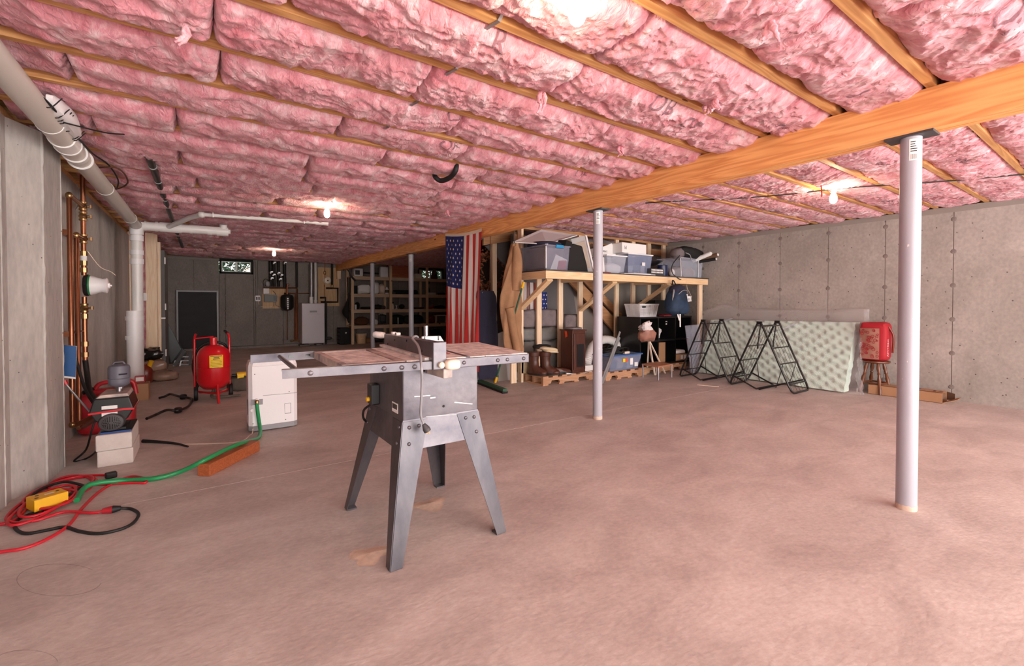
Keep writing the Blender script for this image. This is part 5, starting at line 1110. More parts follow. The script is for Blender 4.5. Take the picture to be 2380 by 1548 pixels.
# on the floor below
q = ZP(834, 797); pl_ = thing('tan_pail', 'tan plastic pail with lid on the floor under the shelves', 'pail', (q[0], 12.35, 0)); obj('pail_body', MB().lathe([(.12, 0), (.135, .21), (.145, .21), (.145, .25), (.15, .252)], (q[0], 12.35, 0), 22), 'board_wood', pl_, 40); obj('pail_lid', MB().lathe([(.152, .252), (.152, .272), (.12, .278)], (q[0], 12.35, 0), 22), 'ivory', pl_, 40)
sblob(4, 868, 893, 783, 'dark_grey', 'rag_heap', 'heap of dark and pale rags under the shelves', 'rags', .8, .04, 9)
a, b, c, e = onshelf(4, 1004, 1030, 766); sk = thing('steel_bucket', 'dark steel bucket under the shelves near the flag', 'bucket', ((a + b) / 2, YI, 0)); obj('bucket_shell', MB().lathe([(.13, 0), (.17, .3), (.175, .305), (.165, .3), (.125, .01)], ((a + b) / 2, YI + .15, .0), 22), 'black_metal', sk, 40); obj('bucket_bail', MB().tube([((a + b) / 2 - .17, YI + .15, .3), ((a + b) / 2, YI + .02, .34), ((a + b) / 2 + .17, YI + .15, .3)], .005, 6), 'steel', sk, 60)
sblob(4, 845, 866, 786, 'cardboard', 'cardboard_piece', 'flattened brown cardboard piece under the shelves', 'cardboard', .6, .01, 3)

# ------------------------------------------------------------------ striped flag hung from the beam
def flag(name, label, top, ylen, length, fn, sag, shade=''):
    """fn(u, v) -> point; u across the stripes 0..1, v along the fly 0..1"""
    t = thing(name, label, 'flag', fn(.5, 0))
    NU, NV = 52, 70; cols = {'red': MB(), 'white': MB(), 'blue': MB()}
    for si in range(13):
        for part, v0, v1 in (('a', 0, .4), ('b', .4, 1)):
            key = 'blue' if (si < 7 and part == 'a') else ('white' if si % 2 else 'red')
            us = np.linspace(si / 13, (si + 1) / 13, 5); vs = np.linspace(v0, v1, 29 if part == 'a' else 43)
            cols[key].grid([[fn(u, v) for v in vs] for u in us])
    obj('red_stripes', cols['red'], 'flag_red', t, 60); obj('white_stripes', cols['white'], 'flag_white', t, 60); ct = obj('canton', cols['blue'], 'flag_blue', t, 60)
    stm = []
    for r in range(9):
        for c in range(11):
            if (r + c) % 2: continue
            u0, v0 = (r + 1) / 10 * 7 / 13, (c + 1) / 12 * .4; m_ = MB(); P = []
            ru, rv = .021, .0125
            for k in range(10):
                a_ = math.pi * k / 5 + .3; q_ = 1 if k % 2 == 0 else .42; P.append(fn(u0 + ru * q_ * math.cos(a_), v0 + rv * q_ * math.sin(a_), -.006))
            m_._add([fn(u0, v0, -.006)] + P, [(0, k + 1, (k + 1) % 10 + 1) for k in range(10)])
            obj('star', m_, 'flag_white', ct)
    obj('heading', MB().grid([[fn(u, v) for v in (-.022, 0)] for u in np.linspace(0, 1, 20)]), 'ivory', t, 60)
    return t
FT0, FT1 = XP(1037, 549, 3.0), XP(1122, 538, 3.0)
def ffn(u, v, off=0):
    y = FT0[1] + (FT1[1] - FT0[1]) * u * (1 - .10 * v); z0f = FT0[2] + (FT1[2] - FT0[2]) * u - .03 * math.sin(math.pi * u); z = z0f - 1.83 * v
    x = 3.0 + (.014 * math.sin(u * 17 + 2 * v) + .010 * math.sin(u * 41 + 5 * v)) * min(1, .25 + 1.5 * v) - .012
    return (x + off, y, z)
flag('hanging_flag', 'striped flag with stars hanging vertically from the wooden girder', None, 0, 0, ffn, 0)
# ------------------------------------------------------------------ stud wall under the stair
YST = 5.08
SX = [4.00, 4.405, 4.81, 5.215, 5.62, 6.025, 6.43, 6.84]
ws = struct(obj('wall_stair', MB().box(4.35, XR, 5.42, 5.45, 0, 2.17), 'drywall_grey'))
obj('panel', MB().prism([(4.0, 5.36, 0.0), (4.0, 5.36, 1.38), (5.35, 5.36, 0.0)], (0, .02, 0)), 'shade_earth_brown', ws)
obj('panel', MB().prism([(3.72, 5.385, 1.45), (3.72, 5.385, 2.1), (4.75, 5.385, 2.1), (5.2, 5.385, .0), (4.95, 5.385, .0)], (0, .02, 0)), 'stair_grey', ws)
obj('stud', MB().box(3.62, 3.658, 5.0, 5.09, 0, 2.17), 'stud_wood', ws, bevel=.002)
for i, x in enumerate(SX): obj('stud', MB().box(x - .042, x + .042, YST, YST + .038, 0 if i else .0, 2.13), 'stud_wood', ws, bevel=.002)
obj('top_plate', MB().box(3.62, XR, YST, YST + .09, 2.13, 2.17), 'stringer_wood', ws)
obj('rail_board', MB().box(3.6, XR, YST + .04, YST + .08, 1.95, 2.05), 'stringer_wood', ws)
for d in (0, .19):
    a, b = YP(1312 + d * 30, 640 + d * 0, 5.22), YP(1428, 768, 5.22)
obj('stringer', MB().prism([YP(x, y, 5.24) for x, y in ((1290, 618), (1316, 618), (1440, 752), (1440, 785))], (0, .04, 0)), 'stringer_wood', ws)
obj('stringer', MB().prism([YP(x, y, 5.30) for x, y in ((1322, 618), (1340, 618), (1445, 728), (1445, 747))], (0, .04, 0)), 'stringer_wood', ws)
# end of the stair: posts, soffit and added dark sheets for the shade behind
wc = struct(obj('wall_shade_sheet', MB().box(3.75, XR, 6.60, 6.64, 0, 2.17), 'shade_earth_brown'))
obj('stud', MB().box(*[YP(x, 700, 5.66)[0] for x in (1145, 1155)], 5.66, 5.72, 0, 2.1), 'stud_wood', wc)
obj('stair_soffit', MB().prism([YP(x, y, 5.75) for x, y in ((1128, 571), (1212, 553), (1212, 650), (1177, 619))], (0, .03, 0)), 'stair_grey', wc)
obj('header_board', MB().prism([YP(x, y, 5.6) for x, y in ((1124, 553), (1212, 533), (1212, 556), (1124, 570))], (0, .04, 0)), 'stringer_wood', wc)
obj('shade_sheet_side', MB().box(3.98, 4.02, 5.4, 6.6, 0, 2.1), 'shade_earth_brown', wc)

# ------------------------------------------------------------------ cantilevered storage platform
PX0, PX1, PY0, PY1, PZ = 3.46, 6.90, 4.27, 5.06, 1.49
pf = thing('storage_platform', 'raised wooden storage platform braced off the stud wall', 'platform', (5.2, 4.6, 0))
obj('front_board', MB().box(PX0, PX1, PY0, PY0 + .038, PZ - .095, PZ), 'board_wood', pf, bevel=.003)
obj('side_board', MB().box(PX0, PX0 + .038, PY0 + .038, PY1, PZ - .095, PZ), 'board_wood_y', pf, bevel=.003)
obj('side_board', MB().box(PX1 - .038, PX1, PY0 + .038, PY1, PZ - .095, PZ), 'board_wood_y', pf, bevel=.003)
for x in (4.4, 5.21, 6.02): obj('cross_board', MB().box(x, x + .038, PY0 + .038, PY1, PZ - .095, PZ - .002), 'board_wood_y', pf)
obj('deck', MB().box(PX0 - .005, PX1 + .01, PY0 - .008, PY1, PZ, PZ + .014), 'dark_grey', pf)
for x, xb in ((3.56, 3.64), (4.73, 4.81), (5.94, 6.02)): obj('brace', MB().bar((x + .03, PY0 + .08, PZ - .10), (xb - .02, YST - .01, .98), .038, .09, (1, 0, 0)).xf(lambda p: p), 'board_wood', pf, bevel=.002)
q = YP(1626.5, 700, PY0 + .06); obj('post', MB().box(q[0] - .045, q[0] + .045, PY0 + .04, PY0 + .078, 0, PZ - .095), 'stud_wood', pf, bevel=.002)
obj('front_leg', MB().box(3.462, 3.55, PY0 + .74, PY0 + .778, 0, PZ - .095), 'stud_wood', pf, bevel=.002)
ZD = PZ + .0145
def tote(name, label, x0, x1, y0, y1, z0, z1, mt, rim, taper=.03, rimm='white_plastic', solid=True):
    t = thing(name, label, 'storage bin', ((x0 + x1) / 2, (y0 + y1) / 2, z0)); w = .004
    b = [(x0 + taper, y0 + taper, z0), (x1 - taper, y0 + taper, z0), (x1 - taper, y1 - taper, z0), (x0 + taper, y1 - taper, z0)]; u = [(x0, y0, z1), (x1, y0, z1), (x1, y1, z1), (x0, y1, z1)]
    sh = MB()._add(b + u, [(3, 2, 1, 0), (0, 1, 5, 4), (1, 2, 6, 5), (2, 3, 7, 6), (3, 0, 4, 7)])
    o = obj('bin_shell', sh, mt, t); sd = o.modifiers.new('wall', 'SOLIDIFY'); sd.thickness = .004
    if rim:
        rm = MB()
        for (a0, a1, b0, b1) in ((x0 - rim, x1 + rim, y0 - rim, y0), (x0 - rim, x1 + rim, y1, y1 + rim), (x0 - rim, x0, y0, y1), (x1, x1 + rim, y0, y1)): rm.box(a0, a1, b0, b1, z1 - .012, z1 + .006)
        obj('rim', rm, rimm, t, bevel=.003)
    return t
# big smoky bin at the corner
tx0, tx1, ty0, ty1, tz1 = 3.51, 3.90, 4.33, 4.84, ZD + .31
t = tote('storage_bin', 'large smoky clear storage bin at the platform corner', tx0, tx1, ty0, ty1, ZD, tz1, 'smoke_tote', .012, .018, 'smoke_tote')
obj('bin_liner', MB().box(tx0 + .03, tx1 - .03, ty0 + .07, ty1 - .03, ZD + .01, tz1 - .02), 'grey_cloth', t, bevel=.02)
obj('corner_rib', MB().bar((tx0 - .002, ty0 - .002, ZD + .02), (tx0 - .008, ty0 - .008, tz1 - .02), .012, .012), 'pvc_white', t)
obj('blue_latch', MB().box(tx0 + .15, tx0 + .27, ty0 - .022, ty0 - .005, tz1 - .03, tz1 + .01), 'latch_blue', t, bevel=.004)
obj('white_card', MB().prism([YP(x, y, ty0 + .03) for x, y in ((1279, 626), (1292, 591), (1318, 604), (1316, 626))], (0, .004, 0)), 'paper', t)
obj('red_card', MB().prism([YP(x, y, ty0 + .026) for x, y in ((1295, 626), (1299, 606), (1317, 605), (1316, 626))], (0, .004, 0)), 'red_plastic', t)
FB = [YP(1192, 564, 4.80), YP(1258, 535, 4.99), YP(1342, 548, 4.72), YP(1272, 569, 4.42)]
tag(obj('foam_board', MB().prism(FB, (0, 0, .012)), 'white_paint', bevel=.002), 'large white foam board tilted on top of the smoky bin', 'board')
tag(obj('navy_bundle', MB().ell((3.72, 4.62, tz1 + .035), (.20, .20, .045), 20, 12, .6, None, .012, 8, 3), 'navy_cloth', sm=50), 'folded navy cloth between smoky bin and foam board', 'cloth')
tag(obj('black_pouch', MB().obox((3.93, 4.46, tz1 + .045), (.13, .15, .10), (.1, .15, .2)), 'black_matte', bevel=.015), 'black pouch wedged under the white foam board', 'pouch')
# black portfolio and white frames
a, b, c, e = rect(1321, 1368, 567, 629, 4.42)
tag(obj('black_portfolio', MB().prism([(a, 4.42, ZD), (b, 4.42, ZD), (b - .02, 4.42, ZD + .1), (b - .11, 4.42, e - .02), (a + .10, 4.42, e), (a - .01, 4.42, e - .03)], (0, .09, 0)), 'black_matte', bevel=.02), 'black soft portfolio case leaning beside the smoky bin', 'case')
fr_ = thing('picture_frame', 'white framed panel leaning behind the black portfolio', 'frame', YP(1355, 629, 4.5)[:2] + (ZD,))
F4 = [YP(x, y, yy) for x, y, yy in ((1327, 556, 4.78), (1360, 547, 4.6), (1380, 629, 4.42), (1350, 629, 4.6))]
F4[2] = (F4[2][0], F4[2][1], ZD); F4[3] = (F4[3][0], F4[3][1], ZD)
obj('frame_back', MB().prism(F4, (0, .03, 0)), 'white_paint', fr_, bevel=.003)
cI = [lerp(lerp(F4[0], F4[2], .5), p, .72) for p in F4]; obj('frame_mat', MB().prism([add(p, (-.004, -.006, 0)) for p in cI], (0, .004, 0)), 'ivory', fr_)
obj('frame_edge', MB().bar(add(F4[1], (.01, -.004, 0)), add(F4[2], (.01, -.004, 0)), .03, .012), 'white_paint', fr_)
# cartons and bins
def carton(x0, x1, yt, Y_, d, z0, mt, name, label, cat='box', bev=.003):
    a, b, c, e = rect(x0, x1, yt, yt + 5, Y_); return tag(obj(name, MB().box(a, b, Y_, Y_ + d, z0, e), mt, bevel=bev), label, cat)
o = carton(1396, 1406, 598, 4.42, .15, ZD, 'paper', 'white_carton', 'narrow white carton beside the column on the platform')
g = carton(1392, 1412, 593, 4.62, .25, ZD, 'grey_plastic', 'grey_carton', 'grey carton holding up the open white box')
zz = YP(1400, 593, 4.62)[2]
ob = thing('open_box', 'open white cardboard box with torn flaps on a grey carton', 'box', YP(1415, 592, 4.6)[:2] + (zz,))
a, b, c, e = rect(1393, 1431, 574, 592, 4.58)
obj('box_body', MB().box(a, b, 4.58, 4.86, zz, e - .02), 'paper', ob); obj('flap', MB().prism([(a, 4.58, e - .02), (b, 4.58, e - .02), (b - .09, 4.575, e + .06), (a + .1, 4.575, e + .005)], (0, .005, 0)), 'paper', ob)
obj('flap', MB().hexa([(a, 4.86, e - .02), (b, 4.86, e - .02), (b + .06, 4.74, e + .035), (a, 4.74, e + .05)], [(a, 4.86, e - .015), (b, 4.86, e - .015), (b + .06, 4.74, e + .04), (a, 4.74, e + .055)]), 'cardboard_dark', ob)
obj('box_lettering', put_text(MB(), 'start', .05, ((a + b) / 2 - .06, 4.574, zz + .055), (1, 0, 0), (0, 0, 1)), 'print_dark', ob)
a, b, c, e = rect(1410, 1456, 594, 634, 4.36)
t = tote('storage_bin', 'clear bin with white rim full of white stuffing', a, b, 4.36, 4.66, ZD, e, 'clear_tote', .012, .03)
obj('stuffing', MB().ell(((a + b) / 2, 4.51, ZD + .075), ((b - a) / 2 - .035, .115, .075), 24, 14, .6, None, .012, 14, 3, ZD + .004), 'paper', t, 50)
a, b, c, e = rect(1460, 1516, 591, 634, 4.38)
t = tote('storage_bin', 'clear grey bin with white rim holding small boxes', a, b, 4.38, 4.72, ZD, e, 'clear_blue', .012, .03)
for i, (u, w, h, mt) in enumerate(((.08, .10, .14, 'paper'), (.2, .12, .08, 'navy_cloth'), (.36, .09, .16, 'ivory'), (.30, .06, .05, 'cardboard'))): obj('small_box', MB().box(a + u, a + u + w, 4.45, 4.60, ZD + .006, ZD + h), mt, t)
obj('bin_label', MB().box(a + .29, a + .36, 4.368, 4.372, ZD + .14, ZD + .19), 'paper', t)
ztop = e + .007
wb_ = thing('white_box', 'white cardboard box standing on the clear grey bin', 'box', ((a + b) / 2, 4.5, ztop))
a2, b2, c2_, e2 = rect(1446, 1502, 566, 592, 4.40); obj('box_body', MB().box(a2, b2, 4.40, 4.70, ztop, e2), 'paper', wb_, bevel=.004); obj('box_mark', put_text(MB(), 'ld', .07, (a2 + .07, 4.398, (ztop + e2) / 2), (1, 0, 0), (0, 0, 1)), 'print_black', wb_)
a, b, c, e = rect(1450, 1522, 632, 637, 4.30); tag(obj('paper_sheets', MB().box(a, b, 4.29, 4.36, ZD, ZD + .012).obox(((a + b) / 2 + .05, 4.32, ZD + .018), (.4, .06, .006), (0, 0, .05)), 'paper'), 'loose white sheets on the platform edge below the bins', 'paper')
a, b, c, e = rect(1398, 1418, 630, 637, 4.31); tag(obj('red_folder', MB().box(a, b, 4.30, 4.355, ZD, ZD + .012), 'red_fabric'), 'thin red folder under the clear bins', 'folder')
tb2 = thing('tea_tin', 'dark patterned tin stack beside the blue pot', 'tin', YP(1522, 640, 4.32)[:2] + (ZD,)); a, b, c, e = rect(1513, 1543, 619, 640, 4.33); obj('tin_body', MB().box(a, b, 4.33, 4.5, ZD, ZD + .11), 'dark_grey', tb2, bevel=.004)
for k in range(9):
    for j in range(2): obj('tin_print', MB().box(a + .012 + k * (b - a - .03) / 9, a + .012 + (k + .7) * (b - a - .03) / 9, 4.327, 4.331, ZD + .04 + .034 * j, ZD + .062 + .034 * j), 'paper', tb2)
bp2 = thing('enamel_pot', 'dark blue enamel pot on the platform', 'pot', YP(1539, 640, 4.4)[:2] + (ZD,)); q = YP(1539, 640, 4.42); obj('pot_body', MB().lathe([(.075, 0), (.08, .01), (.078, .17), (.084, .175), (.076, .172), (.07, .01)], (q[0], 4.42, ZD), 22), 'pan_blue', bp2, 40)
tag(obj('steel_bowl', MB().lathe([(.06, 0), (.15, .06), (.16, .075), (.15, .07), (.05, .006)], (q[0] - .06, 4.56, ZD + .176), 22), 'steel', sm=40), 'wide steel bowl set on the blue pot', 'bowl')
a, b, c, e = rect(1566, 1634, 600, 643, 4.33); a = b - .62
t = tote('storage_bin', 'large clear bin stuffed with pink and tan fabric at the platform end', a, b, 4.33, 4.76, ZD, e, 'clear_tote', .01, .02, 'clear_tote')
for i, (u, v, mt, sd) in enumerate(((.12, .10, 'flag_white', 1), (.30, .14, 'brown_bag', 2), (.48, .11, 'cream_cloth', 3), (.38, .06, 'canvas_tan', 4), (.2, .2, 'grey_cloth', 5))): obj('folded_fabric', MB().ell((a + u, 4.40 + v, ZD + .09), (.12, .07, .085), 18, 12, .8, None, .02, 12, sd, ZD + .006), mt, t, 50)
obj('corner_rib', MB().bar((a + .02, 4.328, ZD + .01), (a, 4.326, e - .01), .01, .008).bar((b - .14, 4.328, ZD + .01), (b - .14, 4.326, e - .01), .01, .008), 'pvc_white', t)
gb = thing('garment_bag', 'bulging black garment bag with grey hood on the clear bin', 'bag', (b - .3, 4.5, e)); obj('bag_body', MB().ell((b - .27, 4.46, e + .085), (.32, .17, .10), 28, 16, .75, (0, .06, 0), .02, 8, 7), 'black_matte', gb, 60); obj('bag_hood', MB().ell((b - .55, 4.44, e + .075), (.10, .12, .085), 18, 12, .8, None, .02, 12, 8), 'grey_cloth', gb, 60); obj('bag_cord', MB().tube([(b - .5, 4.32, e + .08), (b - .42, 4.30, e + .05), (b - .37, 4.31, e + .0), (b - .36, 4.315, e - .02)], .008, 7), 'grey_plastic', gb, 60)
for i, (p0, p1, r, mt, lab) in enumerate((((1610, 606, 6.66), (1652, 589, 6.74), .034, 'paper', 'white poster tube resting on the large clear bin'), ((1630, 602, 6.80), (1668, 592, 6.86), .032, 'cardboard_dark', 'brown poster tube with white end on the large clear bin'), ((1622, 609, 6.76), (1664, 602, 6.84), .024, 'black_matte', 'thin black poster tube on the large clear bin'))):
    c0, c1 = XP(*p0), XP(*p1)
    tt = thing('poster_tube', lab, 'tube', c0); obj('tube_body', MB().cyl(c0, c1, r, n=18), mt, tt, 40); obj('tube_end', MB().cyl(c1, lerp(c0, c1, 1.06), r * .8, r * .5, n=18), 'paper', tt, 40)
tag(obj('charger_cord', MB().tube([YP(x, y, yy) for x, y, yy in ((1580, 594, 4.34), (1563, 615, 4.31), (1563, 635, 4.30), (1578, 648, 4.25), (1583, 650, 4.24))], .007, 7), 'black_rubber', sm=60), 'black cord hanging over the platform edge from the clear bin', 'cord')

# ------------------------------------------------------------------ below the platform: pallets
def pallet(label, x0, x1, y0, y1, n=6):
    t = thing('wooden_pallet', label, 'pallet', ((x0 + x1) / 2, (y0 + y1) / 2, 0))
    for j in range(3):
        y = y0 + (y1 - y0 - .038) * j / 2
        st_ = MB(); L_ = x1 - x0; p = [(0, .02), (.14, .02), (.16, .06), (.30, .06), (.32, .02), (.68, .02), (.70, .06), (.84, .06), (.86, .02), (1, .02), (1, .10), (0, .10)]
        st_.prism([(x0 + L_ * u, y, z) for u, z in p], (0, .038, 0)); obj('stringer', st_, 'pallet_wood', t)
    for i in range(n):
        x = x0 + (x1 - x0 - .09) * i / (n - 1); obj('top_slat', MB().box(x, x + .09, y0, y1, .10, .12), 'pallet_wood_y', t)
    for i in range(4):
        x = x0 + (x1 - x0 - .09) * i / 3; obj('bottom_slat', MB().box(x, x + .09, y0, y1, 0, .02), 'pallet_wood_y', t)
    return t
pallet('weathered wooden pallet under the boots and dark cabinet', 3.70, 4.62, 4.62, 5.05)
pallet('orange-brown wooden pallet under the blue-lidded bin', 4.66, 5.44, 4.42, 5.05, 5)
pallet('wooden pallet under the black cube shelves', 5.50, 6.60, 4.46, 5.05)
ZL = .1205
# boots and shoes
def boot(label, x, y, rz, tall=True, hh=.30):
    t = thing('leather_boot' if tall else 'leather_shoe', label, 'boot' if tall else 'shoe', (x, y, ZL), rz); m_ = MB()
    n = 18; prof = [(0, .0, .050, .13), (.03, .0, .052, .135), (.06, .0, .05, .125), (.09, -.02, .048, .095), (.12, -.045, .047, .065), (.2, -.05, .052, .062), (hh - .02, -.05, .060, .068), (hh, -.05, .063, .07)] if tall else [(0, 0, .048, .13), (.03, 0, .05, .135), (.055, -.01, .048, .12), (.075, -.04, .042, .075), (.085, -.05, .036, .06)]
    G = [[(sx_ * math.cos(2 * math.pi * k / n), cy_ + sy_ * math.sin(2 * math.pi * k / n) * (1 if tall else 1), z) for k in range(n + 1)] for z, cy_, sx_, sy_ in prof]
    m_.grid(G); o = obj('upper', m_, 'brown_leather', t, 60, local=True)
    obj('sole', MB().lathe([(.050, 0), (.054, .004), (.053, .026), (.048, .028)], (0, 0, 0), 22, None, 1, 2.55), 'black_rubber', t, 40, local=True)
    if tall: obj('toe_cap', MB().ell((0, .075, .035), (.047, .065, .04), 16, 10), 'brown_leather', t, 60, local=True); obj('boot_collar', MB().lathe([(.060, hh - .05), (.068, hh - .045), (.072, hh + .01), (.06, hh + .012)], (0, -.05, 0), 18, None, 1, 1.1), 'brown_leather', t, 40, local=True); obj('lining', MB().lathe([(.05, hh - .02), (.001, hh - .02)], (0, -.05, 0), 14), 'black_matte', t, local=True)
    t.scale = (1.28, 1.12, 1.0)
    return t
b1 = YP(1255, 872, 4.76); boot('tall brown leather boot at the pallet edge, set behind the other', b1[0] - .02, 4.80, math.radians(200))
boot('tall brown leather boot beside the low brown shoe', b1[0] + .14, 4.74, math.radians(215))
boot('low brown leather shoe on the pallet beside the tall boots', b1[0] + .33, 4.70, math.radians(255), False)
zbt = ZL + .315
bl_ = thing('folded_blanket', 'cream and black folded blankets lying on the tall boots', 'blanket', (b1[0] + .1, 4.8, zbt)); obj('cream_layer', MB().ell((b1[0] + .15, 4.78, zbt + .03), (.14, .09, .028), 22, 12, .7, (0, .15, 0), .008, 12, 2).ell((b1[0] + .18, 4.76, zbt - .002), (.12, .07, .02), 22, 12, .7, (0, .15, 0), .006, 12, 4), 'cream_cloth', bl_, 60); obj('black_layer', MB().ell((b1[0] + .09, 4.84, zbt + .06), (.14, .08, .03), 22, 12, .8, None, .01, 10, 3), 'black_matte', bl_, 60)
# tall dark wooden cabinet
ca = thing('wooden_cabinet', 'tall narrow dark wooden cabinet on the pallet with an orange tag', 'cabinet', (4.40, 4.75, ZL)); zc_ = .70
obj('cabinet_body', MB().box(4.235, 4.475, 4.64, 4.89, ZL, zc_), 'dark_wood', ca, bevel=.004)
obj('cabinet_door', MB().box(4.255, 4.465, 4.625, 4.64, ZL + .04, zc_ - .03), 'dark_wood', ca, bevel=.004); obj('door_inset', MB().box(4.30, 4.43, 4.620, 4.626, ZL + .08, zc_ - .18), 'black_satin', ca); obj('cabinet_top', MB().box(4.22, 4.49, 4.62, 4.90, zc_, zc_ + .02), 'dark_wood', ca, bevel=.004)
obj('orange_tag', MB().prism([(4.231, 4.80, zc_ - .005), (4.231, 4.76, zc_ + .015), (4.228, 4.74, zc_ - .075), (4.228, 4.78, zc_ - .095)], (.003, 0, 0)), 'orange_tag', ca)
tag(obj('grey_cloth', MB().ell((4.36, 4.77, zc_ + .035), (.12, .11, .018), 22, 10, .6, None, .012, 10, 4), 'grey_cloth', sm=60), 'rumpled grey cloth on top of the dark cabinet', 'cloth')
# cushions and quilts under the stair
def cushion(label, x0, x1, y0, y1, z0, z1, mt, sd, amp=.012, name='sofa_cushion'): return tag(obj(name, MB().ell(((x0 + x1) / 2, (y0 + y1) / 2, (z0 + z1) / 2), ((x1 - x0) / 2, (y1 - y0) / 2, (z1 - z0) / 2), 32, 18, .4, None, amp, 7, sd), mt, sm=60), label, 'cushion')
cushion('long mottled grey cushion behind the studs, topmost of the pile', 3.72, 4.55, 5.14, 5.34, .74, 1.0, 'grey_cloth', 1)
cushion('grey padded cushion behind the dark cabinet', 4.57, 4.95, 5.14, 5.34, .50, .92, 'grey_cloth', 2)
cushion('folded shiny grey quilt under the long cushion', 3.70, 4.45, 5.14, 5.34, .55, .735, 'quilt_grey', 3, .03, 'folded_quilt')
cushion('large dark grey quilt bundle on the floor behind the boots', 3.70, 4.55, 5.15, 5.32, .0, .545, 'quilt_grey', 4, .03, 'quilt_bundle')
tag(obj('paper_sack', MB().prism([YP(x, y, 5.0) for x, y in ((1211, 870), (1232, 866), (1244, 862), (1222, 838), (1211, 835))], (0, .06, 0)), 'cream_cloth', bevel=.01), 'pale paper sack slumped on the floor behind the pallet corner', 'sack')
# second flag behind the studs
def ffn2(u, v, off=0): return (3.72 + .62 * u + .0 * v, 5.365 - .01 * math.sin(u * 20) + off * .6, 1.38 - .42 * (1 - v) * .0 - .42 * v)
bf = thing('folded_flag', 'faded striped flag hanging behind the studs above the cushions', 'flag', (4.0, 5.36, 1.0))
for i in range(9):
    key = ('flag_white', 'amber')[i % 2]; x = 3.70 + i * .055
    obj('stripe', MB().grid([[(x + .055 * s_, 5.350 + .006 * math.sin(9 * (i + s_)), z) for z in (.98, 1.2, 1.40)] for s_ in (0, .5, 1)]), key, bf, 60)
cn = obj('canton', MB().grid([[(4.20 + .16 * s_, 5.35, z) for z in (.98, 1.12, 1.26)] for s_ in (0, .5, 1)]), 'flag_blue', bf, 60)
for i in range(4):
    for j in range(3):
        c = (4.225 + .05 * j + .02 * (i % 2), 5.345, 1.02 + .065 * i); obj('star', MB()._add([c] + [(c[0] + (.016 if k % 2 == 0 else .007) * math.sin(math.pi * k / 5), c[1], c[2] + (.016 if k % 2 == 0 else .007) * math.cos(math.pi * k / 5)) for k in range(10)], [(0, k + 1, (k + 1) % 10 + 1) for k in range(10)]), 'flag_white', cn)
# white flexible duct
du = thing('dryer_duct', 'white ribbed flexible duct arching behind the column', 'duct', (4.8, 4.75, ZL)); pth = [YP(x, y, yy) for x, y, yy in ((1364, 850, 4.76), (1369, 826, 4.79), (1380, 803, 4.84), (1402, 790, 4.90), (1425, 793, 4.93), (1438, 808, 4.94))]
pth = [(p[0], p[1], max(p[2], ZL + .09)) for p in pth]
obj('duct_tube', MB().tube(pth, lambda t: .064 + .005 * math.sin(t * 150), 16, 14), 'pvc_white', du, 70)
# blue-lidded bin with black hoses on it, leaning metal track
t = tote('storage_bin', 'clear blue-tinted bin with blue rim on the pallet', 4.72, 5.40, 4.40, 4.82, ZL, .345, 'clear_blue', .014, .04, 'tote_blue')
for i, (u, mt, sd) in enumerate(((.15, 'navy_cloth', 1), (.32, 'cream_cloth', 2), (.50, 'paper', 3), (.40, 'dark_grey', 4))): obj('packed_item', MB().ell((4.72 + u, 4.55, ZL + .085), (.09, .085, .075), 16, 10, .6, None, .015, 10, sd, ZL + .006), mt, t, 50)
for x, z, w, h, mt in ((5.0, .24, .05, .05, 'yellow_label'), (5.06, .245, .04, .04, 'orange_tag'), (5.16, .19, .06, .10, 'paper'), (5.26, .16, .07, .06, 'paper')): obj('bin_sticker', MB().box(x, x + w, 4.395 + (.345 - z) * .1, 4.40 + (.345 - z) * .1, z, z + h), mt, t)
tag(obj('black_hose_coil', (lambda m_: [m_.tube([(5.02 + rnd.uniform(-.05, .05) + r_ * 1.25 * math.cos(a), 4.62 + r_ * .8 * math.sin(a), .37 + .012 * k + .02 * math.sin(a * 2 + k)) for a in np.linspace(0, 6.28, 14)[:-1]], .012, 7, 4, True) for k, r_ in enumerate((.17, .15, .2, .13, .16, .11))] and m_)(MB()), 'black_rubber', sm=60), 'coil of black hose on the blue-rimmed bin', 'hose')
tag(obj('small_carton', MB().box(5.08, 5.18, 4.44, 4.50, .352, .385), 'ivory', bevel=.002), 'tiny beige carton on the blue-rimmed bin edge', 'carton')
for i, (p0, p1, lab) in enumerate((((1398, 852, 4.28), (1441, 771, 4.37), 'long pale metal track leaning behind the column'), ((1403, 856, 4.29), (1440, 784, 4.37), 'second pale metal track leaning beside the first'))):
    c0, c1 = YP(*p0[:2], p0[2]), YP(*p1[:2], p1[2]); tag(obj('metal_track', MB().bar((c0[0], c0[1] + .02, 0), c1, .03, .012, (0, 1, 0)), 'galvanised'), lab, 'track')
tag(obj('plastic_trim', MB().tube([YP(1316, 868, 4.58), YP(1340, 870, 4.58), YP(1374, 864, 4.58)], .012, 7).xf(lambda p: (p[0], p[1], max(p[2], ZL + .001))), 'pvc_white', sm=60), 'white plastic trim lying on the pallet in front of the cabinet', 'trim')
tag(obj('white_box', MB().box(4.50, 4.66, 4.66, 4.80, ZL, .20), 'paper', bevel=.003), 'flat white box on the pallet behind the column', 'box')
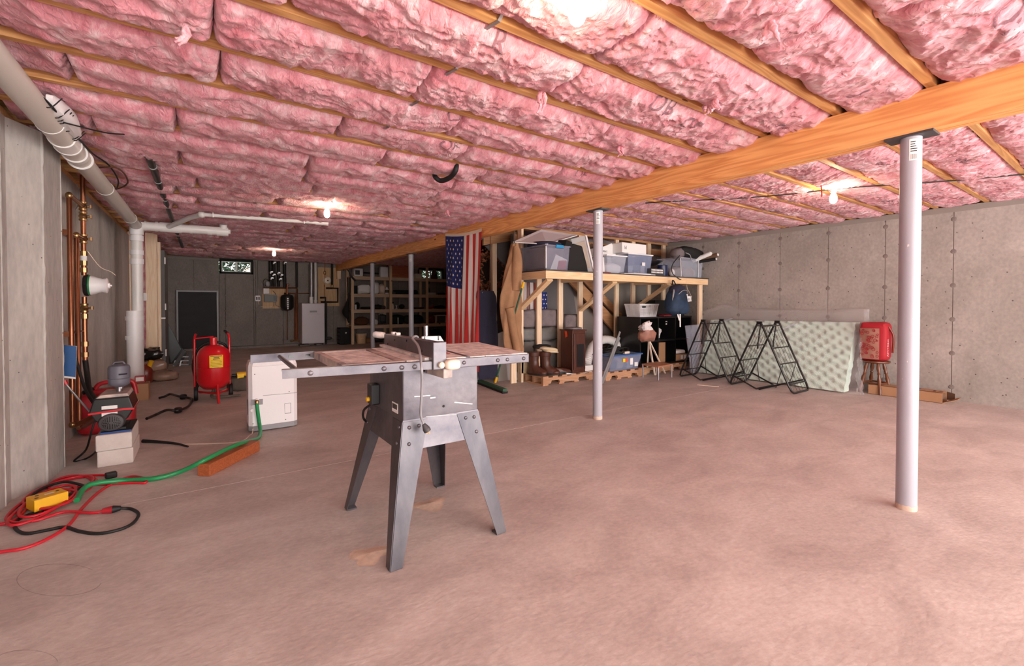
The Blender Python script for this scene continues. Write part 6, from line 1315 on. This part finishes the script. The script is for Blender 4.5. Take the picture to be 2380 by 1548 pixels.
# black cube shelves
BX0, BX1, BY0, BY1, BZ = 5.48, 6.80, 4.50, 4.95, .88
cs = thing('cube_shelf', 'black cube shelf unit with open compartments on the pallet', 'shelf', (6.1, 4.7, ZL)); w = .025
obj('shelf_side', MB().box(BX0, BX0 + w, BY0, BY1, ZL, BZ - w), 'black_satin', cs); obj('shelf_side', MB().box(BX1 - w, BX1, BY0, BY1, ZL, BZ - w), 'black_satin', cs)
obj('shelf_top', MB().box(BX0, BX1, BY0, BY1, BZ - w, BZ), 'black_satin', cs); obj('shelf_bottom', MB().box(BX0 + w, BX1 - w, BY0, BY1, ZL, ZL + w), 'black_satin', cs); obj('shelf_back', MB().box(BX0 + w, BX1 - w, BY1 - .01, BY1, ZL + w, BZ - w), 'black_matte', cs)
for k in (1, 2): x = BX0 + (BX1 - BX0) * k / 3; obj('divider', MB().box(x - w / 2, x + w / 2, BY0, BY1 - .01, ZL + w, BZ - w), 'black_satin', cs)
zm_ = (ZL + BZ) / 2; obj('middle_shelf', MB().box(BX0 + w, BX1 - w, BY0 + .005, BY1 - .01, zm_ - .012, zm_ + .012), 'black_satin', cs)
ub = thing('black_box', 'black upright box standing on the cube shelf behind the backpack', 'box', (6.4, 4.75, BZ)); obj('box_body', MB().box(6.02, 6.80, 4.64, 4.94, BZ, 1.14), 'black_matte', ub, bevel=.004)
tag(obj('red_mat', MB().obox((6.18, 4.57, BZ + .012), (.22, .10, .022), (0, 0, .1)), 'red_fabric', bevel=.006), 'folded red cloth on the black cube shelf', 'cloth')
xa = BX0 + (BX1 - BX0) / 3; xb_ = BX0 + 2 * (BX1 - BX0) / 3
tag(obj('crumpled_wrap', MB().ell((xa + .12, 4.66, zm_ + .10), (.10, .09, .088), 20, 12, .9, None, .04, 14, 5, zm_ + .013), 'paper', sm=30), 'crumpled white wrapping in the black cube shelf', 'wrapping')
tag(obj('brown_box', MB().box(xa + .04, xa + .26, 4.56, 4.80, ZL + w + .001, zm_ - .04), 'cardboard', bevel=.003), 'brown cardboard box in a lower black compartment', 'box')
pc = tag(obj('flat_parcel', MB().box(xb_ + .03, xb_ + .36, 4.52, 4.78, ZL + w + .001, ZL + .13), 'cardboard', bevel=.003), 'flat brown parcel with white labels in the black shelf', 'parcel')
for x in (.17, .26): obj('shipping_label', MB().box(xb_ + x, xb_ + x + .06, 4.516, 4.52, ZL + .045, ZL + .11), 'paper', pc)
tag(obj('white_envelope', MB().ell((xb_ + .18, 4.64, ZL + .165), (.16, .12, .034), 22, 10, .5, None, .01, 12, 3, ZL + .131), 'paper', sm=50), 'stuffed white envelope lying on the flat brown parcel', 'envelope')
kk = obj('shelf_letters', put_text(MB(), 'K1', .06, (xa + .20, BY0 - .002, BZ - .10), (0, 0, 1), (-1, 0, 0)), 'paper', cs)
# laundry basket with holes
lb_ = thing('laundry_basket', 'white perforated laundry basket on the black cube shelf', 'basket', (5.75, 4.7, BZ)); x0_, x1_, y0_, y1_, z0_, z1_ = 5.52, 5.98, 4.54, 4.84, BZ + .001, BZ + .20
bs = MB(); tp_ = .035
def bw(u, v):   # walk round the basket, u along perimeter 0..4, v height
    k = int(u) % 4; f_ = u - int(u); C4 = [(x0_, y0_), (x1_, y0_), (x1_, y1_), (x0_, y1_)]; p = C4[k]; q_ = C4[(k + 1) % 4]; cx_, cy_ = (x0_ + x1_) / 2, (y0_ + y1_) / 2
    x, y = p[0] + (q_[0] - p[0]) * f_, p[1] + (q_[1] - p[1]) * f_; s_ = 1 - tp_ / .2 * (1 - v) * .9; return (cx_ + (x - cx_) * s_, cy_ + (y - cy_) * s_, z0_ + (z1_ - z0_) * v)
for k in range(4):
    n_ = 17 if k % 2 == 0 else 11
    for i in range(n_):
        u0, u1 = k + (i + .0) / n_, k + (i + .38) / n_; bs._add([bw(u0, .06), bw(min(u1, k + .9999), .06), bw(min(u1, k + .9999), .92), bw(u0, .92)], [(0, 1, 2, 3)])
    for j in range(9):
        v0, v1 = .06 + .86 * j / 9, .06 + .86 * (j + .38) / 9; bs._add([bw(k, v0), bw(k + .9999, v0), bw(k + .9999, v1), bw(k, v1)], [(0, 1, 2, 3)])
bo_ = obj('basket_lattice', bs, 'white_plastic', lb_); bo_.modifiers.new('wall', 'SOLIDIFY').thickness = .003
rm = MB()
for k in range(4): rm.bar(bw(k, .96), bw(k + .9999, .96), .014, .02); rm.bar(bw(k, .03), bw(k + .9999, .03), .006, .014)
rm._add([bw(0, .01), bw(1, .01), bw(2, .01), bw(3, .01)], [(0, 1, 2, 3)])
obj('basket_rim', rm, 'white_plastic', lb_); obj('handle_slot', MB().box(5.58, 5.66, y0_ - .004, y0_ + .004, z1_ - .055, z1_ - .035), 'lens_dark', lb_)
# backpack, hung from the platform edge
bk_ = thing('backpack', 'blue backpack hanging from the platform edge by its loop', 'backpack', YP(1570, 660, 4.14)); q = YP(1570, 700, 4.14); zt_k, zb_k = YP(1570, 664, 4.14)[2], YP(1570, 733, 4.14)[2]
G = []
for i, v in enumerate(np.linspace(0, 1, 22)):
    z = zt_k + (zb_k - zt_k) * v; wd = (.06 + .12 * math.sin(min(v * 2.2, 1.57)) + .035 * v) * (1 - .5 * max(0, v - .88) / .12); dp_ = (.05 + .075 * math.sin(math.pi * min(1, v * .7 + .12))) * (1 - .6 * max(0, v - .9) / .1)
    G.append([(q[0] + .02 * v + wd * math.copysign(abs(math.cos(a)) ** .7, math.cos(a)), 4.13 - .0 + dp_ * math.copysign(abs(math.sin(a)) ** .7, math.sin(a)) + .012 * vnoise(a * 2, v * 7, 0, 3), z) for a in np.linspace(0, 2 * math.pi, 29)])
pm_ = MB().grid(G); pm_._add(G[0][:-1], [tuple(range(28))]); pm_._add(G[-1][:-1], [tuple(range(28))])
obj('pack_body', pm_, 'blue_cloth', bk_, 60)
obj('top_lid', MB().ell((q[0], 4.115, zt_k - .06), (.135, .10, .075), 22, 12, .8, None, .01, 9, 2), 'navy_cloth', bk_, 60)
obj('front_pocket', MB().ell((q[0] + .03, 4.03, zb_k + .12), (.13, .035, .09), 22, 12, .7, None, .01, 12, 4), 'blue_cloth', bk_, 60)
obj('piping', MB().tube([(q[0] - .10, 4.02, zt_k - .13), (q[0] - .02, 4.0, zt_k - .075), (q[0] + .08, 4.0, zt_k - .08), (q[0] + .13, 4.03, zt_k - .14)], .007, 7), 'galvanised', bk_, 60)
obj('hang_loop', MB().tube([(q[0] - .03, 4.16, zt_k - .01), (q[0] - .01, 4.19, zt_k + .07), (q[0] + .03, 4.19, zt_k + .07), (q[0] + .05, 4.16, zt_k - .01)], .009, 7), 'black_rubber', bk_, 60)
obj('loose_strap', MB().bar((q[0] + .0, 4.06, zb_k + .02), (q[0] - .01, 4.05, zb_k - .17), .028, .004, (0, 1, 0)).bar((q[0] - .06, 4.06, zb_k + .02), (q[0] - .03, 4.05, zb_k - .07), .028, .004, (0, 1, 0)), 'paper', bk_)
obj('side_strap', MB().tube([(q[0] - .12, 4.08, zt_k - .05), (q[0] - .16, 4.08, zt_k - .25), (q[0] - .17, 4.08, zb_k + .10)], .012, 7), 'grey_plastic', bk_, 60)
q2 = YP(1595, 668, 4.02); obj('emblem', MB().prism([(q[0] + .085, 4.012, zt_k - .13), (q[0] + .125, 4.02, zt_k - .13), (q[0] + .105, 4.012, zt_k - .165)], (0, .003, 0)), 'paper', bk_)
# hanging letter blocks
hl = thing('letter_blocks', 'white hanging letter blocks on a string beside the backpack', 'ornament', YP(1602, 695, 4.24)); c = YP(1599, 694.5, 4.22)
obj('block', MB().obox(c, (.075, .03, .085)), 'white_paint', hl, bevel=.003); obj('block', MB().obox(add(c, (.075, .01, 0)), (.055, .03, .08), (0, 0, .4)), 'white_paint', hl, bevel=.003)
obj('letter', put_text(MB(), 'a', .09, add(c, (0, -.0165, 0)), (1, 0, 0), (0, 0, 1)), 'lens_dark', hl); obj('letter', put_text(MB(), 'R', .07, add(c, (.070, -.0125, 0)), (.92, .39, 0), (0, 0, 1)), 'amber', hl)
obj('string', MB().tube([add(c, (-.02, 0, .04)), (c[0] + .02, 4.25, c[2] + .17), (c[0] + .02, 4.264, PZ - .05)], .002, 5, smooth=False).tube([add(c, (.09, 0, .04)), (c[0] + .02, 4.25, c[2] + .17)], .002, 5), 'ivory', hl)
# easel with a brown bag, small table, cup
ea = thing('wooden_easel', 'thin pale easel tripod standing by the small table', 'easel', ZP(1525, 868)); tp2 = YP(1508, 790, 4.36)
for px_, py_, yy in ((1504, 868, 4.40), (1522, 872, 4.28), (1546, 868, 4.42)): f0_ = ZP(px_, py_); obj('leg', MB().bar((f0_[0], f0_[1], 0), tp2, .022, .016), 'ivory', ea)
bgx = YP(1504, 778, 4.34); bb_ = thing('paper_bag', 'crumpled brown bag with pink tissue hanging on the easel', 'bag', bgx); obj('bag_body', MB().ell(bgx, (.14, .10, .105), 24, 16, .8, None, .03, 11, 6), 'brown_bag', bb_, 40); obj('tissue', MB().ell(add(bgx, (-.03, 0, .11)), (.085, .06, .06), 18, 12, .9, None, .045, 22, 8), 'flag_white', bb_, 20)
st2 = thing('small_table', 'low brown table with thin metal legs by the easel', 'table', ZP(1530, 870)); TL = [ZP(1530, 884), ZP(1494, 877), ZP(1561, 877), ZP(1524, 868)]; zt2_ = YP(1530, 853, TL[0][1])[2]; TL[3] = (TL[1][0] + TL[2][0] - TL[0][0], TL[1][1] + TL[2][1] - TL[0][1], 0)
cx_, cy_ = (TL[0][0] + TL[3][0]) / 2, (TL[0][1] + TL[3][1]) / 2
TQ = [(cx_ + (p[0] - cx_) * 1.08, cy_ + (p[1] - cy_) * 1.08) for p in (TL[0], TL[2], TL[3], TL[1])]
obj('table_top', MB().prism([(x, y, zt2_ - .008) for x, y in TQ], (0, 0, .02)), 'table_wood', st2, bevel=.006)
for p in TL: obj('leg', MB().cyl((p[0], p[1], 0), (p[0], p[1], zt2_ - .008), .011, n=10), 'steel', st2, 40)
q = YP(1494, 845, 4.44); tag(obj('red_cup', MB().lathe([(.028, 0), (.036, .11), (.038, .112), (.034, .11), (.026, .006)], (5.455, 4.56, ZL), 18), 'red_paint', sm=40), 'red plastic cup beside the blue-rimmed bin', 'cup')

# ------------------------------------------------------------------ by the girder: coveralls, wreath, broom, bucket
def garment(name, label, path, wfn, dfn, mt, Y_, ex=()):
    t = thing(name, label, 'clothing', path[0]); P = smooth_path(path, 8); G = []; n = len(P)
    for i, p in enumerate(P):
        v = i / (n - 1); w_, d_ = wfn(v), dfn(v)
        G.append([(p[0] + w_ * math.cos(a) + .010 * math.sin(a * 5 + v * 14), p[1] + d_ * math.sin(a) * (1 + .25 * math.sin(a * 4 + v * 6)), p[2]) for a in np.linspace(0, 2 * math.pi, 33)])
    m_ = MB().grid(G); m_._add(G[0][:-1], [tuple(range(32))]); m_._add(G[-1][:-1], [tuple(range(32))])
    obj('cloth_body', m_, mt, t, 60); return t
cvp = [YP(x, y, 4.70) for x, y in ((1196, 566), (1193, 610), (1189, 660), (1187, 710), (1190, 760), (1196, 818))]
cv = garment('tan_coverall', 'tan canvas coverall hanging from a hook at the platform end', cvp, lambda v: .03 + .125 * min(1, v * 2.0) * (1 - .25 * max(0, v - .55)), lambda v: .03 + .05 * math.sin(math.pi * min(1, v + .12)), 'canvas_tan', 4.95)
obj('sleeve', MB().tube([YP(x, y, 4.63) for x, y in ((1199, 572), (1202, 600), (1200, 640), (1198, 676))], lambda t_: .035 + .035 * min(1, t_ * 2.5), 14), 'canvas_tan', cv, 60)
obj('leg_cloth', MB().tube([YP(x, y, 4.64) for x, y in ((1184, 715), (1192, 760), (1203, 817))], lambda t_: .06 - .01 * t_, 14), 'canvas_tan', cv, 60)
obj('hook', MB().tube([(YP(1195, 550, 4.70)[0], 4.70, 2.176), YP(1195, 550, 4.70), YP(1195, 560, 4.70), YP(1196, 567, 4.70)], .006, 7), 'dark_grey', cv, 60)
nvp = [YP(x, y, 5.12) for x, y in ((1128, 676), (1131, 700), (1132, 760), (1133, 830), (1136, 880))]
nv_ = garment('navy_coverall', 'dark navy coverall hanging behind the striped flag', nvp, lambda v: .13 + .03 * math.sin(2.5 * v), lambda v: .035 + .03 * math.sin(math.pi * v), 'navy_cloth', 5.3)
obj('hanger', MB().tube([(YP(1140, 580, 5.12)[0], 5.12, 2.176), YP(1138, 650, 5.12), YP(1132, 676, 5.12)], .004, 6), 'twig', nv_, 60)
obj('snap_button', MB().lathe([(.009, 0), (.007, .004)], YP(1121, 680, 5.07), 10, (0, -1, 0)), 'steel', nv_, 40)
# dried wreath
wrt = thing('dried_wreath', 'large brown dried leaf wreath hanging in the shade behind the stair', 'wreath', YP(1140, 630, 5.9)); wcn = YP(1143, 630, 5.9)
obj('wreath_ring', MB().tube([(wcn[0] + .27 * math.cos(a), wcn[1], wcn[2] + .27 * math.sin(a)) for a in np.linspace(0, 6.283, 18)[:-1]], .03, 8, 3, True), 'twig', wrt, 60)
lv = MB(); r2 = random.Random(5)
for i in range(260):
    a = r2.uniform(0, 6.283); rr2 = .27 + r2.uniform(-.09, .10); c = (wcn[0] + rr2 * math.cos(a), wcn[1] - r2.uniform(0, .06), wcn[2] + rr2 * math.sin(a)); s_ = r2.uniform(.02, .05); R_ = Euler((r2.uniform(-1, 1), r2.uniform(-1, 1), r2.uniform(0, 6))).to_matrix()
    lv._add([tuple(R_ @ Vector(d) + Vector(c)) for d in ((-s_, 0, 0), (-s_ * .2, 0, -s_ * .4), (s_, .2 * s_, 0), (-s_ * .2, 0, s_ * .4))], [(0, 1, 2, 3)])
obj('dried_leaves', lv, 'dry_leaf', wrt, kind='stuff')
# broom
br = thing('push_broom', 'green push broom leaning on the platform with a yellow grip', 'broom', ZP(1150, 900)); h0, h1 = ZP(1151, 889, .06), YP(1216, 660, 4.50)
obj('handle', MB().cyl(h0, h1, .012, n=10), 'green_broom', br, 40); obj('grip', MB().cyl(lerp(h0, h1, .96), lerp(h0, h1, 1.02), .017, n=12), 'yellow_plastic', br, 40); obj('ferrule', MB().cyl(h0, lerp(h0, h1, .06), .016, n=10), 'yellow_plastic', br, 40); obj('bracket', MB().cyl(lerp(h0, h1, .34), lerp(h0, h1, .40), .016, n=10), 'black_plastic', br, 40)
e0, e1 = ZP(1174, 908, .035), ZP(1112, 885, .035); obj('broom_head', MB().bar(e0, e1, .06, .045), 'green_broom', br, bevel=.008); obj('bristles', MB().bar(add(e0, (0, 0, -.022)), add(e1, (0, 0, -.022)), .07, .026), 'black_matte', br, kind='stuff')
q = ZP(1190, 878); wbk = thing('white_bucket', 'white plastic bucket with red print on the floor behind the saw', 'bucket', (q[0] - .05, 5.3, 0)); bx_ = q[0] - .05
obj('bucket_shell', MB().lathe([(.13, 0), (.15, .33), (.158, .335), (.158, .36), (.145, .36), (.12, .01)], (bx_, 5.33, 0), 26), 'white_plastic', wbk, 40)
obj('bucket_print', MB().grid([[(bx_ + .146 * math.cos(a), 5.33 + .146 * math.sin(a), z) for z in (.10, .28)] for a in np.linspace(-1.55, -.6, 8)]), 'red_plastic', wbk, 40); obj('print_text', MB().grid([[(bx_ + .1465 * math.cos(a), 5.33 + .1465 * math.sin(a), z) for z in (.05, .24)] for a in np.linspace(-2.3, -2.1, 3)]), 'grey_plastic', wbk, 40)
tag(obj('grey_board', MB().prism([YP(x, y, 5.25) for x, y in ((1153, 778), (1170, 770), (1180, 830), (1176, 862), (1156, 862))], (0, .03, 0)).xf(lambda p: (p[0], p[1], p[2] if p[2] > .35 else 0)), 'drywall_grey'), 'grey offcut board leaning between the two coveralls', 'board')

# ------------------------------------------------------------------ folding bed frames
def bed_frame(label, loc):
    t = thing('folding_bed_frame', label, 'bed frame', loc, 0, None); hh, dd, ww = .845, .385, .46; r = .0125
    for s_ in (-1, 1):
        top = lambda x, t_: (x, s_ * (.02 + (dd - .02) * t_), hh - (hh - .015) * t_)
        pth = [top(0, 0), top(0, .9), top(0.015, .97), top(.05, 1.0), top(ww - .05, 1.0), top(ww - .015, .97), top(ww, .9), top(ww, 0)]
        pn = obj('side_rail', MB().tube(pth, r, 8, smooth=False), 'black_metal', t, 60, local=True)
        for t_ in (.05, .37, .60, .88): obj('cross_bar', MB().bar(top(0, t_), top(ww, t_), .026, .012), 'black_metal', pn, local=True)
        for k in range(1, 6): obj('wire', MB().cyl(top(ww * k / 6, .05), top(ww * k / 6, 1.0), .002, n=5, cap=False), 'black_metal', pn, local=True)
        for x in (.06, ww - .06): obj('hook_rod', MB().tube([top(x, .60), (x + .02, s_ * dd * .62, hh * .36), (x - .02, s_ * dd * .48, .05)], .005, 6), 'black_metal', pn, 60, local=True)
        obj('leg_loop', MB().tube([(.0, s_ * dd * .82, .13), (-.03, s_ * .02, .016), (ww - .04, s_ * .02, .016), (ww, s_ * dd * .82, .13)], .010, 8, smooth=False), 'black_metal', t, 60, local=True)
    for x in (0, ww):
        obj('hinge_plate', MB().box(x - .012, x + .012, -.03, .03, hh - .02, hh + .018), 'black_plastic', t, local=True)
        obj('folded_leg', MB().cyl((x + (.03 if x == 0 else -.03), .0, hh - .02), (x + (.03 if x == 0 else -.03), .03, hh - .26), .008, n=8).cyl((x + (.03 if x == 0 else -.03), .03, hh - .26), (x + (.03 if x == 0 else -.03), .035, hh - .33), .011, n=8), 'black_metal', t, 40, local=True)
    return t
b0 = bed_frame('black folding bed frame standing as an A beside the black cube shelf', (5.79, 3.65, 0))
dup(b0, (5.77, 2.87, 0), 0, 'black folding bed frame standing as an A beside the red bag and stool')

# ------------------------------------------------------------------ foam mattress topper in plastic
mt_t = thing('mattress_topper', 'pale green egg-crate foam topper wrapped in clear plastic', 'mattress', (6.5, 3.1, 0))
ya0, ya1 = 2.17, 4.12; NU, NV = 150, 66; G = []
def foam(u, v):
    y = ya0 + (ya1 - ya0) * u; z = .015 + .835 * v - .03 * u * v; x = 6.38 + .36 * v
    return x, y, z
for i in range(NU):
    row = []
    for j in range(NV):
        u, v = i / (NU - 1), j / (NV - 1); x, y, z = foam(u, v); s_ = (z - .62 * y) / .092; d_ = (z + .95 * y) / .15
        bpm = .010 * math.sin(2 * math.pi * s_ + .6 * math.sin(2 * math.pi * d_)) + .006 * math.sin(2 * math.pi * d_)
        row.append((x - bpm * .9, y, z + bpm * .3))
    G.append(row)
obj('foam_sheet', MB().grid(G, (.14, 0, .0)), 'foam_green', mt_t, 60)
G = []
for i in range(60):
    row = []
    for j in range(34):
        u, v = -.03 + 1.09 * i / 59, j / 33 * 1.08; x, y, z = foam(u, v)
        nz = fbm(np.array(u * 5.), np.array(v * 4.), 0, 6, 3); bulge = max(0, v - .98) * (.9 + .9 * math.exp(-((u - .88) / .1) ** 2)); lo = math.exp(-v * 9)
        row.append((x - .032 - .018 * float(nz) - .10 * lo * max(0, .25 - u), ya0 - .10 + (ya1 - ya0) * (u + .03) * 1.04 - .15 * lo * max(0, .15 - u) * 3, max(.003, z + bulge + .012 * float(nz) * (v > .1))))
    G.append(row)
fm = MB().grid(G); obj('plastic_film', fm, 'film', mt_t, 60)
G2 = [[(p[0] + .22 + .0 * k, p[1], p[2]) for k, p in enumerate(r_)] for r_ in (G[::3])]
tpx = []
for i in range(0, 60, 2): p = G[i][-1]; tpx.append([p, (p[0] + .07, p[1], p[2] + .02), (min(p[0] + .13, XR - .01), p[1], p[2] - .03)])
obj('plastic_top', MB().grid(tpx), 'film', mt_t, 60)
endp = [[(G[0][j][0] + .16 * k / 4, G[0][j][1] + .02 * math.sin(k * 2 + j), G[0][j][2]) for k in range(5)] for j in range(34)]
obj('plastic_end', MB().grid(endp), 'film', mt_t, 60)
for a, b in (((.62, 1.0), (.50, .80)), ((.50, .80), (.33, .98)), ((.95, .98), (.80, 1.04))):
    p0, p1 = foam(*a), foam(*b); fs = MB(); fs.tube([(p0[0] - .06, p0[1], p0[2]), (lerp(p0, p1, .5)[0] - .07, lerp(p0, p1, .5)[1], lerp(p0, p1, .5)[2] - .012), (p1[0] - .06, p1[1], p1[2])], .009, 6)
    obj('plastic_crease', fs, 'clear_tote', mt_t, 60)
tag(obj('frosted_panel', MB().prism([YP(x, y, 4.16) for x, y in ((1594, 757), (1628, 754), (1632, 868), (1608, 866))], (0, .025, 0)).xf(lambda p: (p[0], p[1], max(0, p[2]))), 'clear_tote', bevel=.01), 'frosted plastic panel leaning between cube shelf and mattress topper', 'panel')
tag(obj('paint_stick', MB().bar(ZP(1621, 894, .004), ZP(1670, 899, .004), .03, .006), 'ivory'), 'pale wooden paint stick lying on the floor before the bed frames', 'stick')
# stool with red bag
sx, sy = 6.74, 1.97; so = thing('wooden_stool', 'brown turned-leg wooden stool under the red bag', 'stool', (sx, sy, 0)); zs_ = .40
obj('seat', MB().lathe([(.13, zs_ - .03), (.145, zs_ - .02), (.145, zs_ - .006), (.13, zs_)], (sx, sy, 0), 26), 'stool_wood', so, 40)
for a in (.6, 2.2, 3.75, 5.3):
    p0, p1 = Vector((sx + .08 * math.cos(a), sy + .08 * math.sin(a), zs_ - .02)), Vector((sx + .155 * math.cos(a), sy + .155 * math.sin(a), 0)); d_ = (p1 - p0); L_ = d_.length
    obj('leg', MB().lathe([(.013, 0), (.016, L_ * .1), (.021, L_ * .2), (.012, L_ * .32), (.018, L_ * .36), (.012, L_ * .4), (.021, L_ * .55), (.014, L_ * .68), (.02, L_ * .72), (.02, L_ * .9), (.015, L_)], tuple(p0), 14, tuple(d_)), 'stool_wood', so, 40)
for a, b in ((.6, 2.2), (2.2, 3.75), (3.75, 5.3), (5.3, .6)): obj('stretcher', MB().cyl((sx + .13 * math.cos(a), sy + .13 * math.sin(a), .13), (sx + .13 * math.cos(b), sy + .13 * math.sin(b), .13), .009, n=10), 'stool_wood', so, 40)
rb = thing('red_cooler_bag', 'red patterned insulated bag standing on the wooden stool', 'bag', (sx, sy, zs_)); zr0, zr1 = zs_ + .001, .86
obj('bag_body', MB().ell((sx, sy, (zr0 + zr1) / 2), (.115, .135, (zr1 - zr0) / 2), 28, 18, .35, None, .01, 8, 3, zr0), 'red_fabric', rb, 60)
obj('print_panel', MB().grid([[(sx - .118 - .012 * math.sin(math.pi * u), sy - .07 + .19 * u, zr0 + .02 + (zr1 - zr0 - .09) * v) for v in np.linspace(0, 1, 6)] for u in np.linspace(0, 1, 6)]), 'brown_bag', rb, 60)
pr_ = MB(); r3 = random.Random(3)
for i in range(46):
    u, v = r3.uniform(.06, .94), r3.uniform(.05, .95); c = (sx - .1215 - .012 * math.sin(math.pi * u), sy - .07 + .19 * u, zr0 + .02 + (zr1 - zr0 - .09) * v); rr2 = r3.uniform(.008, .017)
    P = [(c[0], c[1] + rr2 * math.cos(a), c[2] + rr2 * math.sin(a)) for a in np.linspace(0, 6.283, 10)[:-1]]; pr_.tube(P, .0022, 4, 1, True, False)
obj('scroll_print', pr_, 'red_fabric', rb, kind='stuff')
obj('bag_lettering', put_text(MB(), 'AMTREX', .055, (sx - .055, sy - .137, zr0 + .16), (.0, 0, 1), (-1, 0, 0)), 'flag_white', rb)
obj('bag_collar', MB().box(sx - .105, sx + .10, sy - .12, sy + .12, zr1 - .06, zr1 - .004), 'red_fabric', rb, bevel=.02)
obj('bag_strap', MB().tube([(sx - .02, sy - .13, zr1 - .05), (sx, sy - .17, zr1 - .16), (sx + .02, sy - .16, zr0 + .10)], .012, 7), 'amber', rb, 60)
# long cardboard box by the wall
cbx = thing('long_carton', 'long open-ended brown carton lying along the right wall', 'carton', (6.68, 1.65, 0)); X0c, X1c, Y0c, Y1c = 6.62, 6.80, 1.34, 2.0
obj('carton_body', MB().box(X0c, X1c, Y0c, Y1c, .0, .004).box(X0c, X0c + .004, Y0c, Y1c, 0, .115).box(X1c - .004, X1c, Y0c, Y1c, 0, .115).box(X0c, X1c, Y0c, Y1c, .111, .115), 'cardboard', cbx)
obj('blue_tape', MB().box(X0c - .001, X1c + .001, 1.555, 1.585, -.0, .1165), 'blue_mat', cbx)
obj('torn_flap', MB().prism([(X0c, Y0c, .003), (X1c, Y0c, .003), (X1c + .02, Y0c - .11, .06), (X0c + .04, Y0c - .11, .05)], (0, 0, .004)), 'cardboard', cbx); obj('torn_flap', MB().prism([(X1c, Y0c, .02), (X1c, Y0c, .11), (X1c - .03, Y0c - .07, .10), (X1c - .03, Y0c - .07, .03)], (.004, 0, 0)), 'cardboard_dark', cbx)
obj('stuffing', MB().ell((6.71, Y0c + .06, .055), (.07, .05, .05), 16, 10, .8, None, .02, 22, 3), 'cardboard_dark', cbx, 40)
# ------------------------------------------------------------------ print, tufts and special marks on the insulation
def find_batt(x, y):
    for r_ in BAT:
        if r_[1] < x < r_[2] and r_[3] < y < r_[4]: return r_
def surf(bt, x, y): return float(batt_z(np.array(float(x)), np.array(float(y)), bt[1], bt[2], bt[3], bt[4], bt[5], bt[6], bt[7]))
PRINTED = set()
for (px_, py_, tx_, sz) in ((1540, 252, 'OB', .12), (1605, 288, 'OF', .11), (1070, 285, 'OB', .10), (1045, 345, 'OF', .10), (1160, 105, 'R', .10), (1560, 345, 'U', .08), (2000, 222, 'J', .11), (2355, 55, 'OW', .13), (1820, 292, 'IN', .08), (1990, 400, 'HK', .11), (2050, 385, 'OF', .10), (2235, 380, 'OW', .10), (1350, 410, 'OF', .08), (1800, 495, 'OF', .10), (1660, 520, 'OB', .10), (835, 468, 'OB', .08), (2060, 470, 'OF', .1)):
    p = ZP(px_, py_, 2.145); bt = find_batt(p[0], p[1])
    if not bt: continue
    v, f = text_mesh(tx_, sz); b = bmesh.new(); vs_ = [b.verts.new(q) for q in v]
    for q in f:
        try: b.faces.new([vs_[i] for i in q])
        except ValueError: pass
    bmesh.ops.triangulate(b, faces=b.faces)
    for _ in range(3):
        lg = [e for e in b.edges if e.calc_length() > .012]
        if lg: bmesh.ops.subdivide_edges(b, edges=lg, cuts=1); bmesh.ops.triangulate(b, faces=b.faces)
    b.verts.index_update(); m_ = MB()
    vv = [(p[0] + q.co.x * 1.25, min(max(p[1] - q.co.y, bt[3] + .01), bt[4] - .01)) for q in b.verts]
    X_ = np.array([q[0] for q in vv]); Y_ = np.array([q[1] for q in vv]); X_ = np.clip(X_, bt[1] + .02, bt[2] - .02)
    z_ = batt_z(X_, Y_, bt[1], bt[2], bt[3], bt[4], bt[5], bt[6], bt[7]) - .004
    m_._add(list(zip(X_, Y_, z_)), [tuple(q.index for q in fc.verts) for fc in b.faces]); b.free()
    obj('printed_letters', m_, 'ink_grey', bt[0])
    if id(bt[0]) not in PRINTED:
        PRINTED.add(id(bt[0])); bt[0]['label'] = 'pink fibreglass batt printed with dark letters on the ' + ('left' if bt[5] == 0 else 'right') + ' side of the girder'; bt[0]['group'] = 'printed pink batts ' + ('left' if bt[5] == 0 else 'right') + ' of the girder'
r4 = random.Random(9)
for (px_, py_, L_, lab) in ((1260, 235, .11, 'above the table saw'), (1440, 350, .07, 'beside the girder'), (1790, 70, .09, 'near the close girder end'), (1665, 240, .06, 'over the open floor'), (1040, 490, .07, 'before the flag'), (240, 400, .06, 'beside the drain pipe'), (430, 70, .07, 'over the left floor'), (1645, 260, .05, 'close to the girder')):
    p = ZP(px_, py_, 2.12); bt = find_batt(p[0], p[1])
    if not bt: continue
    z = surf(bt, p[0], p[1]); m_ = MB()
    for k in range(3):
        a = r4.uniform(0, 6.28); m_.tube([(p[0], p[1], z + .02), (p[0] + .02 * math.cos(a), p[1] + .02 * math.sin(a), z - L_ * .4), (p[0] + .035 * math.cos(a + 1), p[1] + .03 * math.sin(a + 1), z - L_ * (.6 + .4 * r4.random()))], lambda t_: .016 * (1 - .75 * t_) * (1 + .3 * math.sin(t_ * 20)), 7, 5)
    obj('fibre_tuft', m_, 'pink_fibre', bt[0], 60)
    if id(bt[0]) not in PRINTED: bt[0]['label'] = 'pink fibreglass batt with a loose hanging tuft ' + lab; bt[0].pop('group', None); PRINTED.add(id(bt[0]))
for c, lab in ((L1, 'above the table saw'), (L2, 'beside the drain pipe end'), (L3, 'before the far wall'), (L4, 'between girder and right wall')):
    bt = find_batt(c[0], c[1])
    if bt and id(bt[0]) not in PRINTED: bt[0]['label'] = 'pink fibreglass batt lit by the bare bulb ' + lab; bt[0].pop('group', None)
